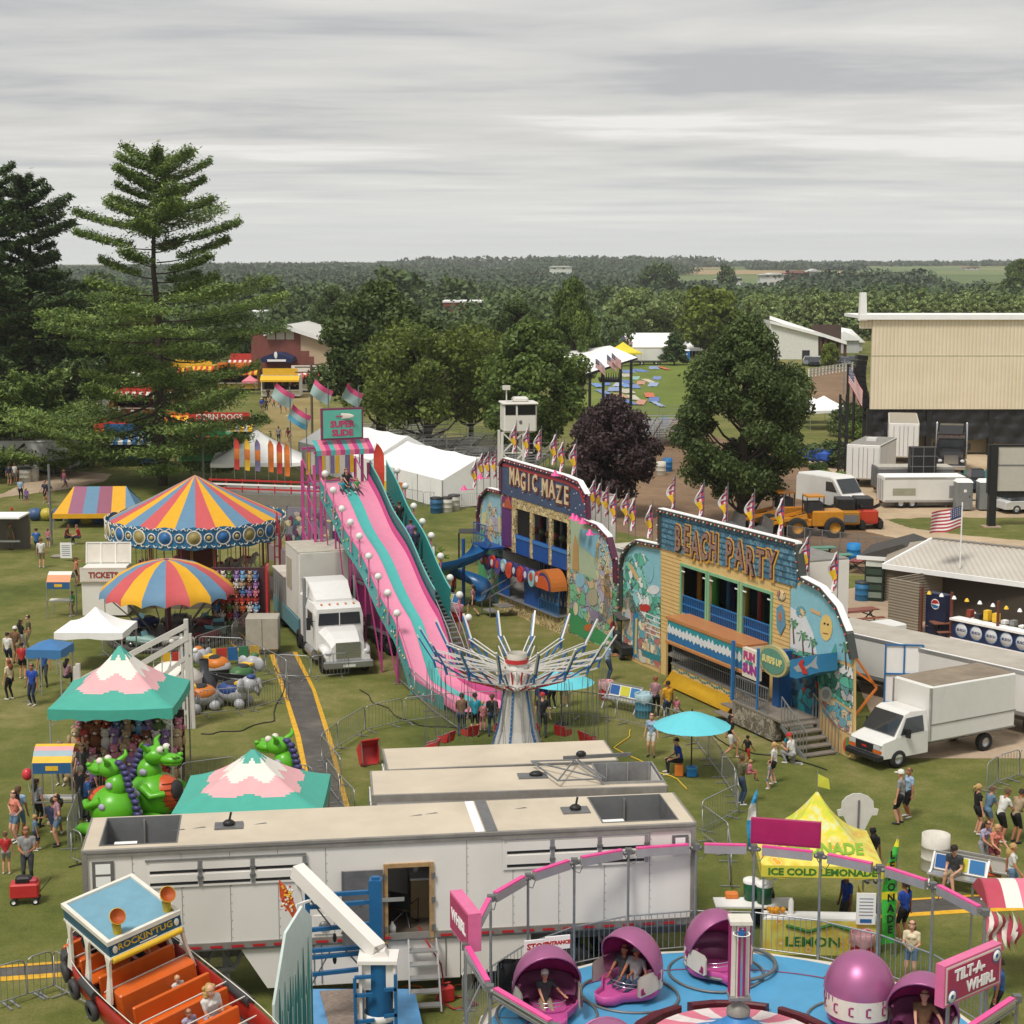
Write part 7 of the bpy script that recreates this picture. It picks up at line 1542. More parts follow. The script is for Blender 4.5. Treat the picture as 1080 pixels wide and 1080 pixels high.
elephant('grey elephant car with a blue body, right front of its ride',246,744,-20,'#27427a');elephant('grey elephant car with an orange body, rear of its ride',228,716,160,'#c97324');elephant('grey elephant car with raised trunk at the right rear',256,726,60,'#3f6a3c');elephant('grey and orange elephant car at the left front of its ride',212,748,-160,'#c97324');elephant('grey and orange elephant car behind the white truss',192,752,200,'#c9642c')
ec=G(216,735);m=MB();m.lathe([(.6,0),(.55,.9),(.2,1.1),(.2,1.6)],K('#3a3a3e'),12)
for a in(-.4,.3,1.2,2.2,3.2,4.2):m.bar((0,0,1.0),(2.0*cos(a),1.8*sin(a),.7),.12,.16,BLACK)
m.build('ride_hub',loc=tuple(ec),label='dark hub with black arms between the elephant cars',cat='ride hub')
fR([(150,768),(210,757),(262,752),(302,740),(303,722),(258,698),(210,696)],'grey barrier round the elephant car ride','barriers round the elephant cars')
m=MB();MR=[K('#d9b8bc'),K('#a8382f'),CRM]
p_=G(180,768);sw=E('white_truss_ride',p_,0,'tall white steel truss with slanting beams left of the elephant cars','ride frame');Yw_=p_.y;q=lambda px,py,dy=0:(PY(px,py,Yw_+dy).x-p_.x,dy,PY(px,py,Yw_+dy).z);WS_=M('#c9c5bf',.5,var=.06,dirt=.1,name='white_steel')
for a,b_,w__ in[((196,653),(200,770),.16),((200,668),(206,802),.14),((191,668),(196,800),.1),((196,660),(80,720),.2),((198,672),(84,738),.2),((200,690),(150,730),.14),((183,745),(204,722),.12),((183,765),(205,742),.12),((186,802),(207,803),.12),((186,770),(206,800),.08),((82,700),(84,745),.16),((79,703),(80,745),.12),((186,722),(199,690),.08),((160,745),(180,700),.06),((150,750),(200,700),.08)]:m.bar(q(*a),q(*b_),w__,w__,WS_)
for i in range(12):a=90+i*9;y0=733-i*4.8;m.bar(q(a,y0),q(a,y0+22),.04,.04,WS_)
m.build('truss',sw);m=MB();m.lathe([(.0,0),(1.2,0),(1.2,.6),(1.25,.7),(.6,1.2),(.01,1.3)],WHC,14,(q(182,700,4)[0],4,.4))
for i in range(10):a=2*pi*i/10;m.add([(q(182,700)[0]+1.22*cos(a),4+1.22*sin(a),.5),(q(182,700)[0]+1.22*cos(a+.4),4+1.22*sin(a+.4),.5),(q(182,700)[0]+1.24*cos(a+.2),4+1.24*sin(a+.2),1.0)],[(0,1,2)],MR[0])
m.build('drum',sw)
for px,py in[(181,676),(192,674),(206,686),(170,745),(187,742)]:m=MB();m.ell(q(px,py),.11,GLB,8,6);m.build('bulb',sw)
tr=tractor('white semi truck with a box body parked beside the giant slide',G(372,706)+V((-1.1,2.0,0)),R(-72),(.72,.71,.69));tr.scale=(.92,.92,.92)
bt=E('equipment_trailer',G(330,694)+V((-.2,4.2,0)),R(-72+180-180),'tall dirty white box body with a lower grey generator section behind the semi truck','trailer');m=MB();CB=M('#cfccc4',.55,var=.06,dirt=.4,scale=1.2,name='dirty_white_panel');m.bbox(-1.9,1.6,-1.2,1.2,1.3,4.5,CB,.04);m.build('tall_box',bt)
m=MB();m.box(-5.2,-1.92,-1.25,1.25,.5,2.7,M('#8f8f8c',.5,.2,var=.12,name='grey_panel'));m.box(-5.25,-1.92,-1.3,1.3,2.7,2.76,ROOFM);m.box(-5.2,1.5,-1.27,-1.2,.5,1.3,K('#5c8a94'))
for i in range(7):m.box(-5+i*.5,-4.96+i*.5,-1.28,-1.26,.6,2.5,GALV)
m.build('generator_section',bt);m=MB();m.box(-1.88,1.58,-1.22,1.22,4.48,4.53,M('#b8b2a4',.7,var=.1,dirt=.3,name='box_roof'));m.box(-1.5,-.3,-1.23,-1.2,2.4,3.9,M('#a39c88',.6,name='tan_patch'));m.build('roof',bt);wheels(bt,[(x,s*1.05)for x in(-3.2,-4.3)for s in(-1,1)],.48,.3)
m=MB();m.bbox(-.75,.75,-.6,.6,.25,1.75,M('#a8a294',.55,var=.1,dirt=.2,name='tan_cabinet'),.03);m.box(-.7,.7,-.5,.5,.1,.25,SL_);m.box(-.01,.01,-.62,-.6,.3,1.7,GP);m.build('power_cabinet',loc=G(278,688),rz=.05,label='tan electrical cabinet at the rear of the equipment trailer',cat='cabinet')
fR([(291,716),(328,718),(368,714)],'grey barrier across the asphalt strip in front of the semi truck','barriers by the semi truck');fR([(421,700),(421,720),(455,752),(487,775)],'grey barrier along the left side of the slide landing','barriers at the slide landing');fR([(470,690),(500,715),(530,745)],'grey barrier along the right side of the slide landing','barriers at the slide landing')
def comic(name,pal,sc=2.2,edge=.05):
 m,N,L,b=nodes(name,.5);t=N.new('ShaderNodeTexCoord');nz=N.new('ShaderNodeTexNoise');nz.inputs['Scale'].default_value=sc*.8;L.new(t.outputs['Object'],nz.inputs['Vector'])
 v=mixc(N,L,.5,t.outputs['Object'],nz.outputs['Color']);cols=[]
 for ft_ in('F1','DISTANCE_TO_EDGE'):vo=N.new('ShaderNodeTexVoronoi');vo.feature=ft_;vo.inputs['Scale'].default_value=sc*2.6;vo.inputs['Randomness'].default_value=1;L.new(v,vo.inputs['Vector']);cols.append(vo)
 sp_=N.new('ShaderNodeSeparateXYZ');L.new(cols[0].outputs['Color'],sp_.inputs[0]);n=len(pal);c=ramp(N,L,sp_.outputs[0],[(i/n,p)for i,p in enumerate(pal)]);c.node.color_ramp.interpolation='CONSTANT'
 mr=N.new('ShaderNodeMapRange');mr.inputs[1].default_value=edge*.4;mr.inputs[2].default_value=edge;L.new(cols[1].outputs['Distance'],mr.inputs[0])
 L.new(mixc(N,L,mr.outputs[0],'#4a4644',c),b.inputs['Base Color']);return m
class Fac:
 def __init__(s,name,label,pa,pb):
  s.a,s.b=G(*pa),G(*pb);d=s.b-s.a;s.L=d.length;s.ux=d.normalized();s.n=V((s.ux.y,-s.ux.x,0));s.o=E(name,s.a,at2(d.y,d.x),label,'funhouse')
 def U(s,px,py,w=0):p=PPL(px,py,s.a+s.n*w,s.n)-s.a;return(p.dot(s.ux),p.z)
 @staticmethod
 def f(u,v,w):return(u,-w,v)
 def poly(s,m,pts,w0,w1,mat):m.prism([s.U(*p)for p in pts],(w0,w1),mat,s.f)
 def rect(s,p,q):a,c=s.U(*p),s.U(*q);return a[0],c[0],a[1],c[1]
 def box(s,m,u0,u1,v0,v1,w0,w1,mat):m.box(min(u0,u1),max(u0,u1),-max(w0,w1),-min(w0,w1),min(v0,v1),max(v0,v1),mat)
def ellp(cx,cy,rx,ry,n=14,rot=0):return[(cx+rx*cos(t)*cos(rot)-ry*sin(t)*sin(rot),cy+rx*cos(t)*sin(rot)+ry*sin(t)*cos(rot))for t in[2*pi*k/n for k in range(n)]]
def trim(F,pts,mt,nm='trim',w=.14):
 m=MB();P_=[F.U(*p)for p in pts]
 for a,b_ in zip(P_,P_[1:]):
  m.bar(F.f(a[0],a[1],.02),F.f(b_[0],b_[1],.02),.32,w,mt);l=math.hypot(b_[0]-a[0],b_[1]-a[1]);n=max(1,int(l/.3))
  for k in range(n):t=k/n;m.ell(F.f(a[0]+(b_[0]-a[0])*t,a[1]+(b_[1]-a[1])*t-.02,.2),.045,CRM if k%2 else K('#c9584a'),5,3)
  m.bar(F.f(a[0],a[1]+.09,0),F.f(b_[0],b_[1]+.09,0),.3,.03,TN)
 m.build(nm,F.o)
def rails(F,m,u0,u1,v0,v1,w,mt,st=.14):
 for v in(v0,(v0+v1)/2,v1):m.bar(F.f(u0,v,w),F.f(u1,v,w),.04,.05,mt)
 n=int(abs(u1-u0)/st)
 for i in range(n+1):u=u0+(u1-u0)*i/n;m.bar(F.f(u,v0,w),F.f(u,v1,w),.025,.025,mt)
FB=Fac('beach_funhouse','beach themed funhouse front with BEACH PARTY lettering over a blue shingled top',(656,692),(901,801))
WDY=M('#d8b679',.6,var=.12,scale=2.5,dirt=.06,name='yellow_clapboard');
ops=[FB.rect((719.5,597.5),(744,656)),FB.rect((749,606),(778,669.5)),FB.rect((784,617),(812.5,679))]
cl_,cr2=FB.U(697,600)[0],FB.U(833,700)[0];vt=(ops[0][2]+ops[1][2]+ops[2][2])/3;vb=(ops[0][3]+ops[1][3]+ops[2][3])/3;vs=FB.U(770,597)[1];vlo=FB.U(735,680)[1]
m=MB();us=[cl_]+[x for o_ in ops for x in o_[:2]]+[cr2]
for i in range(0,8,2):FB.box(m,us[i],us[i+1],0 if i==6 else vb,vt,-.1,0,WDY)
FB.box(m,cl_,cr2,vt,vs+.6,-.1,0,WDY);FB.box(m,cl_,cr2,vlo,vb,-.1,0,WDY);FB.box(m,cl_,ops[0][0]*.3+cl_*.7,0,vlo,-.1,0,WDY)
for i in range(26):v=vlo+i*.17;FB.box(m,cl_+.02,us[1],v,v+.015,0,.012,K('#a8854e'))if v<vs else None;FB.box(m,us[6],cr2,v,v+.015,0,.012,K('#a8854e'))if v<vs else None
m.build('clapboard_wall',FB.o)
m=MB();SH=comic('blue_shingles',['#4f7d97','#6895aa','#5c8aa0','#456f88'],3.0,.05);FB.poly(m,[(697,538),(842,574),(841,619),(697,577.5)],-.1,.06,SH)
for r_ in range(1,7):a,b_=FB.U(697,538+r_*5.6),FB.U(842,574+r_*6.4);m.bar(FB.f(a[0],a[1],.07),FB.f(b_[0],b_[1],.07),.03,.03,K('#2f5468'))
m.build('shingled_top',FB.o)
SKY_,WAV,WAVD,SAND,CLD=K('#86b9c6'),K('#3f9a80'),K('#1f6b58'),K('#cfae78'),K('#d6d6d8');CM1=comic('mural_figures',['#c9b89c','#d8bf90','#a39a8e','#5f9fb0','#ded2b8','#b8736a'],2.6);CM2=comic('mural_wave',['#62b09a','#4f9a88','#7fc0ac','#dcdcdc','#4f9a88','#8fc4c9'],2.0)
m=MB();FB.poly(m,[(656,692),(656,600),(658,587),(664,577),(673,571),(697,576),(697,711)],-.08,.0,SAND)
for w_,mt,pts in[(.01,SKY_,[(657,600),(660,586),(668,575),(697,580),(697,640),(657,620)]),(.02,CM2,[(657,610),(660,590),(668,584),(678,583),(686,592),(681,600),(682,615),(692,628),(697,630),(697,665),(657,640)]),(.03,SKY_,ellp(685,603,5,12)),(.03,CLD,ellp(690,622,6,5)),(.03,SAND,ellp(669,603,2,11,10,-.5)),(.02,CM1,[(657,628),(664,622),(672,640),(680,650),(697,668),(697,705),(657,690)]),(.03,K('#2a7ea6'),[(668,648),(674,645),(673,670),(675,695),(668,692)]),(.04,K('#d6b35a'),[(671,652),(673,652),(672,690),(670,690)]),(.04,K('#b83a34'),ellp(681,641,6,4)),(.03,K('#b8b4ae'),ellp(663,655,3.5,14)),(.03,K('#2f7d8a'),[(676,684),(697,692),(697,698),(678,692)]),(.03,K('#c9c4b8'),ellp(677,692,4,8,12,-.5))]:FB.poly(m,pts,w_-.004,w_,mt)
for i in range(5):FB.poly(m,[(682,646+i*5),(697,652+i*5),(697,653.5+i*5),(682,647.2+i*5)],.03,.034,CLD)
m.build('left_mural',FB.o)
m=MB();FB.poly(m,[(833,619),(848,612),(868,622),(885,641),(896,668),(901,695),(901,801),(881,792),(864,784),(863,700),(833,690)],-.08,0,SAND)
PAL=K('#4f8a5c');TRK=K('#6b5440')
L_=[(.01,SKY_,[(834,622),(848,615),(868,625),(884,644),(895,670),(899,700),(863,690),(834,676)]),(.02,CLD,[(834,640),(850,650),(858,668),(862,690),(834,684)]),(.02,CM2,[(833,682),(863,692),(863,690),(900,705),(900,745),(866,722),(833,688)]),(.03,K('#e0bd72'),ellp(872,662,6.5,14)),(.04,DARK,ellp(870.5,657.5,1.2,1.2,7)),(.04,DARK,ellp(874,658.5,1.2,1.2,7)),(.04,K('#8f4030'),[(869,667),(874,668),(874,669),(869,668)]),(.03,CM1,ellp(845,645,5,6)),(.03,K('#d3a878'),[(855,641),(866,646),(866,650),(856,645)]),(.03,CM1,[(868,732),(886,742),(899,752),(899,775),(880,765),(868,750)]),(.04,K('#b8b8b4'),ellp(872,732,6.5,8)),(.05,K('#8f8f8a'),ellp(872,732,4,5)),(.04,K('#6f9aa8'),ellp(890,762,4,5)),(.04,K('#c25a34'),ellp(895,786,5,9)),(.05,K('#4f8a4f'),ellp(895,786,2,9)),(.04,K('#4f9a8a'),[(876,692),(882,678),(884,696)]),(.04,K('#c98f9c'),ellp(877,697,5,3)),(.02,CM2,[(864,708),(899,728),(899,748),(864,726)])]
for(x,y,h)in((836,655,24),(846,668,22),(856,675,16),(891,680,26)):
 L_.append((.03,TRK,[(x,y),(x+1,y),(x+3,y+h),(x+1.2,y+h)]))
 for k in range(7):a=k*.9;L_.append((.04,PAL,[(x,y),(x+7*cos(a),y+5*sin(a)+2),(x+5.5*cos(a+.35),y+6*sin(a+.35)+3)]))
for w_,mt,pts in L_:FB.poly(m,pts,w_-.004,w_,mt)
m.build('right_mural',FB.o)
m=MB();GRF=K('#7fb08a')
for o_ in ops:
 u0,u1=o_[0],o_[1]
 for a in((u0-.12,u0),(u1,u1+.12)):FB.box(m,a[0],a[1],vb,vt+.12,-.1,.05,GRF)
 FB.box(m,u0,u1,vt,vt+.12,-.1,.05,GRF);FB.box(m,u0,u0+.25,vt-.25,vt-.2,0,.03,TN);FB.box(m,u1-.25,u1,vt-.25,vt-.2,0,.03,TN)
m.build('window_frames',FB.o)
m=MB();BLR=K('#2f6fa8')
for o_ in ops:rails(FB,m,o_[0]+.04,o_[1]-.04,vb+.02,vb+(vt-vb)*.38,-.03,BLR);FB.box(m,o_[0]+.04,o_[1]-.04,vb+.02,vb+(vt-vb)*.34,-.14,-.12,K('#1c3f78'))
m.build('balcony_rails',FB.o)
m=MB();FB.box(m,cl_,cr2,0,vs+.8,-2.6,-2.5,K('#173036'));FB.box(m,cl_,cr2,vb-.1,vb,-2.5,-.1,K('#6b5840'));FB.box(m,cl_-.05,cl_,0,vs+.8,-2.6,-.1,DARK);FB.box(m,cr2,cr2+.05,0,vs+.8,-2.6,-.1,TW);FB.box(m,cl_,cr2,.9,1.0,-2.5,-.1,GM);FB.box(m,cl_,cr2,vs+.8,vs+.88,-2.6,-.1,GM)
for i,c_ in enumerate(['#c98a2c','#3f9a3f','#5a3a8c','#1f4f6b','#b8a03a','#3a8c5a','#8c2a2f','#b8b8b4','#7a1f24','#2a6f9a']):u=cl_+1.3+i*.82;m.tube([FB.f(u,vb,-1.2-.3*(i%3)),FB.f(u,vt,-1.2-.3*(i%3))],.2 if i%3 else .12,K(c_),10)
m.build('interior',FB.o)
m=MB();u0,v1=FB.U(706,646,1.0);u1,v2=FB.U(787,689,1.0);vD=(v1+v2)/2;hD=.95
FB.box(m,u0,u1,vD-hD,vD,.05,1.1,WDY);FB.box(m,u0-.04,u1+.04,vD-.02,vD+.1,0,1.16,K('#b87c4f'));FB.box(m,u0-.04,u1+.04,vD-hD-.1,vD-hD,0,1.16,K('#b87c4f'));FB.box(m,u0+.08,u1-.1,vD-hD+.06,vD-.08,1.1,1.12,K('#2f8a94'));FB.box(m,u0+.08,u1-.1,vD-hD+.06,vD-hD+.35,1.12,1.125,K('#2c6ca0'))
n=40;top_=[(u0+.1+(u1-u0-.25)*k/n,vD-.35+(.12 if k%2 else-.02)*ru(.5,1.5))for k in range(n+1)];bot=[(u0+.1+(u1-u0-.25)*k/n,vD-.55-(.1 if k%2 else-.02)*ru(.5,1.5))for k in range(n+1)]
for k in range(n):m.prism([top_[k],top_[k+1],bot[k+1],bot[k]],(1.125,1.135),CLD,FB.f)
FB.box(m,u1,u1+.06,vD-hD,vD,.05,1.1,K('#e3d9c8'));m.build('projecting_deck',FB.o)
m=MB();ua=u1+.05;FB.box(m,ua,ua+1.1,vD-hD-.15,vD+.05,1.0,1.2,K('#e0d6c4'));g=lambda U_,V_,w_:(lambda u,v,w:FB.f(U_+u,V_+v,w_+w));aT(m,'FUN',g(ua+.5,vD-.25,1.21),.42,K('#b84a78'),.03);aT(m,'SUN',g(ua+.55,vD-.75,1.21),.5,K('#9a3a88'),.03);aT(m,'IN THE',g(ua+.5,vD-.5,1.21),.16,K('#3f8a8a'),.01);m.build('sun_sign',FB.o)
m=MB();ub=ua+1.15;oc=FB.U(817,697,1.0);m.prism([(oc[0]+1.0*cos(t),oc[1]+.6*sin(t))for t in[2*pi*k/22 for k in range(22)]],(.95,1.1),K('#b0a878'),FB.f);m.prism([(oc[0]+.85*cos(t),oc[1]+.48*sin(t))for t in[2*pi*k/22 for k in range(22)]],(1.1,1.12),K('#5f8f7c'),FB.f);aT(m,'SURFS UP',g(oc[0],oc[1],1.13),.36,K('#e0d08a'),.012,.9);m.build('oval_sign',FB.o)
m=MB();q_=[(833,696),(864,690),(864,709),(840,716),(833,714)];P_=[FB.U(x,y,1.0)for x,y in q_];m.prism(P_,(.2,1.0),K('#2f7aa6'),FB.f)
def PW_(pts,w_,mt):m.prism([FB.U(x,y,w_)for x,y in pts],(w_,w_+.01),mt,FB.f)
PW_([(837,704),(842,701),(850,703),(856,699),(862,691),(861,700),(863,706),(855,703),(848,708),(841,709)],1.0,K('#9a9fa4'));PW_([(842,700),(846,695),(848,697),(847,701),(851,707),(852,711),(847,711),(845,705)],1.02,K('#b8342c'));m.build('shark_sign',FB.o)
m=MB();ug0,ug1=FB.U(721,720)[0],FB.U(800,745)[0];rails(FB,m,ug0,ug1+.6,1.0,2.0,.55,GP,.16);uh0,uh1=FB.U(808,760)[0],FB.U(838,770)[0]
rails(FB,m,uh0+.1,uh1+.4,1.0,2.0,1.5,GP,.16);m.build('front_railing',FB.o)
m=MB();FB.box(m,ug0,ug1+.8,.92,1.0,-.1,.65,GM);FB.box(m,ug0,ug1,.55,.92,0,.6,WDY);m.add([FB.f(ug0,.62,.6),FB.f(ug1-.7,.62,.6),FB.f(ug1-.7,.1,1.0),FB.f(ug0,.1,1.0)],[(0,1,2,3),(3,2,1,0)],K('#dfae1c'))
for i in range(30):u=ug0+.1+i*(ug1-ug0-.2)/30;m.ell(FB.f(u,.76+.05*sin(i*1.3),.61),(.09,.015,.06),K('#3f7f86'),6,3)
m.build('front_skirt',FB.o)
m=MB();ud0,ud1=FB.U(835,740)[0],FB.U(862,750)[0];FB.box(m,ud0,ud1,1.0,3.1,-.06,.03,comic('ocean_door',['#17384f','#1f5f7a','#2f8a94','#17384f','#8c2f2f'],2.2,.1));FB.box(m,ud0-.45,ud0,1.0,3.2,-.06,.6,K('#1c4f86'));m.bar(FB.f(ud0-.1,0,1.5),FB.f(ud0-.1,3.4,1.5),.09,.09,BLR);m.bar(FB.f(uh0-.3,.9,1.4),FB.f(uh0-.3,3.3,1.4),.12,.12,BLR);m.build('entrance_door',FB.o)
m=MB();FB.box(m,uh0,ud1,.92,1.0,-.06,1.6,M('#7f766c',.8,name='step_grey'));FB.box(m,uh0,ud1-.6,.1,.92,1.2,1.58,comic('stone_skirt',['#8a8478','#6b6458','#a09888'],3.5));m.build('landing',FB.o)
for k in range(5):z=.9-k*.2;m=MB();FB.box(m,ud1+.0+k*.32,ud1+.34+k*.32,z-.06,z,.2,1.6,M('#7f766c',.8,name='step_grey'));m.build('stair_tread',FB.o)
m=MB()
for w_ in(.2,1.6):
 m.bar(FB.f(ud1,.85,w_),FB.f(ud1+1.7,-.1,w_),.05,.16,GP);m.bar(FB.f(ud1,1.95,w_),FB.f(ud1+1.7,1.0,w_),.04,.04,GALV)
 for k in range(9):t=k/8;m.bar(FB.f(ud1+1.7*t,.85-.95*t,w_),FB.f(ud1+1.7*t,1.95-.95*t,w_),.025,.025,GALV)
m.build('stair_rail',FB.o)
for k in range(3):z=.85-k*.28;m=MB();FB.box(m,ug1-.6+.0,ug1+.6,z-.05,z,.65+k*.35,1.05+k*.35,M('#7f766c',.8,name='step_grey'));m.build('stair_tread',FB.o)
m=MB();LT_F=[K('#d6a04a'),K('#8a5a3c')]
def fat(txt,px0,py0,px1,py1,hh,F,mm_,hgt,bm):
 a,b_=F.U(px0,py0),F.U(px1,py1);n=len(txt)
 for i,ch in enumerate(txt):
  t=(i+.5)/n;u=a[0]+(b_[0]-a[0])*t;v=a[1]+(b_[1]-a[1])*t+hgt*.06*sin(i*2.1);w_=(b_[0]-a[0])/n
  for k,(mt,of,bd)in enumerate(bm):aT(mm_,ch,(lambda U_,V_,W_:(lambda x,y,w:F.f(U_+x,V_+y,W_+w)))(u+of,v-of,.08+.03*k),hgt,mt,bd,w_*1.25/hgt,.03)
fat('BEACH',713,568,760,582,0,FB,m,1.55,[(LT_F[0],.03,.14),(K('#3c2c38'),0,.065),(M('#9c7868',.6,var=.6,scale=12,name='letter_tan'),0,.015)]);fat('PARTY',766,583,822,601,0,FB,m,1.5,[(LT_F[0],.03,.14),(K('#3c2c38'),0,.065),(M('#9c7868',.6,var=.6,scale=12,name='letter_tan'),0,.015)]);m.build('lettering',FB.o)
m=MB();q_=[(820,641),(825,637),(828,645),(829,660),(824,670),(820,660)];FB.poly(m,q_,.02,.05,K('#5f8fa8'));m.ell(FB.f(*FB.U(824.5,628),.03),(.3,.02,.22),CM1,10,5);FB.poly(m,ellp(824,650,1.5,6,8),.05,.06,K('#c26a3c'));m.build('surfboard_art',FB.o)
DKT=K('#3f4440');trim(FB,[(656,640),(656,600),(658,587),(664,577),(673,571),(697,576),(697,538),(842,574),(847,610),(868,621),(885,641),(896,668),(901,695)],DKT)
FM=Fac('magic_funhouse','magic themed funhouse front with MAGIC MAZE lettering on a starry blue top',(505,628),(650,688))
ST=comic('cream_stone',['#d0bb8a','#c2ab7a','#dcc898','#b8a070'],3.0,.07);NV=M('#43526f',.5,var=.25,scale=3,name='starry_blue');BLP=K('#1f4f94')
ops=[FM.rect((544,534),(559,563)),FM.rect((562,541),(579,571)),FM.rect((582,549),(598.5,580))];vt=sum(o_[2]for o_ in ops)/3;vb=sum(o_[3]for o_ in ops)/3-.25;cl_,cr2=FM.U(529,560)[0],FM.U(601,600)[0];vs=FM.U(560,530)[1]+.2;us=[FM.U(540,560)[0]]+[x for o_ in ops for x in o_[:2]]+[cr2]
m=MB()
for i in range(0,8,2):FM.box(m,us[i],us[i+1],0 if i==6 else vb-.9,vt,-.1,.02,ST)
FM.box(m,us[0],cr2,vt,vs,-.1,.02,ST);FM.box(m,cl_,us[0],3.2,vs,-.1,0,comic('door_surround',['#7a3a6b','#b85a3c','#3a5a8c','#c9a070'],2));m.build('stone_wall',FM.o)
m=MB();FM.poly(m,[(529,490),(533,484.5),(598,503),(612,509),(620,523),(621,549),(601,543),(529,520)],-.1,.05,NV);m.build('sign_board',FM.o)
m=MB();fat('MAGIC',539,502,569,513,0,FM,m,1.25,[(K('#7a3f34'),.05,.07),(K('#d6bf9a'),0,.02)]);fat('MAZE',573,514,603,525,0,FM,m,1.25,[(K('#7a3f34'),.05,.07),(K('#d6bf9a'),0,.02)]);m.build('lettering',FM.o)
m=MB()
for i in range(30):u,v=FM.U(ru(531,618),0);px=ru(531,616);py=494+(px-531)*.33+ru(0,22);m.ell(FM.f(*FM.U(px,py),.055),.035,CLD,4,3)
m.build('stars',FM.o)
CA=comic('mural_castle',['#c4bca8','#aca4b8','#a3c0c6','#d2c294','#b8b0be','#98baae','#bf9f78'],2.2);CBm=comic('mural_creatures',['#6fae84','#9c94a8','#c4b494','#8abac2','#7dba92','#c4ac88'],1.8)
m=MB();FM.poly(m,[(505,628),(505,545),(508,524),(516,516),(529,519),(529,638)],-.08,0,CBm)
for w_,mt,pts in[(.01,K('#8fb8c4'),[(507,545),(510,527),(517,520),(528,523),(528,560),(507,556)]),(.02,K('#c9c48a'),[(509,540),(528,545),(528,562),(508,556)]),(.03,CA,[(514,535),(517,528),(520,535),(525,535),(526,562),(512,558)]),(.02,K('#4f9a6b'),[(505,575),(514,580),(514,625),(505,620)])]:FM.poly(m,pts,w_-.004,w_,mt)
m.build('left_mural',FM.o)
m=MB();FM.poly(m,[(601,543),(617,549),(632,555),(643,567),(649,590),(650,688),(601,668)],-.08,0,CBm)
for w_,mt,pts in[(.01,K('#a9b89a'),[(602,546),(617,551),(631,558),(642,570),(648,592),(648,620),(602,600)]),(.02,K('#84b4c6'),[(612,558),(630,560),(643,576),(647,600),(630,590),(612,575)]),(.03,CA,[(629,575),(634,562),(640,576),(646,600),(646,650),(632,660),(630,620)]),(.03,K('#b8905c'),[(605,575),(607,563),(610,575),(611,602),(604,600)]),(.02,K('#84b4c6'),ellp(612,612,5,8)),(.03,K('#a8a088'),ellp(626,630,6,9)),(.03,K('#b8926a'),[(638,606),(643,604),(645,640),(646,662),(636,650),(638,625)]),(.03,K('#8a7f96'),ellp(631,650,10,5,14,.5)),(.02,K('#3f8f5c'),[(601,640),(614,652),(650,676),(650,686),(601,666)]),(.03,K('#b86a3c'),ellp(622,662,6,4)),(.04,K('#8c2f34'),ellp(647,660,3,5)),(.04,K('#d6c8a8'),ellp(608,642,2.5,7))]:FM.poly(m,pts,w_-.004,w_,mt)
m.build('right_mural',FM.o)
trim(FM,[(505,560),(505,545),(508,524),(516,516),(529,519),(529,490),(533,484.5),(598,503),(612,509),(620,523),(621,547)],K('#5a2f44'));trim(FM,[(617,549),(632,555),(643,567),(649,590),(650,615)],K('#5a2f44'))
m=MB();P_=[FM.U(x,y)for x,y in[(531,489.5),(600,509),(613,517),(617,530)]]
for a,b_ in zip(P_,P_[1:]):m.bar(FM.f(a[0],a[1],.06),FM.f(b_[0],b_[1],.06),.04,.16,K('#a83a44'))
m.build('red_stripe',FM.o)
m=MB()
for o_ in ops:FM.box(m,o_[0],o_[1],vb-.9,vb+.1,-.05,0,BLP);FM.box(m,o_[0],o_[1],vb-.1,vb+.05,0,.04,K('#3f78b8'))
m.build('balcony_panels',FM.o)
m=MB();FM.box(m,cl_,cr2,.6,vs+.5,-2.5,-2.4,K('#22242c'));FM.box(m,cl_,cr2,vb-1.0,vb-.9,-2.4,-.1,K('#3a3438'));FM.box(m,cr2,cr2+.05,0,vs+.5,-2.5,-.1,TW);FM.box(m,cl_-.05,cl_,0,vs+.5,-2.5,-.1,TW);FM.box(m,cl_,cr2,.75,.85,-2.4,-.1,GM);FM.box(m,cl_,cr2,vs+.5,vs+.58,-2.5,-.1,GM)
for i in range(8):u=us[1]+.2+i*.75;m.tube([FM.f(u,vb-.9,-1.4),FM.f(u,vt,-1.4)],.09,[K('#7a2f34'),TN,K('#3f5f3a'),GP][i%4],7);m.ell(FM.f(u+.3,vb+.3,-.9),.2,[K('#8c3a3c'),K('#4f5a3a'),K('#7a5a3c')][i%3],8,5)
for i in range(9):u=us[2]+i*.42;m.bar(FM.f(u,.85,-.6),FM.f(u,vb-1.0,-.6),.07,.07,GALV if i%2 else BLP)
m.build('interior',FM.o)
m=MB();ua,ub=FM.U(523,590)[0],FM.U(597,605)[0];vC=FM.U(560,600)[1];vC=vb-1.55;rn=random.Random(4)
FM.box(m,ua,ub,vC-.25,vC+.15,.05,.9,K('#3f3a6b'))
for i in range(11):
 u=ua+.3+i*(ub-ua-1.5)/10;r_=.36 if i%2 else .28;mt=[K('#c94a34'),K('#3f3a6b'),K('#b8342c'),K('#5a4a8c'),K('#8fb8c4')][i%5];m.prism([(u+r_*cos(t),vC+(.0 if i%2 else .15)+r_*1.15*sin(t))for t in[2*pi*k/14 for k in range(14)]],(.88,1.0),mt,FM.f);m.prism([(u+r_*.5*cos(t),vC+.1+r_*.6*sin(t))for t in[2*pi*k/10 for k in range(10)]],(1.0,1.02),[CLD,K('#c94a34')][i%2],FM.f)
for r_,mt,w_ in((.95,K('#b86a2c'),.95),(.8,K('#3f3a6b'),.98),(.65,K('#c95a2c'),1.01)):m.prism([(ub-.6+r_*cos(t),vC-.3+r_*sin(t))for t in[pi*k/14 for k in range(15)]],(.1,w_),mt,FM.f)
m.build('dome_canopy',FM.o)
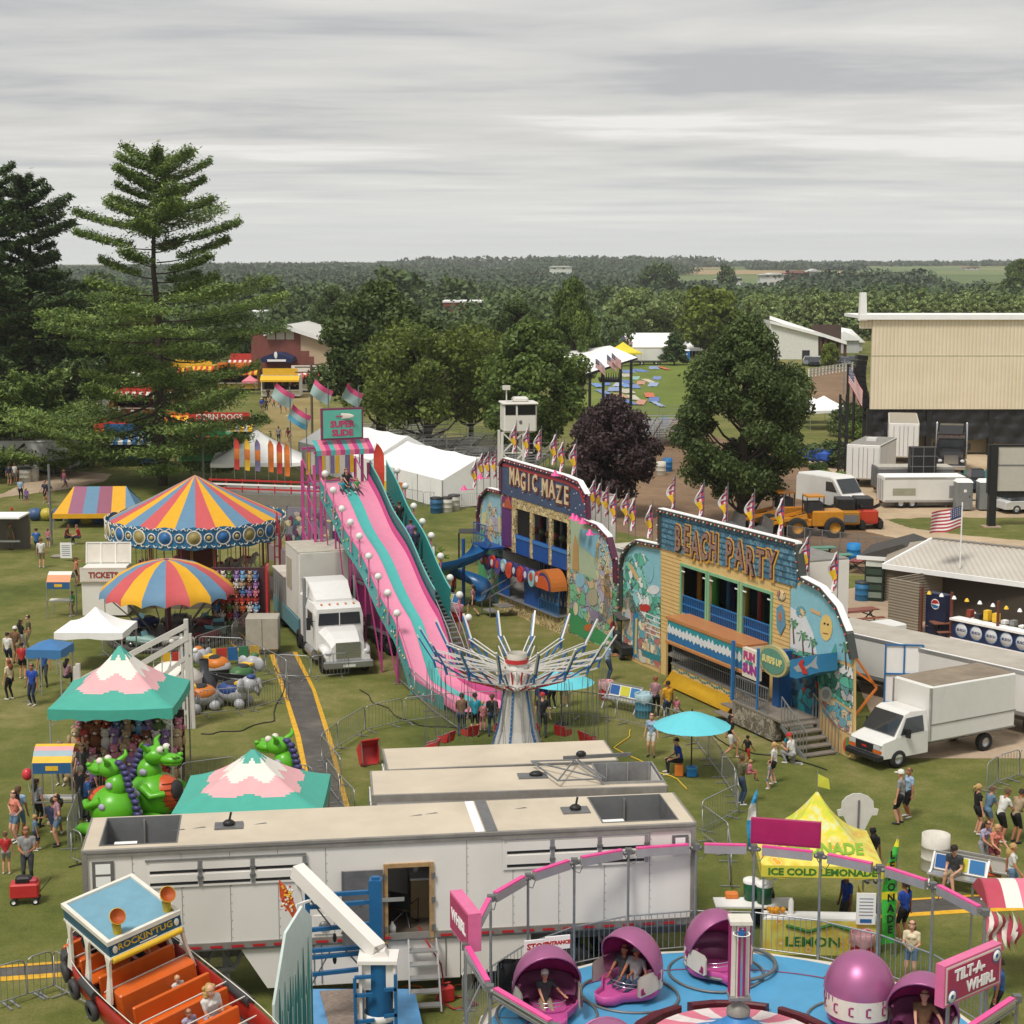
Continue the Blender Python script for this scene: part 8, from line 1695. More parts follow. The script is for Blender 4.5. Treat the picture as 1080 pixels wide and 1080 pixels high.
m=MB();FM.box(m,us[0]-.6,cr2-.05,0,.8,-.05,.5,ST);FM.box(m,us[0]-.6,cr2,.8,.85,-.1,.7,GP);m.build('stone_base',FM.o)
m=MB()
for a,b_ in((us[0]-.5,us[1]+.3),(us[2]+.4,us[4])):FM.box(m,a,b_,.85,1.95,.5,.53,BLP)
rails(FM,m,us[4],cr2-.1,.85,1.95,.55,BLR,.16);FM.box(m,us[1]+.3,us[1]+1.3,.5,.55,.7,1.5,GM);FM.box(m,us[1]+.1,us[1]+1.1,.25,.3,1.4,2.0,GM)
for u in(us[1]+.3,us[1]+1.3):m.bar(FM.f(u,1.8,.6),FM.f(u-.2,1.1,2.0),.04,.04,GP);m.bar(FM.f(u-.2,1.1,2.0),FM.f(u-.2,0,2.0),.04,.04,GP)
m.build('porch',FM.o)
m=MB();FM.box(m,cl_+.05,us[0]-.05,3.3,5.3,-.1,.03,K('#5c2f6b'));FM.poly(m,[(533,535),(537,524),(541,537)],.03,.08,K('#b0533c'));rails(FM,m,cl_-1.6,cl_,3.2,4.3,.9,BLP,.18);FM.box(m,cl_-1.6,cl_+.4,3.1,3.2,0,.95,BLP);m.build('upper_porch',FM.o)
m=MB();pts=[];NT_=44;rows_=[]
c0=V(FM.f(cl_-.7,0,1.9))
for i in range(NT_+1):
 t=i/NT_;a=R(100)-t*R(430);z=3.1-2.75*t;r_=.95+.05*t;row=[]
 for k in range(9):b__=pi+pi*k/8;rr=r_+.48*cos(b__);row.append((c0.x+rr*cos(a),c0.y+rr*sin(a),z+.5+.5*sin(b__)))
 rows_.append(row)
SB=M('#1f5f94',.3,var=.06,name='slide_blue');m.loft(rows_,SB,True,False,False);m.loft([[(x,y,z-.03)for x,y,z in r_][::-1]for r_ in rows_],SB,True,False,False);m.tube([(c0.x,c0.y,0),(c0.x,c0.y,3.6)],.09,BLP,8);m.build('spiral_slide',FM.o)
bT('white and blue trailer end showing between the two funhouses',FM.b+V((1.9,2.6,0)),at2(FM.ux.y,FM.ux.x),5,2.3,4.4,.9,wx=(1,2))
for px,py in[(597,501),(616,546),(620,548),(626,551),(634,563),(500,516),(517,504)]:m=MB();m.lathe([(.22,0),(.1,.12),(.05,.25),(.01,.26)],PINK,10,FM.f(*FM.U(px,py),.6));m.bar(FM.f(*FM.U(px,py),.6),FM.f(*FM.U(px,py),0),.03,.03,PINK);m.build('gooseneck_lamp',FM.o)
fm_=MB();rn=random.Random(2);rows=[];cf=[K('#b83a50'),CLD,K('#3a4680'),CLD,K('#a83a5c'),CLD]
for j in range(19):z=.4+j*.1;ww=.42*(1-abs(z-1.3)/1.6)+.08;rows.append([(-.02-ww*k/4*(.8+.3*sin(z*5)),.08*sin(k*1.2+z*4),z-.05*k)for k in range(5)])
for j in range(18):
 for k in range(4):
  z=.4+j*.1;mt=K('#d9b42c')if .85<z<1.25 and 0<k<4 else cf[(j*2+k*3+(j*k)%3)%6];a,b_,c,d_=rows[j][k],rows[j][k+1],rows[j+1][k+1],rows[j+1][k];fm_.add([a,b_,c,d_],[(0,1,2,3)],mt)
fmesh=fm_.mesh('cloth');pm_=MB();pm_.tube([(0,0,-.6),(0,0,2.35)],.022,GP,5);pmesh=pm_.mesh('pole')
def pflag(loc,lb,grp,s=1):
 t=E('patterned_flag',loc,ru(-.5,.5),lb,'flag',grp);t.scale=(s,)*3
 for nm,me in(('cloth',fmesh),('pole',pmesh)):o=newo(nm,me);lnk(o);o.parent=t
for px,py,F_,w_ in[(545,484,FM,-.3),(558,488,FM,-.3),(571,491,FM,-.3),(587,496,FM,-.3),(595,504,FM,-.3),(608,507,FM,-.3),(503,520,FM,.2),(510,512,FM,-1),(517,511,FM,-1),(524,511,FM,-1),(628,545,FM,-1),(634,548,FM,-1.5),(642,552,FM,-1.5),(650,560,FM,-1)]:
 u,v=F_.U(px,py,w_);h=MB;pflag(F_.a+F_.ux*u+F_.n*w_+V((0,0,v+.1)),'limp red white and blue striped flag with a yellow patch on the magic funhouse','patterned flags along the magic funhouse top',.82)
for px,py,w_ in[(670,566,-.5),(688,574,-.5),(712,548,-.3),(742,556,-.3),(767,560,-.3),(795,568,-.3),(826,573,-.3),(853,615,-.3),(883,632,-.3),(663,560,-1.5)]:
 u,v=FB.U(px,py,w_);pflag(FB.a+FB.ux*u+FB.n*w_+V((0,0,v+.1)),'narrow red white and blue streaked flag with a yellow patch on the beach funhouse','patterned flags along the beach funhouse top',.82)
SW=E('swing_ride',(.17,59.0,0),0,'chain swing ride with a white and blue cone tower and sixteen raised striped arms','ride');zh=3.05;m=MB();CWT2=M('#c9c6c0',.5,var=.06,dirt=.12,name='tower_panel')
m.loft([[(r_*cos(t),r_*sin(t),z)for t in[2*pi*k/10 for k in range(10)]]for z,r_ in((.5,1.0),(1.6,.66),(zh,.42))],CWT2,False);m.box(-1.5,1.5,-1.5,1.5,.1,.5,GP);m.build('tower',SW)
m=MB()
for k in range(10):
 t=2*pi*k/10
 for(z0_,r0_),(z1_,r1_)in(((.5,1.02),(1.6,.68)),((1.6,.68),(zh,.44))):m.bar((r0_*cos(t),r0_*sin(t),z0_),(r1_*cos(t),r1_*sin(t),z1_),.07,.07,BLUE if k%2 else ALU)
 for j in range(16):z=.6+j*.15;r_=float(np.interp(z,[.5,1.6,zh],[1.05,.71,.47]));m.ell((r_*cos(t),r_*sin(t),z),.022,CRM,4,3)
m.build('tower_trim',SW);m=MB();m.lathe([(.5,zh),(.62,zh+.05),(.62,zh+.15),(.4,zh+.2),(.35,zh+.9),(.3,zh+.95)],CWT2,14);m.lathe([(.42,zh+.95),(.42,zh+1.1)],RED,8);m.lathe([(.36,zh+.9),(.36,zh+1.3)],CRM,10)
for k in range(16):t=2*pi*k/16;m.bar((.36*cos(t),.36*sin(t),zh+.2),(.5*cos(t),.5*sin(t),zh+.7),.05,.05,RED if k%2 else CRM)
m.build('hub',SW);AW_=M('#d3d0ca',.4,var=.05,name='arm_white');chair=MB();chair.loft([[(-.22,-.2,0),(.22,-.2,0),(.22,.2,0),(-.22,.2,0)],[(-.24,-.22,.05),(.24,-.22,.05),(.24,.22,.05),(-.24,.22,.05)]],RED,False)
chair.loft([[(-.22,.2,.02),(.22,.2,.02),(.24,.3,.42),(-.24,.3,.42)],[(-.22,.23,.02),(.22,.23,.02),(.24,.33,.42),(-.24,.33,.42)]],RED,False)
for s in(-1,1):chair.prism([(-.2,.02),(.22,.02),(.3,.3),(-.18,.22)],(s*.22,s*.24),RED,lambda u,v,w:(w,u,v));chair.tube([(s*.22,-.2,.2),(s*.24,.28,.4)],.015,GALV,5)
chm=chair.mesh('seat_shell')
for k in range(16):
 t=2*pi*(k+.5)/16;ct,st__=cos(t),sin(t);P_=lambda r_,z,o=0:(r_*ct-o*st__,r_*st__+o*ct,z);A_=E('arm',(0,0,0));A_.parent=SW;m=MB()
 for o_ in(-.07,.07):m.bar(P_(.55,zh+.15,o_),P_(2.9,zh+.9,o_*1.5),.04,.03,AW_);m.bar(P_(.45,zh+.75,o_),P_(3.0,zh+1.25,o_*1.5),.04,.03,AW_)
 m.bar(P_(2.9,zh+.9),P_(3.0,zh+1.25),.07,.07,BLUE);m.bar(P_(1.4,zh+.35),P_(2.2,zh+1.05),.05,.05,BLUE);m.bar(P_(2.2,zh+.7),P_(2.95,zh+1.2),.05,.05,BLUE);m.bar(P_(2.95,zh+1.15),P_(3.55,zh+2.1),.065,.05,AW_);m.bar(P_(2.95,zh+1.1,.06),P_(3.5,zh+2.0,.06),.05,.05,BLUE);m.bar(P_(.7,zh+.1),P_(2.0,zh+.55),.05,.05,M('#b83a3a',.5,name='arm_red'));m.build('arm_truss',A_)
 c=E('swing_chair',P_(3.15,.62),t+pi/2);c.parent=SW;o=newo('seat_shell',chm);lnk(o);o.parent=c;m=MB()
 for sx in(-.22,.22):
  for y in(-.15,.28):m.tube([(sx,y,.25),(sx*.5,y*.3,zh+.25)],.009,SL_,4,False)
 m.build('chains',c)
p_=G(387,806);c=E('swing_chair',p_+V((0,0,.3)),.5,'red swing chair tipped on its back beside the barrier end','swing chair');c.rotation_euler=(1.1,0,.5);c.scale=(1.5,)*3;o=newo('seat_shell',chm);lnk(o);o.parent=c
fR([(360,832),(339,806),(356,792),(385,774),(425,765),(480,759),(530,757),(600,757),(650,762),(700,775),(735,787),(775,843),(778,860),(740,880)],'grey barrier in the ring around the chain swing ride','barriers ringing the swing ride');fR([(345,832),(358,850),(375,868)],'grey barrier leaning by the end of the asphalt strip','barriers by the asphalt strip end');fR([(740,884),(768,905),(770,940)],'grey barrier right of the long trailer corner','barriers by the trailer corner');fR([(-5,1066),(28,1056),(58,1046),(110,1075)],'grey barrier on the grass below the rocking boat ride','barriers by the rocking boat')
def shade(label,px,py,h,r_,c,tilt=0):
 t=E('patio_umbrella',G(px,py),0,label,'umbrella');m=MB();n=8;mt=M(c,.6,var=.05,name='umbrella_cloth')
 for i in range(n):a0,a1=2*pi*i/n,2*pi*(i+1)/n;m.loft([[(r_*q_*cos(a),r_*q_*sin(a),h-.5*q_**1.3*r_/1.3)for q_ in(1.0,.66,.33,.01)]for a in(a0,(a0+a1)/2,a1)],mt,True,False,False)
 m.build('canopy',t);m=MB();m.tube([(0,0,0),(0,0,h+.08)],.025,BLACK,6);m.lathe([(.25,0),(.25,.08),(.05,.12)],BLACK,12);m.build('pole',t)
shade('bright aqua umbrella over the seated attendant in blue',729,818,2.35,1.38,'#63c4d0');shade('aqua umbrella half hidden behind the swing ride arms',592,764,2.2,1.3,'#63c4d0')
TR=E('box_truck',G(940,830)+V((2.2,2.4,0)),0,'white box truck parked in front of the long white trailers','truck');a_,b_=G(918,812),G(1060,784);TR.rotation_euler.z=at2((a_-b_).y,(a_-b_).x);TR.location=a_.lerp(b_,.5)+V((-.1,.55,0));TR.scale=(.93,.93,.9);WT_=M('#dcdbd7',.35,var=.03,dirt=.05,name='truck_white')
m=MB();m.bbox(-3.4,1.25,-1.05,1.05,.85,3.15,WT_,.06);m.build('cargo_box',TR);MB().box(-3.3,1.1,-.98,.98,3.14,3.17,M('#8a7d6c',.85,var=.25,scale=1,dirt=.4,name='dirty_roof')).build('box_roof',TR)
m=MB()
for s in(-1,1):m.box(-3.4,1.25,min(s*1.05,s*1.07),max(s*1.05,s*1.07),1.55,1.6,GM);m.box(-3.4,-.6,min(s*1.05,s*1.07),max(s*1.05,s*1.07),.85,.92,GM);m.box(1.2,1.28,min(s*.98,s*1.07),max(s*.98,s*1.07),.9,3.1,ALU)
m.build('rub_rails',TR);m=MB();m.loft([[(x,-w_,.45),(x,-w_,zb_),(x,-w_*.84,z1),(x,w_*.84,z1),(x,w_,zb_),(x,w_,.45)]for x,zb_,z1,w_ in((1.27,1.35,2.15,.98),(2.1,1.35,2.2,.98),(2.35,1.32,2.1,.97),(2.95,1.22,1.3,.95),(3.5,1.1,1.14,.9),(3.62,.95,1.0,.86))],WT_,False);m.build('cab',TR)
m=MB();m.add([(2.4,-.8,2.06),(2.4,.8,2.06),(2.97,.88,1.33),(2.97,-.88,1.33)],[(0,1,2,3)],GLASS);m.v=[(x+.02,y,z+.02)for x,y,z in m.v];m.build('windscreen',TR)
for s in(-1,1):y0,y1=sorted((s*.99,s*.97));m=MB();m.add([(1.5,s*.995,1.38),(2.72,s*.985,1.34),(2.35,s*.88,1.98),(1.5,s*.88,2.0)],[(0,1,2,3)],GLASS);m.build('side_window',TR);m=MB();m.box(2.4,2.5,s*1.12-.1,s*1.12+.1,1.25,1.6,BLACK);m.build('mirror',TR);m=MB();m.box(3.56,3.66,s*.68-.18,s*.68+.18,.82,.98,M('#b9bcbd',.15,var=0,name='lamp_clear'));m.box(3.57,3.67,s*.68-.2,s*.68+.2,.68,.8,M('#c9601c',.3,var=0,name='indicator'));m.build('headlight',TR)
m=MB();m.box(3.58,3.66,-.5,.5,.66,1.0,BLACK);m.box(3.66,3.67,-.13,.13,.8,.88,REFL);m.box(3.6,3.64,-.9,.9,.98,1.02,ALU);m.build('grille',TR);MB().bbox(3.5,3.82,-.95,.95,.38,.62,BLACK,.04).build('bumper',TR)
m=MB();m.box(-3.4,3.2,-.4,-.3,.55,.8,SL_);m.box(-3.4,3.2,.3,.4,.55,.8,SL_);m.build('chassis',TR);wheels(TR,[(2.75,.85),(2.75,-.85),(-1.9,.85),(-1.9,-.85)],.38,.26,ALU)
a_,b_=G(902,672,2.6),G(1100,716,2.6);a_.z=b_.z=0;d_=(b_-a_);t_=bT('very long white trailer with a streaked grey roof behind the box truck',a_.lerp(b_,.5)+V((.9,1.7,0)),at2(d_.y,d_.x),13,2.4,2.6,.8,roof=M('#b3aca0',.75,var=.15,scale=.8,dirt=.35,name='streaked_roof'),wx=(4.6,5.8),legs=False)
m=MB();e_=V(G(912,745));m.bbox(-.6,.6,-.8,.8,.4,3.2,WT_,.05);m.box(-.62,-.6,-.5,.5,1.5,2.6,TN);m.build('trailer_end',loc=e_+V((1.6,4.2,-.6)),rz=-1.1,label='white trailer nose between the beach funhouse and the box truck',cat='trailer')
m=MB()
for k in range(3):m.bar((k*.75,0,.3),(k*.75,0,2.7),.06,.06,BLR)
for z in(.3,1.5,2.7):m.bar((0,0,z),(1.5,0,z),.06,.06,BLR)
m.box(.03,1.47,.03,.05,.33,2.67,TN);m.build('blue_frame_panel',loc=G(922,755)+V((.6,1.0,0)),rz=-.1,label='white panel in a blue frame standing behind the box truck',cat='panel')
m=MB()
for p_,q_ in[((0,2.6),(1.0,1.2)),((1.0,1.2),(.1,.1)),((0,2.0),(1.0,1.3))]:m.bar((p_[0],0,p_[1]),(q_[0],0,q_[1]),.08,.08,ORANGE)
m.build('orange_brace',loc=G(904,765)+V((0,1,0)),rz=.2,label='orange folding brace behind the right end of the beach funhouse',cat='brace')
PV=E('food_pavilion',G(945,665),0,'open food stand with a grey ribbed metal roof and a navy counter of round logos','stand');pvx,pvy=PV.location.x,PV.location.y
def rf(px,py,z):p_=G(px,py,z);return(p_.x-pvx,p_.y-pvy,z)
c0,c1,c2,c3=rf(931,597,2.6),rf(1110,621,2.5),rf(1110,583,3.7),rf(983,569,3.7);RM=corr('ribbed_roof',('#b3aca2','#c3bdb2'),1.3,.5,0,.6)
m=MB();m.add([c0,c1,c2,c3],[(0,1,2,3)],RM);m.add([(x,y,z-.12)for x,y,z in(c3,c2,c1,c0)],[(0,1,2,3)],TN);b0_,b1_=(c3[0]-1,c3[1]+5,2.6),(c2[0],c2[1]+5,2.6);m.add([c3,c2,b1_,b0_],[(0,1,2,3)],RM);m.add([c0,c3,b0_],[(0,1,2)],K('#9c9280'))
m.bar(c0,c1,.12,.25,TN);m.bar(c0,c3,.12,.22,TN)
for i in range(20):t=i/20;x,y,z=[c3[j]+(c2[j]-c3[j])*t for j in range(3)];m.box(x,x+.5,y-.1,y+.1,z+.02,z+.09,GM)
m.build('roof',PV);F0,F1=G(936,662),G(1110,700);fd=(F1-F0).normalized();fr_=lambda u,v,w=0:(F0.x-pvx+fd.x*u+fd.y*w,F0.y-pvy+fd.y*u-fd.x*w,v)
m=MB();SID=corr('tan_siding',('#82786a','#948a7a'),2.2,.8,2,.5);L_=(F1-F0).length
def fb(m,u0,u1,v0,v1,w0,w1,mt):m.add([fr_(u,v,w)for v in(v0,v1)for w in(w0,w1)for u in(u0,u1)],[(0,2,3,1),(4,5,7,6),(0,1,5,4),(2,6,7,3),(0,4,6,2),(1,3,7,5)],mt)
fb(m,0,1.9,0,2.5,-.2,0,SID);fb(m,0,.1,0,2.5,-4,-.2,SID);fb(m,0,L_,0,2.4,-4.1,-4,K('#4a443c'));m.build('wall',PV)
m=MB();fb(m,4.0,L_,.25,1.1,.0,.08,K('#1f2748'));fb(m,3.95,L_,1.1,1.2,-.5,.2,TN);fb(m,3.95,L_,.1,.25,-.05,.12,TN)
for i in range(12):
 u=4.6+i*.86
 if u>L_:break
 c_=fr_(u,.68,.09);m.T=T4(c_)@R4(at2(fd.y,fd.x),4,'Z')@R4(pi/2,4,'X');m.lathe([(.001,.02),(.32,.02),(.33,0)],K('#c9ccd0'),16);m.lathe([(.33,.01),(.37,.015)],BLUE,16);m.T=Matrix();aT(m,'BUSCH',lambda a,b,w:fr_(u+a,.68+b,.115+w),.17,K('#2a3a6b'),.006,.95,.005)
m.build('counter',PV);m=MB()
for u in(2.0,3.8,6.5,9.5,12):fb(m,u,u+.1,0,2.4,-.1,0,K('#6b3a2c'))
m.build('posts',PV);m=MB();fb(m,2.1,3.3,.1,2.1,-.8,-.3,K('#1c2440'));c_=fr_(2.7,1.6,-.28);m.T=T4(c_)@R4(at2(fd.y,fd.x),4,'Z')@R4(pi/2,4,'X');m.lathe([(.001,.02),(.26,.02)],TN,14);m.T=T4(fr_(2.7,1.6,-.27))@R4(at2(fd.y,fd.x),4,'Z');m.prism([(-.24,.03),(-.1,.2),(.1,.2),(.24,.07),(0,.02)],(-.02,-.01),REFL);m.prism([(-.24,-.04),(0,-.03),(.24,-.07),(.12,-.2),(-.1,-.2)],(-.02,-.01),BLUE);m.T=Matrix();m.build('drinks_cooler',PV)
m=MB()
for i in range(14):u=2.6+i*.75;m.lathe([(.12,0),(.08,.1),(.03,.16)],TN if i%3 else YELLOW,8,fr_(u,2.12,.1))
m.build('hanging_lamps',PV)
m=MB()
for i in range(22):u=4.3+i*.5;h=ru(.1,.5);fb(m,u,u+.25,1.2,1.2+h,-.9,-.6,random.choice([GALV,TN,DARK,K('#8a3a2c'),YELLOW]))
m.build('kitchen_items',PV)
f=us_flag(1.7,1.1,.18,2,.12);p_=PY(1014,557,pvy+1.5);ft_=E('flag_and_pole',(p_.x,p_.y,0),0,'flag of stars and stripes waving left from a white pole on the ribbed roof','flag');f.v=[(-x,y,z)for x,y,z in f.v];o=f.build('cloth',ft_);o.location=(0,0,p_.z);m=MB();pole(m,(0,0,2.9),p_.z-1.6,.035,TN);m.build('pole',ft_)
sh_=E('utility_shed',G(915,632),R(-22),'small shed with a dark shingle roof beside the ribbed metal roof','shed');m=MB();m.box(0,3.6,0,3,0,2.3,SID);m.build('wall',sh_);m=MB();m.prism([(-.5,2.3),(-.5,2.42),(1.8,3.2),(4.2,2.42),(4.2,2.3)],(-.5,3.5),M('#4a4744',.95,var=.25,scale=4,name='dark_shingles'));m.box(-.55,4.25,-.58,-.5,2.25,2.45,TN);m.build('roof',sh_)
m=MB();m.box(-.5,.5,-.35,.35,0,2.4,K('#1f2e26'));m.box(-.45,.45,-.37,-.35,1.9,2.3,K('#cfd4cc'))
for i in range(4):m.box(-.42,.42,-.37,-.35,.2+i*.42,.5+i*.42,K('#3a4a3f')if i%2 else K('#7d8a7f'))
m.build('drinks_fridge',loc=G(922,633),rz=-.35,label='dark green drinks fridge at the left corner of the pavilion',cat='fridge')
trash('blue plastic trash barrel beside the dark drinks fridge',G(909,633),'#2f6f9c',.38,1.0,lid=(.05,.05,.05));trash('white trash barrel by the pavilion wall',G(949,639),'#c9c6bc',.38,1.05,lid=(.5,.5,.48));trash('blue trash barrel at the end of the navy counter',G(976,645),'#2f7fae',.35,.95);trash('bright blue barrel by the green picnic table',G(900,592),'#1f7fc0',.42,1.1)
def picnic(label,px,py,rz,c,L_=2.0):
 t=E('picnic_table',G(px,py),R(rz),label,'picnic table');mt=K(c);m=MB()
 for i in range(3):m.box(-L_/2,L_/2,-.36+i*.25,-.14+i*.25,.72,.77,mt)
 m.build('table_top',t)
 for s in(-1,1):m=MB();m.box(-L_/2,L_/2,s*.78-.13,s*.78+.13,.42,.46,mt);m.build('bench',t)
 m=MB()
 for x in(-L_*.35,L_*.35):m.bar((x,-.7,0),(x,.25,.72),.05,.05,BLACK);m.bar((x,.7,0),(x,-.25,.72),.05,.05,BLACK);m.bar((x,-.78,.4),(x,.78,.4),.05,.05,BLACK)
 m.build('frame',t)
picnic('brown picnic table with a person in white on its bench',1003,672,8,'#8a5a48');picnic('brown picnic table near the edge of the concrete, left of the occupied one',905,658,20,'#8a4f40');picnic('green picnic table nearest the blue barrel',880,598,10,'#5a8f7a',2.2);picnic('green picnic table beside the dirt track fence',862,590,10,'#5a8f7a',2.2);picnic('dark red picnic table behind the beach funhouse end',906,603,60,'#8a3a34')
m=MB();a_,b_=G(830,575),G(985,596);n=8
for i in range(n+1):p_=a_.lerp(b_,i/n);pole(m,tuple(p_),1.3,.035,GALV)
for z in(.1,1.28):m.bar((a_.x,a_.y,z),(b_.x,b_.y,z),.03,.03,GALV)
for i in range(160):p_=a_.lerp(b_,i/160);q_=a_.lerp(b_,min(1,(i+3)/160));m.bar((p_.x,p_.y,.1),(q_.x,q_.y,1.28),.006,.006,GALV);m.bar((q_.x,q_.y,.1),(p_.x,p_.y,1.28),.006,.006,GALV)
m.build('chain_link_fence',label='low chain link fence along the near edge of the dirt track',cat='fence')
def lemat():
 m,N,L,b=nodes('lemonade_print',.6);t=N.new('ShaderNodeTexCoord');vo=N.new('ShaderNodeTexVoronoi');vo.inputs['Scale'].default_value=2.6;L.new(t.outputs['Object'],vo.inputs['Vector']);sp_=N.new('ShaderNodeSeparateXYZ');L.new(t.outputs['Object'],sp_.inputs[0])
 c1_=ramp(N,L,vo.outputs['Distance'],[(0,'#d99a2c'),(.2,'#dda53a'),(.24,'#e8dcae'),(.27,'#d3b23a'),(.6,'#dcd36a')]);n_=noise(N,L,3,4);c2_=ramp(N,L,n_,[(.42,'#c6cf4a'),(.5,'#e0cf3f'),(.6,'#d6dca0')]);mr=N.new('ShaderNodeMapRange');mr.inputs[1].default_value=2.75;mr.inputs[2].default_value=3.1;L.new(sp_.outputs[2],mr.inputs[0]);L.new(mixc(N,L,mr.outputs[0],c1_,c2_),b.inputs['Base Color']);return m
LEM=lemat();p_=G(868,1008);LS=popup('yellow lemon printed peaked tent with ICE COLD LEMONADE on its valance',p_+V((0,1.45,0)),R(-3),3.15,2.9,2.45,4.0,LEM,val=.32,curve=.55)
GRN=K('#3f7a2c');m=MB();vt_=lambda u,v,w:(u,-1.47-w,2.28+v);m.box(-1.58,1.58,-1.465,-1.455,2.14,2.44,K('#dbd24a'));aT(m,'ICE COLD LEMONADE',vt_,.25,GRN,.01,1.12,.01)
def cz(y):q_=1-abs(y)/1.45;return 2.45+1.55*(.45*q_+.55*q_**2.4)+.03
aT(m,'LEMONADE',lambda u,v,w:(u,-1.0+v*.9,cz(-1.0+v*.9)+w),.42,K('#7fa82c'),.015,1.0,.01)
aT(m,'LEMONADE',lambda u,v,w:(-1.05+v*.9,-u*.85,cz(-1.0+v*.9)+w),.4,K('#7fa82c'),.015,1.0,.01);m.build('lettering',LS)
m=MB();m.box(-1.5,1.5,-1.42,-1.36,0,.95,LEM);m.box(1.36,1.42,-1.36,1.3,0,.95,LEM);m.box(-1.5,1.5,-1.42,-.9,.95,1.0,TN);m.box(-1.5,-1.0,.6,1.2,0,.9,DARK)
aT(m,'LEMON',lambda u,v,w:(u-.2,-1.425-w,.35+v),.36,GRN,.01,1.2,.01);m.tube([(-.9,-1.43,.8),(-.3,-1.43,.65),(.3,-1.43,.85),(.8,-1.43,.7)],.05,GRN,5);m.build('counter',LS)
m=MB();m.box(.9,1.4,-1.5,-1.46,.9,1.75,TN);m.box(1.0,1.3,-1.51,-1.5,.95,1.05,BLUE)
for i in range(6):m.box(.97,1.33,-1.51,-1.5,1.15+i*.09,1.17+i*.09,K('#8a93a8'))
m.build('menu_board',LS)
m=MB()
for i in range(12):m.ell((-1.15+ru(-.2,.2),-1.15+ru(-.1,.1),1.05+ru(0,.1)),.07,K('#e09a1c'),7,5)
m.build('lemons',LS);m=MB();m.lathe([(.07,0),(.07,.35),(.03,.45)],TN,8,(-.75,-1.1,1.0));m.build('cup_stack',LS)
m=MB();m.loft([[(0,0,0),(.35,.05,-.1)],[(0,0,.35),(.3,.02,.2)]],K('#cfd04a'),False,False,False);m.tube([(0,0,-.3),(0,0,.45)],.012,GALV,5);o=m.build('top_pennant',LS);o.location=(0,0,4.15)
for i,(px,py,c_,lb)in enumerate([(797,992,'#1f5f3f','green drink cooler leftmost on the white table'),(811,996,'#1f5f3f','green drink cooler nearest the lemonade tent leg')]):
 t=E('drink_cooler',G(px,py)+V((0,1,.8)),0,lb,'cooler');m=MB();m.lathe([(.01,0),(.2,0),(.22,.45),(.2,.48)],K(c_),14);m.build('barrel',t);MB().lathe([(.23,.46),(.23,.54),(.15,.58),(.01,.58)],TN,14).build('lid',t)
m=MB();m.box(-1.0,1.1,-.35,.35,.72,.77,TN)
for x in(-.9,1.0):m.bar((x,-.3,0),(x,.3,.72),.04,.04,GP);m.bar((x,.3,0),(x,-.3,.72),.04,.04,GP)
m.build('folding_table',loc=G(797,995)+V((0,1,0)),label='white folding table left of the lemonade tent',cat='table');m=MB();m.bbox(-.18,.18,-.12,.12,0,.16,ORANGE,.03);m.build('orange_tub',loc=G(776,990)+V((0,1,.77)),label='small orange tub on the white folding table',cat='tub')
m=MB();pts=[(-.12,0),(.12,0),(.55,1.15),(.75,1.15),(.8,1.45),(.62,1.5),(.6,1.85),(.4,2.1),(.1,2.25),(-.2,2.25),(-.45,2.1),(-.62,1.85),(-.64,1.5),(-.8,1.45),(-.75,1.15),(-.55,1.15)];cn_=E('cone_sign',G(898,930)+V((.25,.6,1.1)),.08,'white ice cream cone shaped board seen from its blank back','sign');m.prism([(u*.78,v*.62)for u,v in pts],(0,.04),K('#d6d3cc'));m.build('board',cn_);m=MB();m.tube([(0,-.03,-1.1),(.02,-.03,1.2)],.03,GP,6);m.build('post',cn_)
def fflag(label,px,py,h,w,cols,txt=None):
 p_=G(px,py);t=E('feather_flag',p_,.3,label,'flag');m=MB();m.tube([(0,0,0),(0,0,h)],.02,GALV,5);m.build('pole',t);m=MB();n=14;rows=[[(-w*k/3*(1 if i<n-3 else(n-i)/4),.05*sin(i*.8+k),h*(.12+.86*i/n))for k in range(4)]for i in range(n+1)]
 for i in range(n):m.loft([rows[i],rows[i+1]],cols[i*len(cols)//n],True,False,False)
 if txt:
  for i,ch in enumerate(txt):aT(m,ch,lambda u,v,w_:(-w/2+u,-.09-w_,h*.86-i*h*.7/len(txt)+v),h*.7/len(txt),BLACK,.01,1,.01)
 m.build('banner',t)
YG,G2=K('#d9cf2c'),K('#3fae3f');fflag('tall yellow and green feather flag with dark letters beside the lemonade tent',943,1010,3.3,.4,[G2,G2,G2,YG,G2,YG,G2,YG],'LEMONADE');fflag('blue and white feather flag tip behind the magenta sign',797,905,2.2,.3,[K('#2f8fc0'),K('#2f8fc0'),TN,K('#2f8fc0')])
trash('red bin with a clear liner in front of the lemonade counter',G(909,1013),'#a82a30',.3,.75,'#b88a8f');trash('red bin with a clear liner near the grey benches at centre',G(639,737),'#a8242c',.3,.75,'#c9a0a4');trash('red bin by the bench below the blue spiral slide',G(482,655),'#a8242c',.32,.8,'#c9a0a4');trash('blue barrel with a clear liner beside the painted bench',G(679,756),'#3a7f9c',.36,.95,'#a9c4cc');trash('large white round barrel alone by the painted benches',G(986,917),'#cfcac0',.42,1.1)
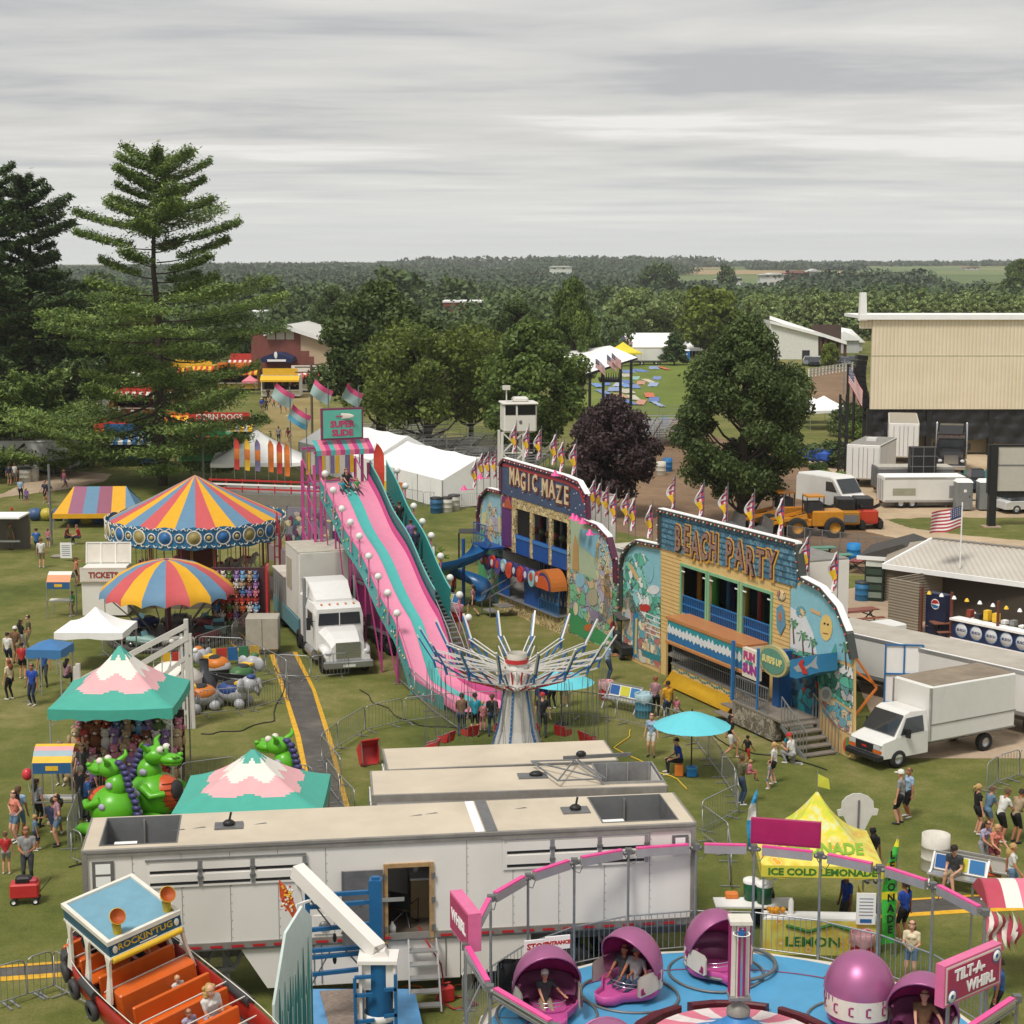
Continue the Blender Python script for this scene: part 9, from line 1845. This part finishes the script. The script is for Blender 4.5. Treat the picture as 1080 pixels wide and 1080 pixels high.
def ad_bench(label,px,py,rz):
 t=E('park_bench',G(px,py),R(rz),label,'bench');m=MB();m.box(-.85,.85,-.45,-.1,.42,.47,ALU);m.build('seat',t);m=MB();m.add([(-.8,-.02,.5),(.8,-.02,.5),(.8,.12,.98),(-.8,.12,.98)],[(0,1,2,3)],TN);
 for i in range(3):x0=-.74+i*.5;m.add([(x0,-.03,.56),(x0+.44,-.03,.56),(x0+.44,.08,.92),(x0,.08,.92)],[(0,1,2,3)],[K('#2f5fa0'),K('#c9c43f'),K('#3a78b0')][i])
 m.bar((-.85,.12,.98),(.85,.12,.98),.05,.05,ALU);m.bar((-.85,-.02,.48),(.85,-.02,.48),.04,.04,ALU);m.build('backrest',t)
 for s in(-.8,.8):m=MB();m.bar((s,-.5,0),(s,.14,1.0),.06,.06,ALU);m.bar((s,.35,0),(s,-.3,.5),.06,.06,ALU);m.build('leg',t)
ad_bench('grey bench with a painted back left of the blue lined barrel',659,748,-40);ad_bench('grey bench with a painted back below the blue spiral slide',474,645,-45);ad_bench('grey bench where the man in dark grey sits',1012,938,-32);ad_bench('grey bench back to back behind the seated man',1032,934,148)
kk_=E('striped_kiosk',G(1062,1040),0,'kiosk with a rolled red pink and white striped awning at the right edge','kiosk');m=MB()
for i in range(9):
 x0,x1=-.75+i*.42,-.75+(i+1)*.42;rows=[[(x,-.75+1.5*k/8,2.35+.45*sin(pi*k/8))for k in range(9)]for x in(x0,x1)];m.loft(rows,[K('#b8475a'),WHC,PKs][i%3],True,False,False)
m.prism([(-.75+1.5*k/8,2.35+.45*sin(pi*k/8))for k in range(9)],(-.77,-.74),K('#b8475a'),lambda u,v,w:(w,u,v));m.build('awning',kk_);m=MB()
for x in(-.75,1.0,2.9):
 for y in(-.75,.75):m.bar((x,y,0),(x,y,2.35),.05,.05,GALV)
m.build('frame',kk_);m=MB()
for i in range(9):rows=[[(-.9+.1*i+.05*sin(k),-.85+.1*sin(k+i),2.3-.13*k)for k in range(8)],[(-.8+.1*i+.05*sin(k),-.85+.1*sin(k+i+1),2.3-.13*k-.03*i)for k in range(8)]];m.loft(rows,[K('#b8475a'),WHC][i%2],True,False,False)
m.build('hanging_cloth',kk_);m=MB();m.box(.6,2.9,-.78,-.72,0,.9,K('#1f6f8c'));m.box(.6,2.9,-.8,-.5,.9,.95,WHC);m.build('counter',kk_)
fR([(1040,838),(1052,829),(1075,822),(1100,820)],'grey barrier the young people lean on at the right edge','barriers at the right edge')
fR([(38,728),(30,742)],'grey barrier at the blue canopied operator booth','booth barriers');fR([(72,900),(84,868),(95,842),(122,830)],'grey barrier between the striped booth and the dragons','barriers by the dragon cars');fR([(75,910),(88,916)],'grey barrier end beside the long trailer corner','barriers by the dragon cars, end');fR([(190,838),(250,830),(285,832),(330,842)],'grey barrier behind the second peaked tent','barriers behind the peaked tent')
WG=E('folding_wagon',G(27,952),.15,'red folding wagon loaded with bags on the grass at left','wagon');m=MB();m.bbox(-.4,.4,-.25,.25,.2,.62,RED,.04);m.build('basket',WG);m=MB();m.bbox(-.25,.2,-.15,.15,.55,.8,BLACK,.05);m.bbox(.05,.35,-.15,.15,.6,.72,K('#a83a44'),.03);m.build('bags',WG);m=MB();m.tube([(.4,0,.3),(.75,-.1,.75)],.012,BLACK,5)
m.build('handle',WG);wheels(WG,[(x,s*.22)for x in(-.3,.3)for s in(-1,1)],.1,.05,TN)
gc=E('golf_cart',G(650,696)+V((.6,.8,0)),R(-80),'dark golf cart with a flat black roof parked by the beach mural','golf cart');m=MB();m.bbox(-1.1,1.1,-.55,.55,.25,.7,BLACK,.08);m.bbox(-.9,-.2,-.5,.5,.7,1.05,DARK,.05);m.build('body',gc);m=MB();m.bbox(-1.0,.8,-.6,.6,1.85,1.92,K('#4a4644'),.03);m.build('roof',gc);m=MB()
for x in(-.95,.7):
 for y in(-.5,.5):m.bar((x,y,.7),(x,y,1.86),.04,.04,BLACK)
m.build('roof_posts',gc);wheels(gc,[(x,s*.5)for x in(-.75,.75)for s in(-1,1)],.24,.18,GALV)
m=MB();m.bbox(-.15,.15,-.15,.15,0,.4,ORANGE,.03);m.build('orange_bucket',loc=G(716,818),label='upturned orange bucket the attendant in blue sits on',cat='bucket');m=MB();m.bbox(-.18,.18,-.15,.15,0,.38,K('#1f6fae'),.04);m.box(-.19,.19,-.16,.16,.3,.36,K('#3f8fc4'));m.build('blue_cooler',loc=G(725,819)+V((.15,0,0)),label='small blue cooler box beside the orange bucket',cat='cooler')
m=MB();m.box(-1,1,-.8,.8,2.1,2.14,BLACK)
for x in(-1,1):m.bar((x,-.8,0),(x,-.8,2.1),.05,.05,BLACK);m.bar((x,.8,0),(x,.8,2.1),.05,.05,BLACK)
m.build('black_canopy',loc=G(496,600)+V((.3,1,0)),label='black flat canopy standing left of the magic funhouse',cat='canopy');sg_=E('sign_post',G(459,615),0,'thin post with a white and yellow sign in a stone base','sign post');m=MB();m.tube([(0,0,0),(0,0,2.3)],.03,GP,5);m.ell((0,0,.06),(.6,.3,.1),CRM,10,5);m.build('post',sg_);m=MB();m.box(-.25,-.02,-.03,0,1.5,2.1,TN);m.box(-.25,.25,-.03,0,1.0,1.5,YELLOW);m.build('sign_panel',sg_)
stf=tree_mesh('s',2.0,.5,.5,300,'shrub',6,'egg',77,.03,.08,.3,.5);place_tree('sapling',stf,G(465,612),'thin young tree tied beside the yellow and white sign',0,1)
for lb,c_,pts in[('black power cable from the long trailer towards the teal tents',BLACK,[(330,905),(310,850),(322,820),(280,800),(240,812)]),('black cable across the lawn below the giant slide',BLACK,[(380,728),(400,745),(440,765),(520,772),(600,790)]),('yellow hose on the grass left of the aqua umbrella',YELLOW,[(668,770),(650,790),(690,812),(735,836)]),('orange cord under the blue ride deck edge',ORANGE,[(428,1040),(450,1046),(470,1042),(500,1040)]),('black cable by the feet of the beach funhouse',BLACK,[(700,738),(740,762),(770,790),(830,800),(880,815)]),('dark cable curling near the elephant cars',BLACK,[(210,775),(250,772),(290,760),(300,715),(284,700)])]:
 P_=[G(*q_)for q_ in pts];Q_=[]
 for a,b_ in zip(P_,P_[1:]):
  for k in range(6):p_=a.lerp(b_,k/6);Q_.append((p_.x+.12*sin(k*1.1+a.x),p_.y+.12*cos(k*1.3+a.y),.03))
 m=MB();m.tube(Q_,.022,c_,5);m.build('power_cable',label=lb,cat='cable')
def ik(a,b,l1,l2,pole):
 d=b-a;L_=min(d.length,(l1+l2)*.999);d=d.normalized();x=(l1*l1-l2*l2+L_*L_)/(2*L_);h=math.sqrt(max(0,l1*l1-x*x));p=pole-d*pole.dot(d);p.normalize();return a+d*x+p*h,a+d*L_
def body_mesh(name,pel=(0,0,.93),lean=.0,feet=((.02,.11,.07),(-.02,-.11,.07)),hands=((.06,.27,.8),(.06,-.27,.8)),fem=False,elb=(-1,0,-.2),knee=(1,0,0),elo=None):
 S=[];P=V(pel);up=V((sin(lean),0,cos(lean)));fw=V((cos(lean),0,-sin(lean)));C=P+up*.5;N_=P+up*.57;Hd=P+up*.7+fw*.02
 w=.165 if fem else .19
 def seg(a,b,r0,r1,l):S.append((V(a),V(b),r0,r1,l))
 seg(P+V((0,.055,0)),P+V((0,-.055,0)),.115 if fem else .11,.115 if fem else .11,2);seg(P+up*.02,P+up*.22,.12,.105 if fem else .118,1);seg(P+up*.25,P+up*.38,.11,.12,1)
 for s in(-1,1):seg(P+up*.2+V((0,s*.05,0)),C+V((0,s*w*.62,-.04)),.1,.088,1);seg(C+V((0,s*w*.55,-.02)),C+V((0,s*w,-.03)),.075,.062,1)
 if fem:[seg(P+up*.38+fw*.07+V((0,s*.06,0)),P+up*.39+fw*.08+V((0,s*.06,0)),.06,.06,1)for s in(-1,1)]
 seg(C,Hd-up*.03,.055,.05,0);seg(Hd-up*.05+fw*.02,Hd+up*.05-fw*.005,.075,.092,0);seg(Hd+fw*.09-up*.02,Hd+fw*.105-up*.03,.016,.014,0);[seg(Hd+V((0,s*.085,-.01)),Hd+V((0,s*.09,.01)),.018,.018,0)for s in(-1,1)]
 for i,s in((0,1),(1,-1)):
  hp=P+V((0,s*.09,-.02));k,an=ik(hp,V(feet[i])+V((0,0,.03)),.43,.42,V(knee));mid=hp.lerp(k,.55);seg(hp,mid,.095,.078,2);seg(mid,k,.076,.056,4);seg(k,k.lerp(an,.35),.055,.056,5);seg(k.lerp(an,.35),an,.054,.036,5)
  kd=V((k.x-an.x,0,0));seg(an+V((-.02,0,-.05)),an+V((.15,s*.02,-.065)),.042,.034,3)
  sh=C+V((0,s*w,-.03));e_,wr=ik(sh,V(hands[i]),.29,.26,V((elb[0],s*.35 if elo is None else s*elo,elb[2])));seg(sh,sh.lerp(e_,.55),.055,.047,1);seg(sh.lerp(e_,.5),e_,.043,.038,6);seg(e_,wr,.038,.025,6)
  d=(wr-e_).normalized();sd=d.cross(V((0,1,0))if abs(d.y)<.9 else V((1,0,0))).normalized();cu=d.cross(sd);seg(wr,wr+d*.07,.028,.034,0)
  for f_,l_ in((-.03,.07),(-.01,.085),(.01,.08),(.03,.06)):b0=wr+d*.08+sd*f_;b1=b0+d*l_*.55-cu*s*.008;seg(b0,b1,.011,.01,0);seg(b1,b1+d*l_*.4-cu*s*.03,.01,.008,0)
  t0=wr+d*.02+sd*.03;seg(t0,t0+d*.03+sd*.035,.013,.011,0);seg(t0+d*.03+sd*.035,t0+d*.065+sd*.03,.011,.009,0)
 m=MB()
 for a,b_,r0,r1,l in S:
  d=(b_-a);d=d.normalized()if d.length>1e-5 else V((0,0,1));pts=[a-d*r0*.98,a-d*r0*.6,a,b_,b_+d*r1*.6,b_+d*r1*.98];m.tube(pts,[r0*.18,r0*.8,r0,r1,r1*.8,r1*.18],WHITE,10 if r0>.03 else 6)
 o=m.build('tmp');md=o.modifiers.new('r','REMESH');md.mode='VOXEL';md.voxel_size=.0145;md.use_smooth_shade=True;sm_=o.modifiers.new('s','SMOOTH');sm_.iterations=2;sm_.factor=.5
 bpy.context.view_layer.update();dg=bpy.context.evaluated_depsgraph_get();me=bpy.data.meshes.new_from_object(o.evaluated_get(dg));me.name=name;bpy.data.objects.remove(o)
 n=len(me.polygons);c=np.empty(n*3);me.polygons.foreach_get('center',c);c=c.reshape(-1,3);best=np.full(n,1e9);lab=np.zeros(n,int)
 for a,b_,r0,r1,l in S:
  a=np.array(a);d=np.array(b_)-a;t=np.clip(((c-a)@d)/max(1e-9,d@d),0,1);q=np.linalg.norm(c-(a+t[:,None]*d),axis=1)-(r0+(r1-r0)*t);k=q<best;best[k]=q[k];lab[k]=l
 me.materials.clear()
 for _ in range(7):me.materials.append(WHITE)
 me.polygons.foreach_set('material_index',lab.astype(np.int32));me.polygons.foreach_set('use_smooth',np.ones(n,bool));me.update()
 return me,Hd,lean
def hair_mesh(kind):
 m=MB();H1=M((1,1,1),.7,var=.2,scale=20,name='hair_slot')
 rings=[]
 for i in range(8):
  t=pi*i/13;rings.append([(-.012+.108*sin(t)*cos(a)*(1 if cos(a)<.3 else .92),.098*sin(t)*sin(a),.03+.105*cos(t)-(.05*max(0,-cos(a))*(i/7)if i>4 else 0)+(.045*max(0,cos(a))if i>5 else 0))for a in[2*pi*k/16 for k in range(16)]])
 m.loft(rings[::-1],H1,True)
 if kind=='long':m.tube([(-.06,0,.04),(-.1,0,-.08),(-.12,0,-.22),(-.12,0,-.33)],[.08,.1,.09,.04],H1,9)
 if kind=='tail':m.tube([(-.09,0,.06),(-.16,0,.03),(-.17,0,-.1),(-.15,0,-.2)],[.03,.045,.04,.015],H1,7)
 if kind=='curl':[m.ell((-.05+ru(-.07,.04),ru(-.1,.1),ru(-.2,.1)),.06,H1,6,5)for _ in range(22)]
 if kind=='cap':m=MB();m.loft([[(.104*q*cos(a)-.005,.098*q*sin(a),z)for a in[2*pi*k/16 for k in range(16)]]for z,q in((.02,1.02),(.07,1.0),(.12,.75),(.145,.2))],H1,True);m.loft([[(.07,-.075,.035),(.07,.075,.035)],[(.19,-.05,.025),(.19,.05,.025)]],H1,False,False,False)
 return m.mesh('hair')
HM={k:hair_mesh(k)for k in('short','long','tail','curl','cap')}
fm2=MB()
for s in(-1,1):fm2.ell((.083,s*.034,.012),(.008,.014,.009),TN,6,4);fm2.ell((.09,s*.034,.012),(.004,.007,.007),BLACK,5,3);fm2.ell((.088,s*.034,.035),(.006,.02,.004),K('#4a3828'),5,3)
fm2.ell((.086,0,-.055),(.006,.025,.007),K('#9c5a50'),6,3);FACE=fm2.mesh('face')
BM={}
def pose(k,**a):BM[k]=body_mesh('body_'+k,**a)
pose('s');pose('f',fem=True);pose('h',fem=True,hands=((.3,.1,1.12),(.32,-.1,1.15)),elb=(-.3,0,-1));pose('H',hands=((.3,.1,1.12),(.32,-.08,1.1)),elb=(-.3,0,-1))
pose('w',feet=((.28,.09,.07),(-.3,-.09,.12)),hands=((-.12,.28,.85),(.24,-.26,.88)),pel=(0,0,.89));pose('W',fem=True,feet=((.26,.08,.07),(-.28,-.08,.12)),hands=((-.12,.26,.85),(.22,-.25,.88)),pel=(0,0,.89))
pose('c',fem=True,pel=(0,0,.5),feet=((.42,.12,.07),(.4,-.14,.07)),hands=((.36,.12,.6),(.38,-.1,.62)),lean=.12);pose('C',pel=(0,0,.5),feet=((.45,.16,.07),(.38,-.16,.07)),hands=((.34,.14,.58),(.36,-.12,.58)),lean=.18)
pose('l',lean=.3,pel=(0,0,.92),hands=((.5,.2,1.02),(.5,-.18,1.02)),elb=(-.3,0,-1));pose('L',fem=True,lean=.22,pel=(-.02,0,.92),hands=((.45,.18,1.02),(.45,-.16,1.02)),elb=(-.3,0,-1))
pose('i',fem=True,hands=((.03,.17,.98),(.03,-.17,.98)),elb=(-.2,0,0),elo=1.2);pose('r',fem=True,hands=((.3,.3,1.45),(.08,-.26,.82)),feet=((.08,.1,.07),(-.08,-.1,.07)));pose('x',pel=(-.15,0,.38),lean=-.12,feet=((.72,.14,.1),(.66,-.12,.08)),hands=((.15,.42,.62),(.3,-.1,.5)),elb=(-.3,0,-.6));pose('k',fem=True,pel=(0,0,.4),feet=((.2,.12,.07),(-.3,-.12,.05)),hands=((.35,.12,.65),(.36,-.1,.7)),lean=.2)
CO=dict(black='#1c1c20',white='#cfcdc8',grey='#8b8b8c',dark='#3c3e42',blue='#2f5c9c',navy='#232c46',royal='#1f44a0',lightblue='#8fa9c4',teal='#1f8ea3',red='#b02a2c',pink='#c9788c',hotpink='#c4417c',purple='#7a5f9c',lavender='#a59fb8',yellow='#d19a24',orange='#cf5f2c',green='#2f8a4f',olive='#5c5a42',tan='#9c8a70',brown='#6b5038',cream='#d6c9aa',maroon='#6b2a32',denim='#5c7690',jeans='#33435c',salmon='#c97a68',mauve='#98727c')
CN=dict(dark='dark grey',royal='royal blue',lightblue='light blue',hotpink='bright pink',denim='denim blue',jeans='blue jean')
SK=['#c48f74','#b97f64','#a56b4f','#cf9f86','#8a5a42'];HR=dict(b='#2a1f18',n='#5c4430',y='#b3935c',g='#a8a39c',r='#7a4228',w='#dad8d2',k='#141210',R='#b02a2c',G='#7d7f74')
used={}
def person(px,py,ps,rz,h,top,bot,long_,hk,hc,tail_,z=0,at=None,rot=None,grp=None):
 me,Hd,lean=BM[ps];sk=M(SK[(px*7+py*3)%5],.6,var=.05,name='skin');o=newo('person',me);lnk(o);p=at if at is not None else G(px,py,z)
 s=h/1.74;o.scale=(s*1.06,s*1.06,s);o.location=p;o.rotation_euler=rot or(0,0,R(rz));T_,B_=M(CO[top],.8,var=.15,scale=6,bump=.3,name='cloth_'+top),M(CO[bot],.85,var=.15,scale=6,bump=.3,name='cloth_'+bot)
 for i,mt in enumerate([sk,T_,B_,M('#c9c6c0'if(px+py)%3 else'#26262a',.6,name='shoe'),B_ if long_!='N'else sk,B_ if long_=='P'else sk,sk]):o.material_slots[i].link='OBJECT';o.material_slots[i].material=mt
 n1,n2=CN.get(top,top),CN.get(bot,bot);lb=f"person in {n1} top, {n2} {'trousers' if long_ == 'P' else 'shorts'}, {tail_}"
 if grp:tag(o,lb,'person',grp)
 else:tag(o,lb,'person')
 for nm,m_ in(('hair',HM[hk]),('face',FACE)):
  c=newo(nm if nm!='hair'or hk!='cap'else'cap',m_);lnk(c);c.parent=o;c.location=Hd;c.rotation_euler=(0,lean,0)
  if nm=='hair':c.material_slots[0].link='OBJECT';c.material_slots[0].material=M(HR[hc],.75,var=.2,scale=14,name='hair_'+hc)
 return o
PP='''781 849 H 20 1.75 olive jeans P short n carrying a small child right of the aqua umbrella
770 800 W 0 1.68 black white N long k walking past the aqua umbrella with a child
788 806 w 40 1.1 black red S short k walking as a child ahead of the beach stairs
816 827 f 150 1.5 white black N tail y beside a toddler in front of the beach stairs
811 832 s 170 1.0 grey denim S short b the toddler next to the taller girl in white
836 806 k 140 1.65 white grey P cap R kneeling at the foot of the beach stairs
829 803 s -30 1.05 teal jeans P short n standing close to the kneeling adult
949 869 s 150 1.8 grey black S cap w standing in front of the box truck cab
958 862 f 200 1.66 lightblue black S short n half hidden behind the man before the box truck
919 932 f 100 1.7 black grey P long k seen from behind beside the cone shaped board
1030 880 f 10 1.65 black black N tail y first of the four leaning at the right edge barrier
1041 881 L 20 1.62 denim denim N short n second of four leaning at the right barrier
1054 888 l 20 1.75 white black S short n third of the four leaning at the right edge barrier
1070 889 l 30 1.75 tan black S short b hunched over the barrier nearest the right edge
1066 948 W -10 1.68 white denim N long y walking away beside the painted benches
1041 934 C -20 1.3 orange orange N short n sitting on the far bench at right
1036 918 L -60 1.6 lavender grey P long b bending over behind the painted benches
1047 922 L -70 1.6 salmon maroon N long y bending over with the group behind the benches
953 992 f 120 1.66 royal black S tail b with a cap beside the green feather flag
960 1036 h 250 1.62 cream denim N long n hands together by the ring railing
1052 1085 s 160 1.75 blue black P short b working inside the striped kiosk corner
892 985 s 200 1.75 royal dark P short k serving inside the lemonade tent
687 798 f 250 1.62 lightblue white N tail n standing left of the aqua umbrella inside the barriers
691 757 f 60 1.68 mauve black P short r talking beside the blue lined barrel
704 763 s 120 1.72 yellow jeans P short b in the pair beside the blue lined barrel
713 761 s 100 1.0 pink white N short y the small child at the yellow shirted adult's side
641 718 H 20 1.75 lightblue jeans P short g standing by the dark golf cart
487 776 L 90 1.66 brown jeans P short b watching at the bottom of the slide, leftmost
501 777 f 90 1.72 teal black S short b watching at the bottom of the slide
509 771 s 90 1.2 pink pink P short y a child between two adults at the slide end
519 777 f 90 1.68 black jeans P short n right of the others at the slide end
572 778 s 80 1.76 black dark P cap R right of the swing ride tower
571 764 s 90 1.72 royal jeans P short b behind the red capped person
583 748 f 120 1.6 maroon black P long k beyond the swing ride arms near the half hidden umbrella
595 745 H 260 1.78 grey olive S short n standing under the edge of the half hidden umbrella
479 636 s 200 1.7 red black S short k by the bench near the blue spiral slide
499 650 W 150 1.66 mauve black N tail b walking toward the blue spiral slide
404 537 f 30 1.6 pink black P short k beside the stair of the giant slide, farther one
412 543 s 60 1.45 white navy S short y fair haired beside the giant slide stair
325 601 h 100 1.62 hotpink black P short k taking a picture on the yellow mat
44 599 s 90 1.78 white tan S short n walking up the grass near the grey pole
39 585 w 80 1.7 blue jeans P short b walking ahead of the man in white
51 577 f 80 1.2 pink grey N tail n the child beside the pair on the left lawn
81 618 r 20 1.66 salmon black N tail n reaching up at the ticket booth
77 650 s 160 1.3 green tan S short n at the right of the small zigzag topped booth
23 690 h 40 1.64 black grey P long b pointing in the pair on the left lawn
31 687 s 200 1.72 olive tan P short b close to the pointing woman on the left lawn
9 705 f 80 1.65 white navy S short b with a bag at the left edge queue
17 700 s 80 1.72 brown tan S cap w in the left edge queue with a pale cap
24 716 f 90 1.62 red black N short b in the left edge queue beside the blue canopy
11 738 f 150 1.7 cream black P long r holding a bag near the blue canopy booth
35 744 s 250 1.74 royal navy P short k the attendant inside the blue canopy booth
47 724 s 270 1.74 blue dark P short b the second attendant behind the blue canopy booth
62 892 i 200 1.66 mauve denim N long b with hands on hips at far lower left
17 888 i 230 1.66 salmon denim N long b arms akimbo on the lawn at the left edge
21 884 s 80 1.7 lightblue denim S short n beside the one with arms akimbo
7 922 f 100 1.3 red grey N short n cut by the left edge above the red wagon
30 934 H 280 1.78 grey dark P short n bald looking above the red folding wagon
38 897 r 20 1.15 denim navy S short y the child reaching toward the striped booth
40 872 f 60 1.6 grey black P long b holding a balloon by the striped booth
56 884 C 90 1.72 navy tan S short b bending inside the striped booth
65 828 f 260 1.6 pink grey P short g in front of the plush wall, left one
88 834 f 260 1.66 dark black P long b dark haired before the plush wall
86 862 s 60 1.74 dark jeans P short g grey haired, left of the dragon cars
93 868 f 30 1.64 blue black P short b at the barrier by the dragon cars
98 850 r 40 1.5 purple black P short b reaching up among the game tent crowd
10 512 s 90 1.75 navy tan S short b by the white concession trailer at left
16 510 f 70 1.7 white grey S short n behind the one in navy at the concession trailer
22 528 f 90 1.7 lightblue black P short n on the left lawn beside a child in purple
28 532 s 80 1.25 purple purple S tail y the child walking next to the light blue top
48 530 w 250 1.72 navy black S short b of the pair walking down the left lawn
52 531 W 260 1.66 black mauve S short n of the pair walking down the left lawn, right one
68 516 W 40 1.62 pink purple N tail y walking on the pavement behind the left lawn
13 562 H 20 1.7 red tan P cap R leaning with an arm out near the left edge
11 580 s 60 1.7 olive olive P short n below the red capped one near the left edge
292 484 f 90 1.62 pink black P short b walking up the midway near the white tent
286 480 s 90 1.1 maroon black P short b the child left of the pink top on the midway
294 468 s 90 1.76 grey jeans P short n beside the maroon one on the midway
304 468 W 60 1.66 maroon tan N tail b side by side with the tall one on the midway
271 488 W 250 1.6 mauve black P long k at the left verge of the midway
276 435 s 80 1.75 royal tan S cap w on the midway under the last pine branch
281 434 f 90 1.6 dark black P short b right of the royal blue top on the midway
283 423 s 90 1.74 black dark S short k left in the row before the yellow signed stand
292 423 s 80 1.76 navy tan S short b middle in the row before the yellow signed stand
298 423 f 90 1.66 dark lavender N tail n right in the row before the yellow signed stand
308 418 s 90 1.74 white navy S short n in front of the white food trailer, left one
313 419 f 90 1.6 maroon black S long b in front of the white food trailer, right one
70 574 C 0 1.7 maroon black P short b sitting under the striped ridge tent, left one
84 574 C 180 1.7 red dark P short n sitting under the striped ridge tent, right one
70 724 c 60 1.62 mauve black P long k sitting below the white canopy at left
262 664 s 90 1.75 black navy P short b in the shadow beside the packed plush display'''
for ln in PP.split('\n'):
 q=ln.split(' ',10);bits=q[:10];person(int(q[0]),int(q[1]),q[2],float(q[3])+180*0,float(q[4]),q[5],q[6],q[7],q[8],q[9],q[10])
rn=random.Random(12);tops=['black','white','navy','red','grey','teal','pink','dark','blue','green']
for i in range(46):
 px,py=(rn.uniform(60,275),rn.uniform(424,498))if i<34 else(rn.uniform(276,320),rn.uniform(408,440));person(int(px),int(py),rn.choice('sfwWH'),rn.uniform(0,360),rn.uniform(1.2,1.8),tops[i%10],['jeans','black','tan'][i%3],'PSN'[i%3],['short','long','tail'][i%3],'bny'[i%3],'in the far midway crowd',grp=f"midway visitors in {tops[i % 10]} {['jeans', 'black', 'tan'][i % 3]} {'PSN'[i % 3]}")
def seat(px,py,z,*a,**k):p=G(px,py,z);return person(px,py,*a,at=V((p.x,p.y,z-.42))if'at'not in k else k.pop('at'),**k)
p=G(781,849);person(779,838,'c',10,.95,'pink','pink','N','short','y','small child in the olive shirted adult arms',at=V((p.x+.27,p.y+.1,.82)))
p=G(714,815);person(714,815,'C',190,1.75,'royal','black','P','short','k','seated on the orange bucket under the aqua umbrella',at=p+V((.1,0,-.02)))
p=G(1010,936);person(1010,936,'C',230,1.8,'dark','tan','S','cap','b','sitting on the painted bench nearest the asphalt strip',at=p+V((-.1,-.1,.0)))
p=G(1018,671);person(1018,671,'c',100,1.7,'white','cream','S','cap','w','sitting on the bench of the brown picnic table',at=p+V((.3,-.5,0)))
for i,(cp,f)in enumerate(carpos[:5]):
 if i in(1,4,0):a=R(f);person(600+i,1000,'x',f,1.7 if i else 1.5,['dark','grey','brown'][(0,1,2)[[0,1,4].index(i)]],['tan','jeans','tan'][[0,1,4].index(i)],'SPS'[[0,1,4].index(i)],['cap','cap','short'][[0,1,4].index(i)],['w','G','n'][[0,1,4].index(i)],['riding in the leftmost tub car','reclining in the second tub car','in the tub car behind the name sign'][[0,1,4].index(i)],at=cp+V((cos(a)*-.05,sin(a)*-.05,-.06)))
cp,f=carpos[1];a=R(f);person(661,1000,'x',f,1.6,'dark','jeans','P','short','b','second rider beside the reclining one',at=cp+V((cos(a)*-.05+sin(a)*-.36*-1,sin(a)*-.05+cos(a)*.36*-1,-.06)))
TM=T4((-8.305,34.596,4.44))@R4(R(-50.74),4,'Z')@R4(R(4.82),4,'Y')@R4(R(10.14),4,'X')
for x,y,h,t_,b_,hk,hc,lb in[(-1.1,-.35,1.7,'dark','tan','short','n','at the stern bench of the rocking boat'),(-.2,.3,1.7,'black','black','short','k','under the cabin roof of the rocking boat'),(1.45,.35,1.05,'white','grey','short','y','toddler in the rocking boat before the cabin'),(2.9,.35,1.66,'white','lavender','curl','y','curly haired near the bow of the rocking boat'),(2.85,-.15,1.2,'lavender','grey','short','n','child beside the curly haired boat rider')]:
 person(10+int(x*10),5,'c',0,h,t_,b_,'S',hk,hc,lb,at=TM@V((x-.02,y,-1.92)),rot=TM.to_euler())
for t,u,h,tp,lb,hk in[(.975,1.3,1.65,'black','sitting at the very top of the giant slide','long'),(.955,.9,1.1,'teal','left child starting down the slide','short'),(.955,1.7,1.15,'green','right child starting down the slide','short')]:q=SO+SPt(t,u,0);person(int(t*1000),int(u*100),'x',math.degrees(at2(-ah.y,-ah.x)),h,tp,'dark','P',hk,'b',lb,at=q-V((0,0,.25*h/1.7)))
for t,tp,lb in[(.8,'black','climbing the slide stair, upper one'),(.7,'purple','climbing the slide stair in the middle'),(.66,'navy','climbing the slide stair, lower one')]:q=SO+SPt(t,3.06,-.4);person(int(t*1000),77,'w',math.degrees(at2(ah.y,ah.x)),1.6,tp,'dark','P','short','b',lb,at=q)
m=MB();m.ell((0,0,0),(.17,.17,.2),M('#c93a44',.25,var=0,name='balloon_red'),14,10);m.tube([(0,0,-.2),(.05,.02,-.6)],.006,TN,4);pb=G(36,872);m.build('balloon',loc=(pb.x-.15,pb.y,1.75),label='small red balloon held up near the striped booth',cat='balloon')
m=bpy.data.materials.new('air');m.use_nodes=True;nt=m.node_tree;nt.nodes.remove(nt.nodes['Principled BSDF']);pv=nt.nodes.new('ShaderNodeVolumePrincipled');pv.inputs['Color'].default_value=(.94,.955,.97,1);pv.inputs['Density'].default_value=.00013;pv.inputs['Anisotropy'].default_value=.2
nt.links.new(pv.outputs[0],nt.nodes['Material Output'].inputs['Volume']);hz=MB();hz.box(-3600,3600,-80,3500,-1.5,60,m);hz.build('haze',kind='stuff',label='thin pale haze in the air over the far fields',cat='haze')
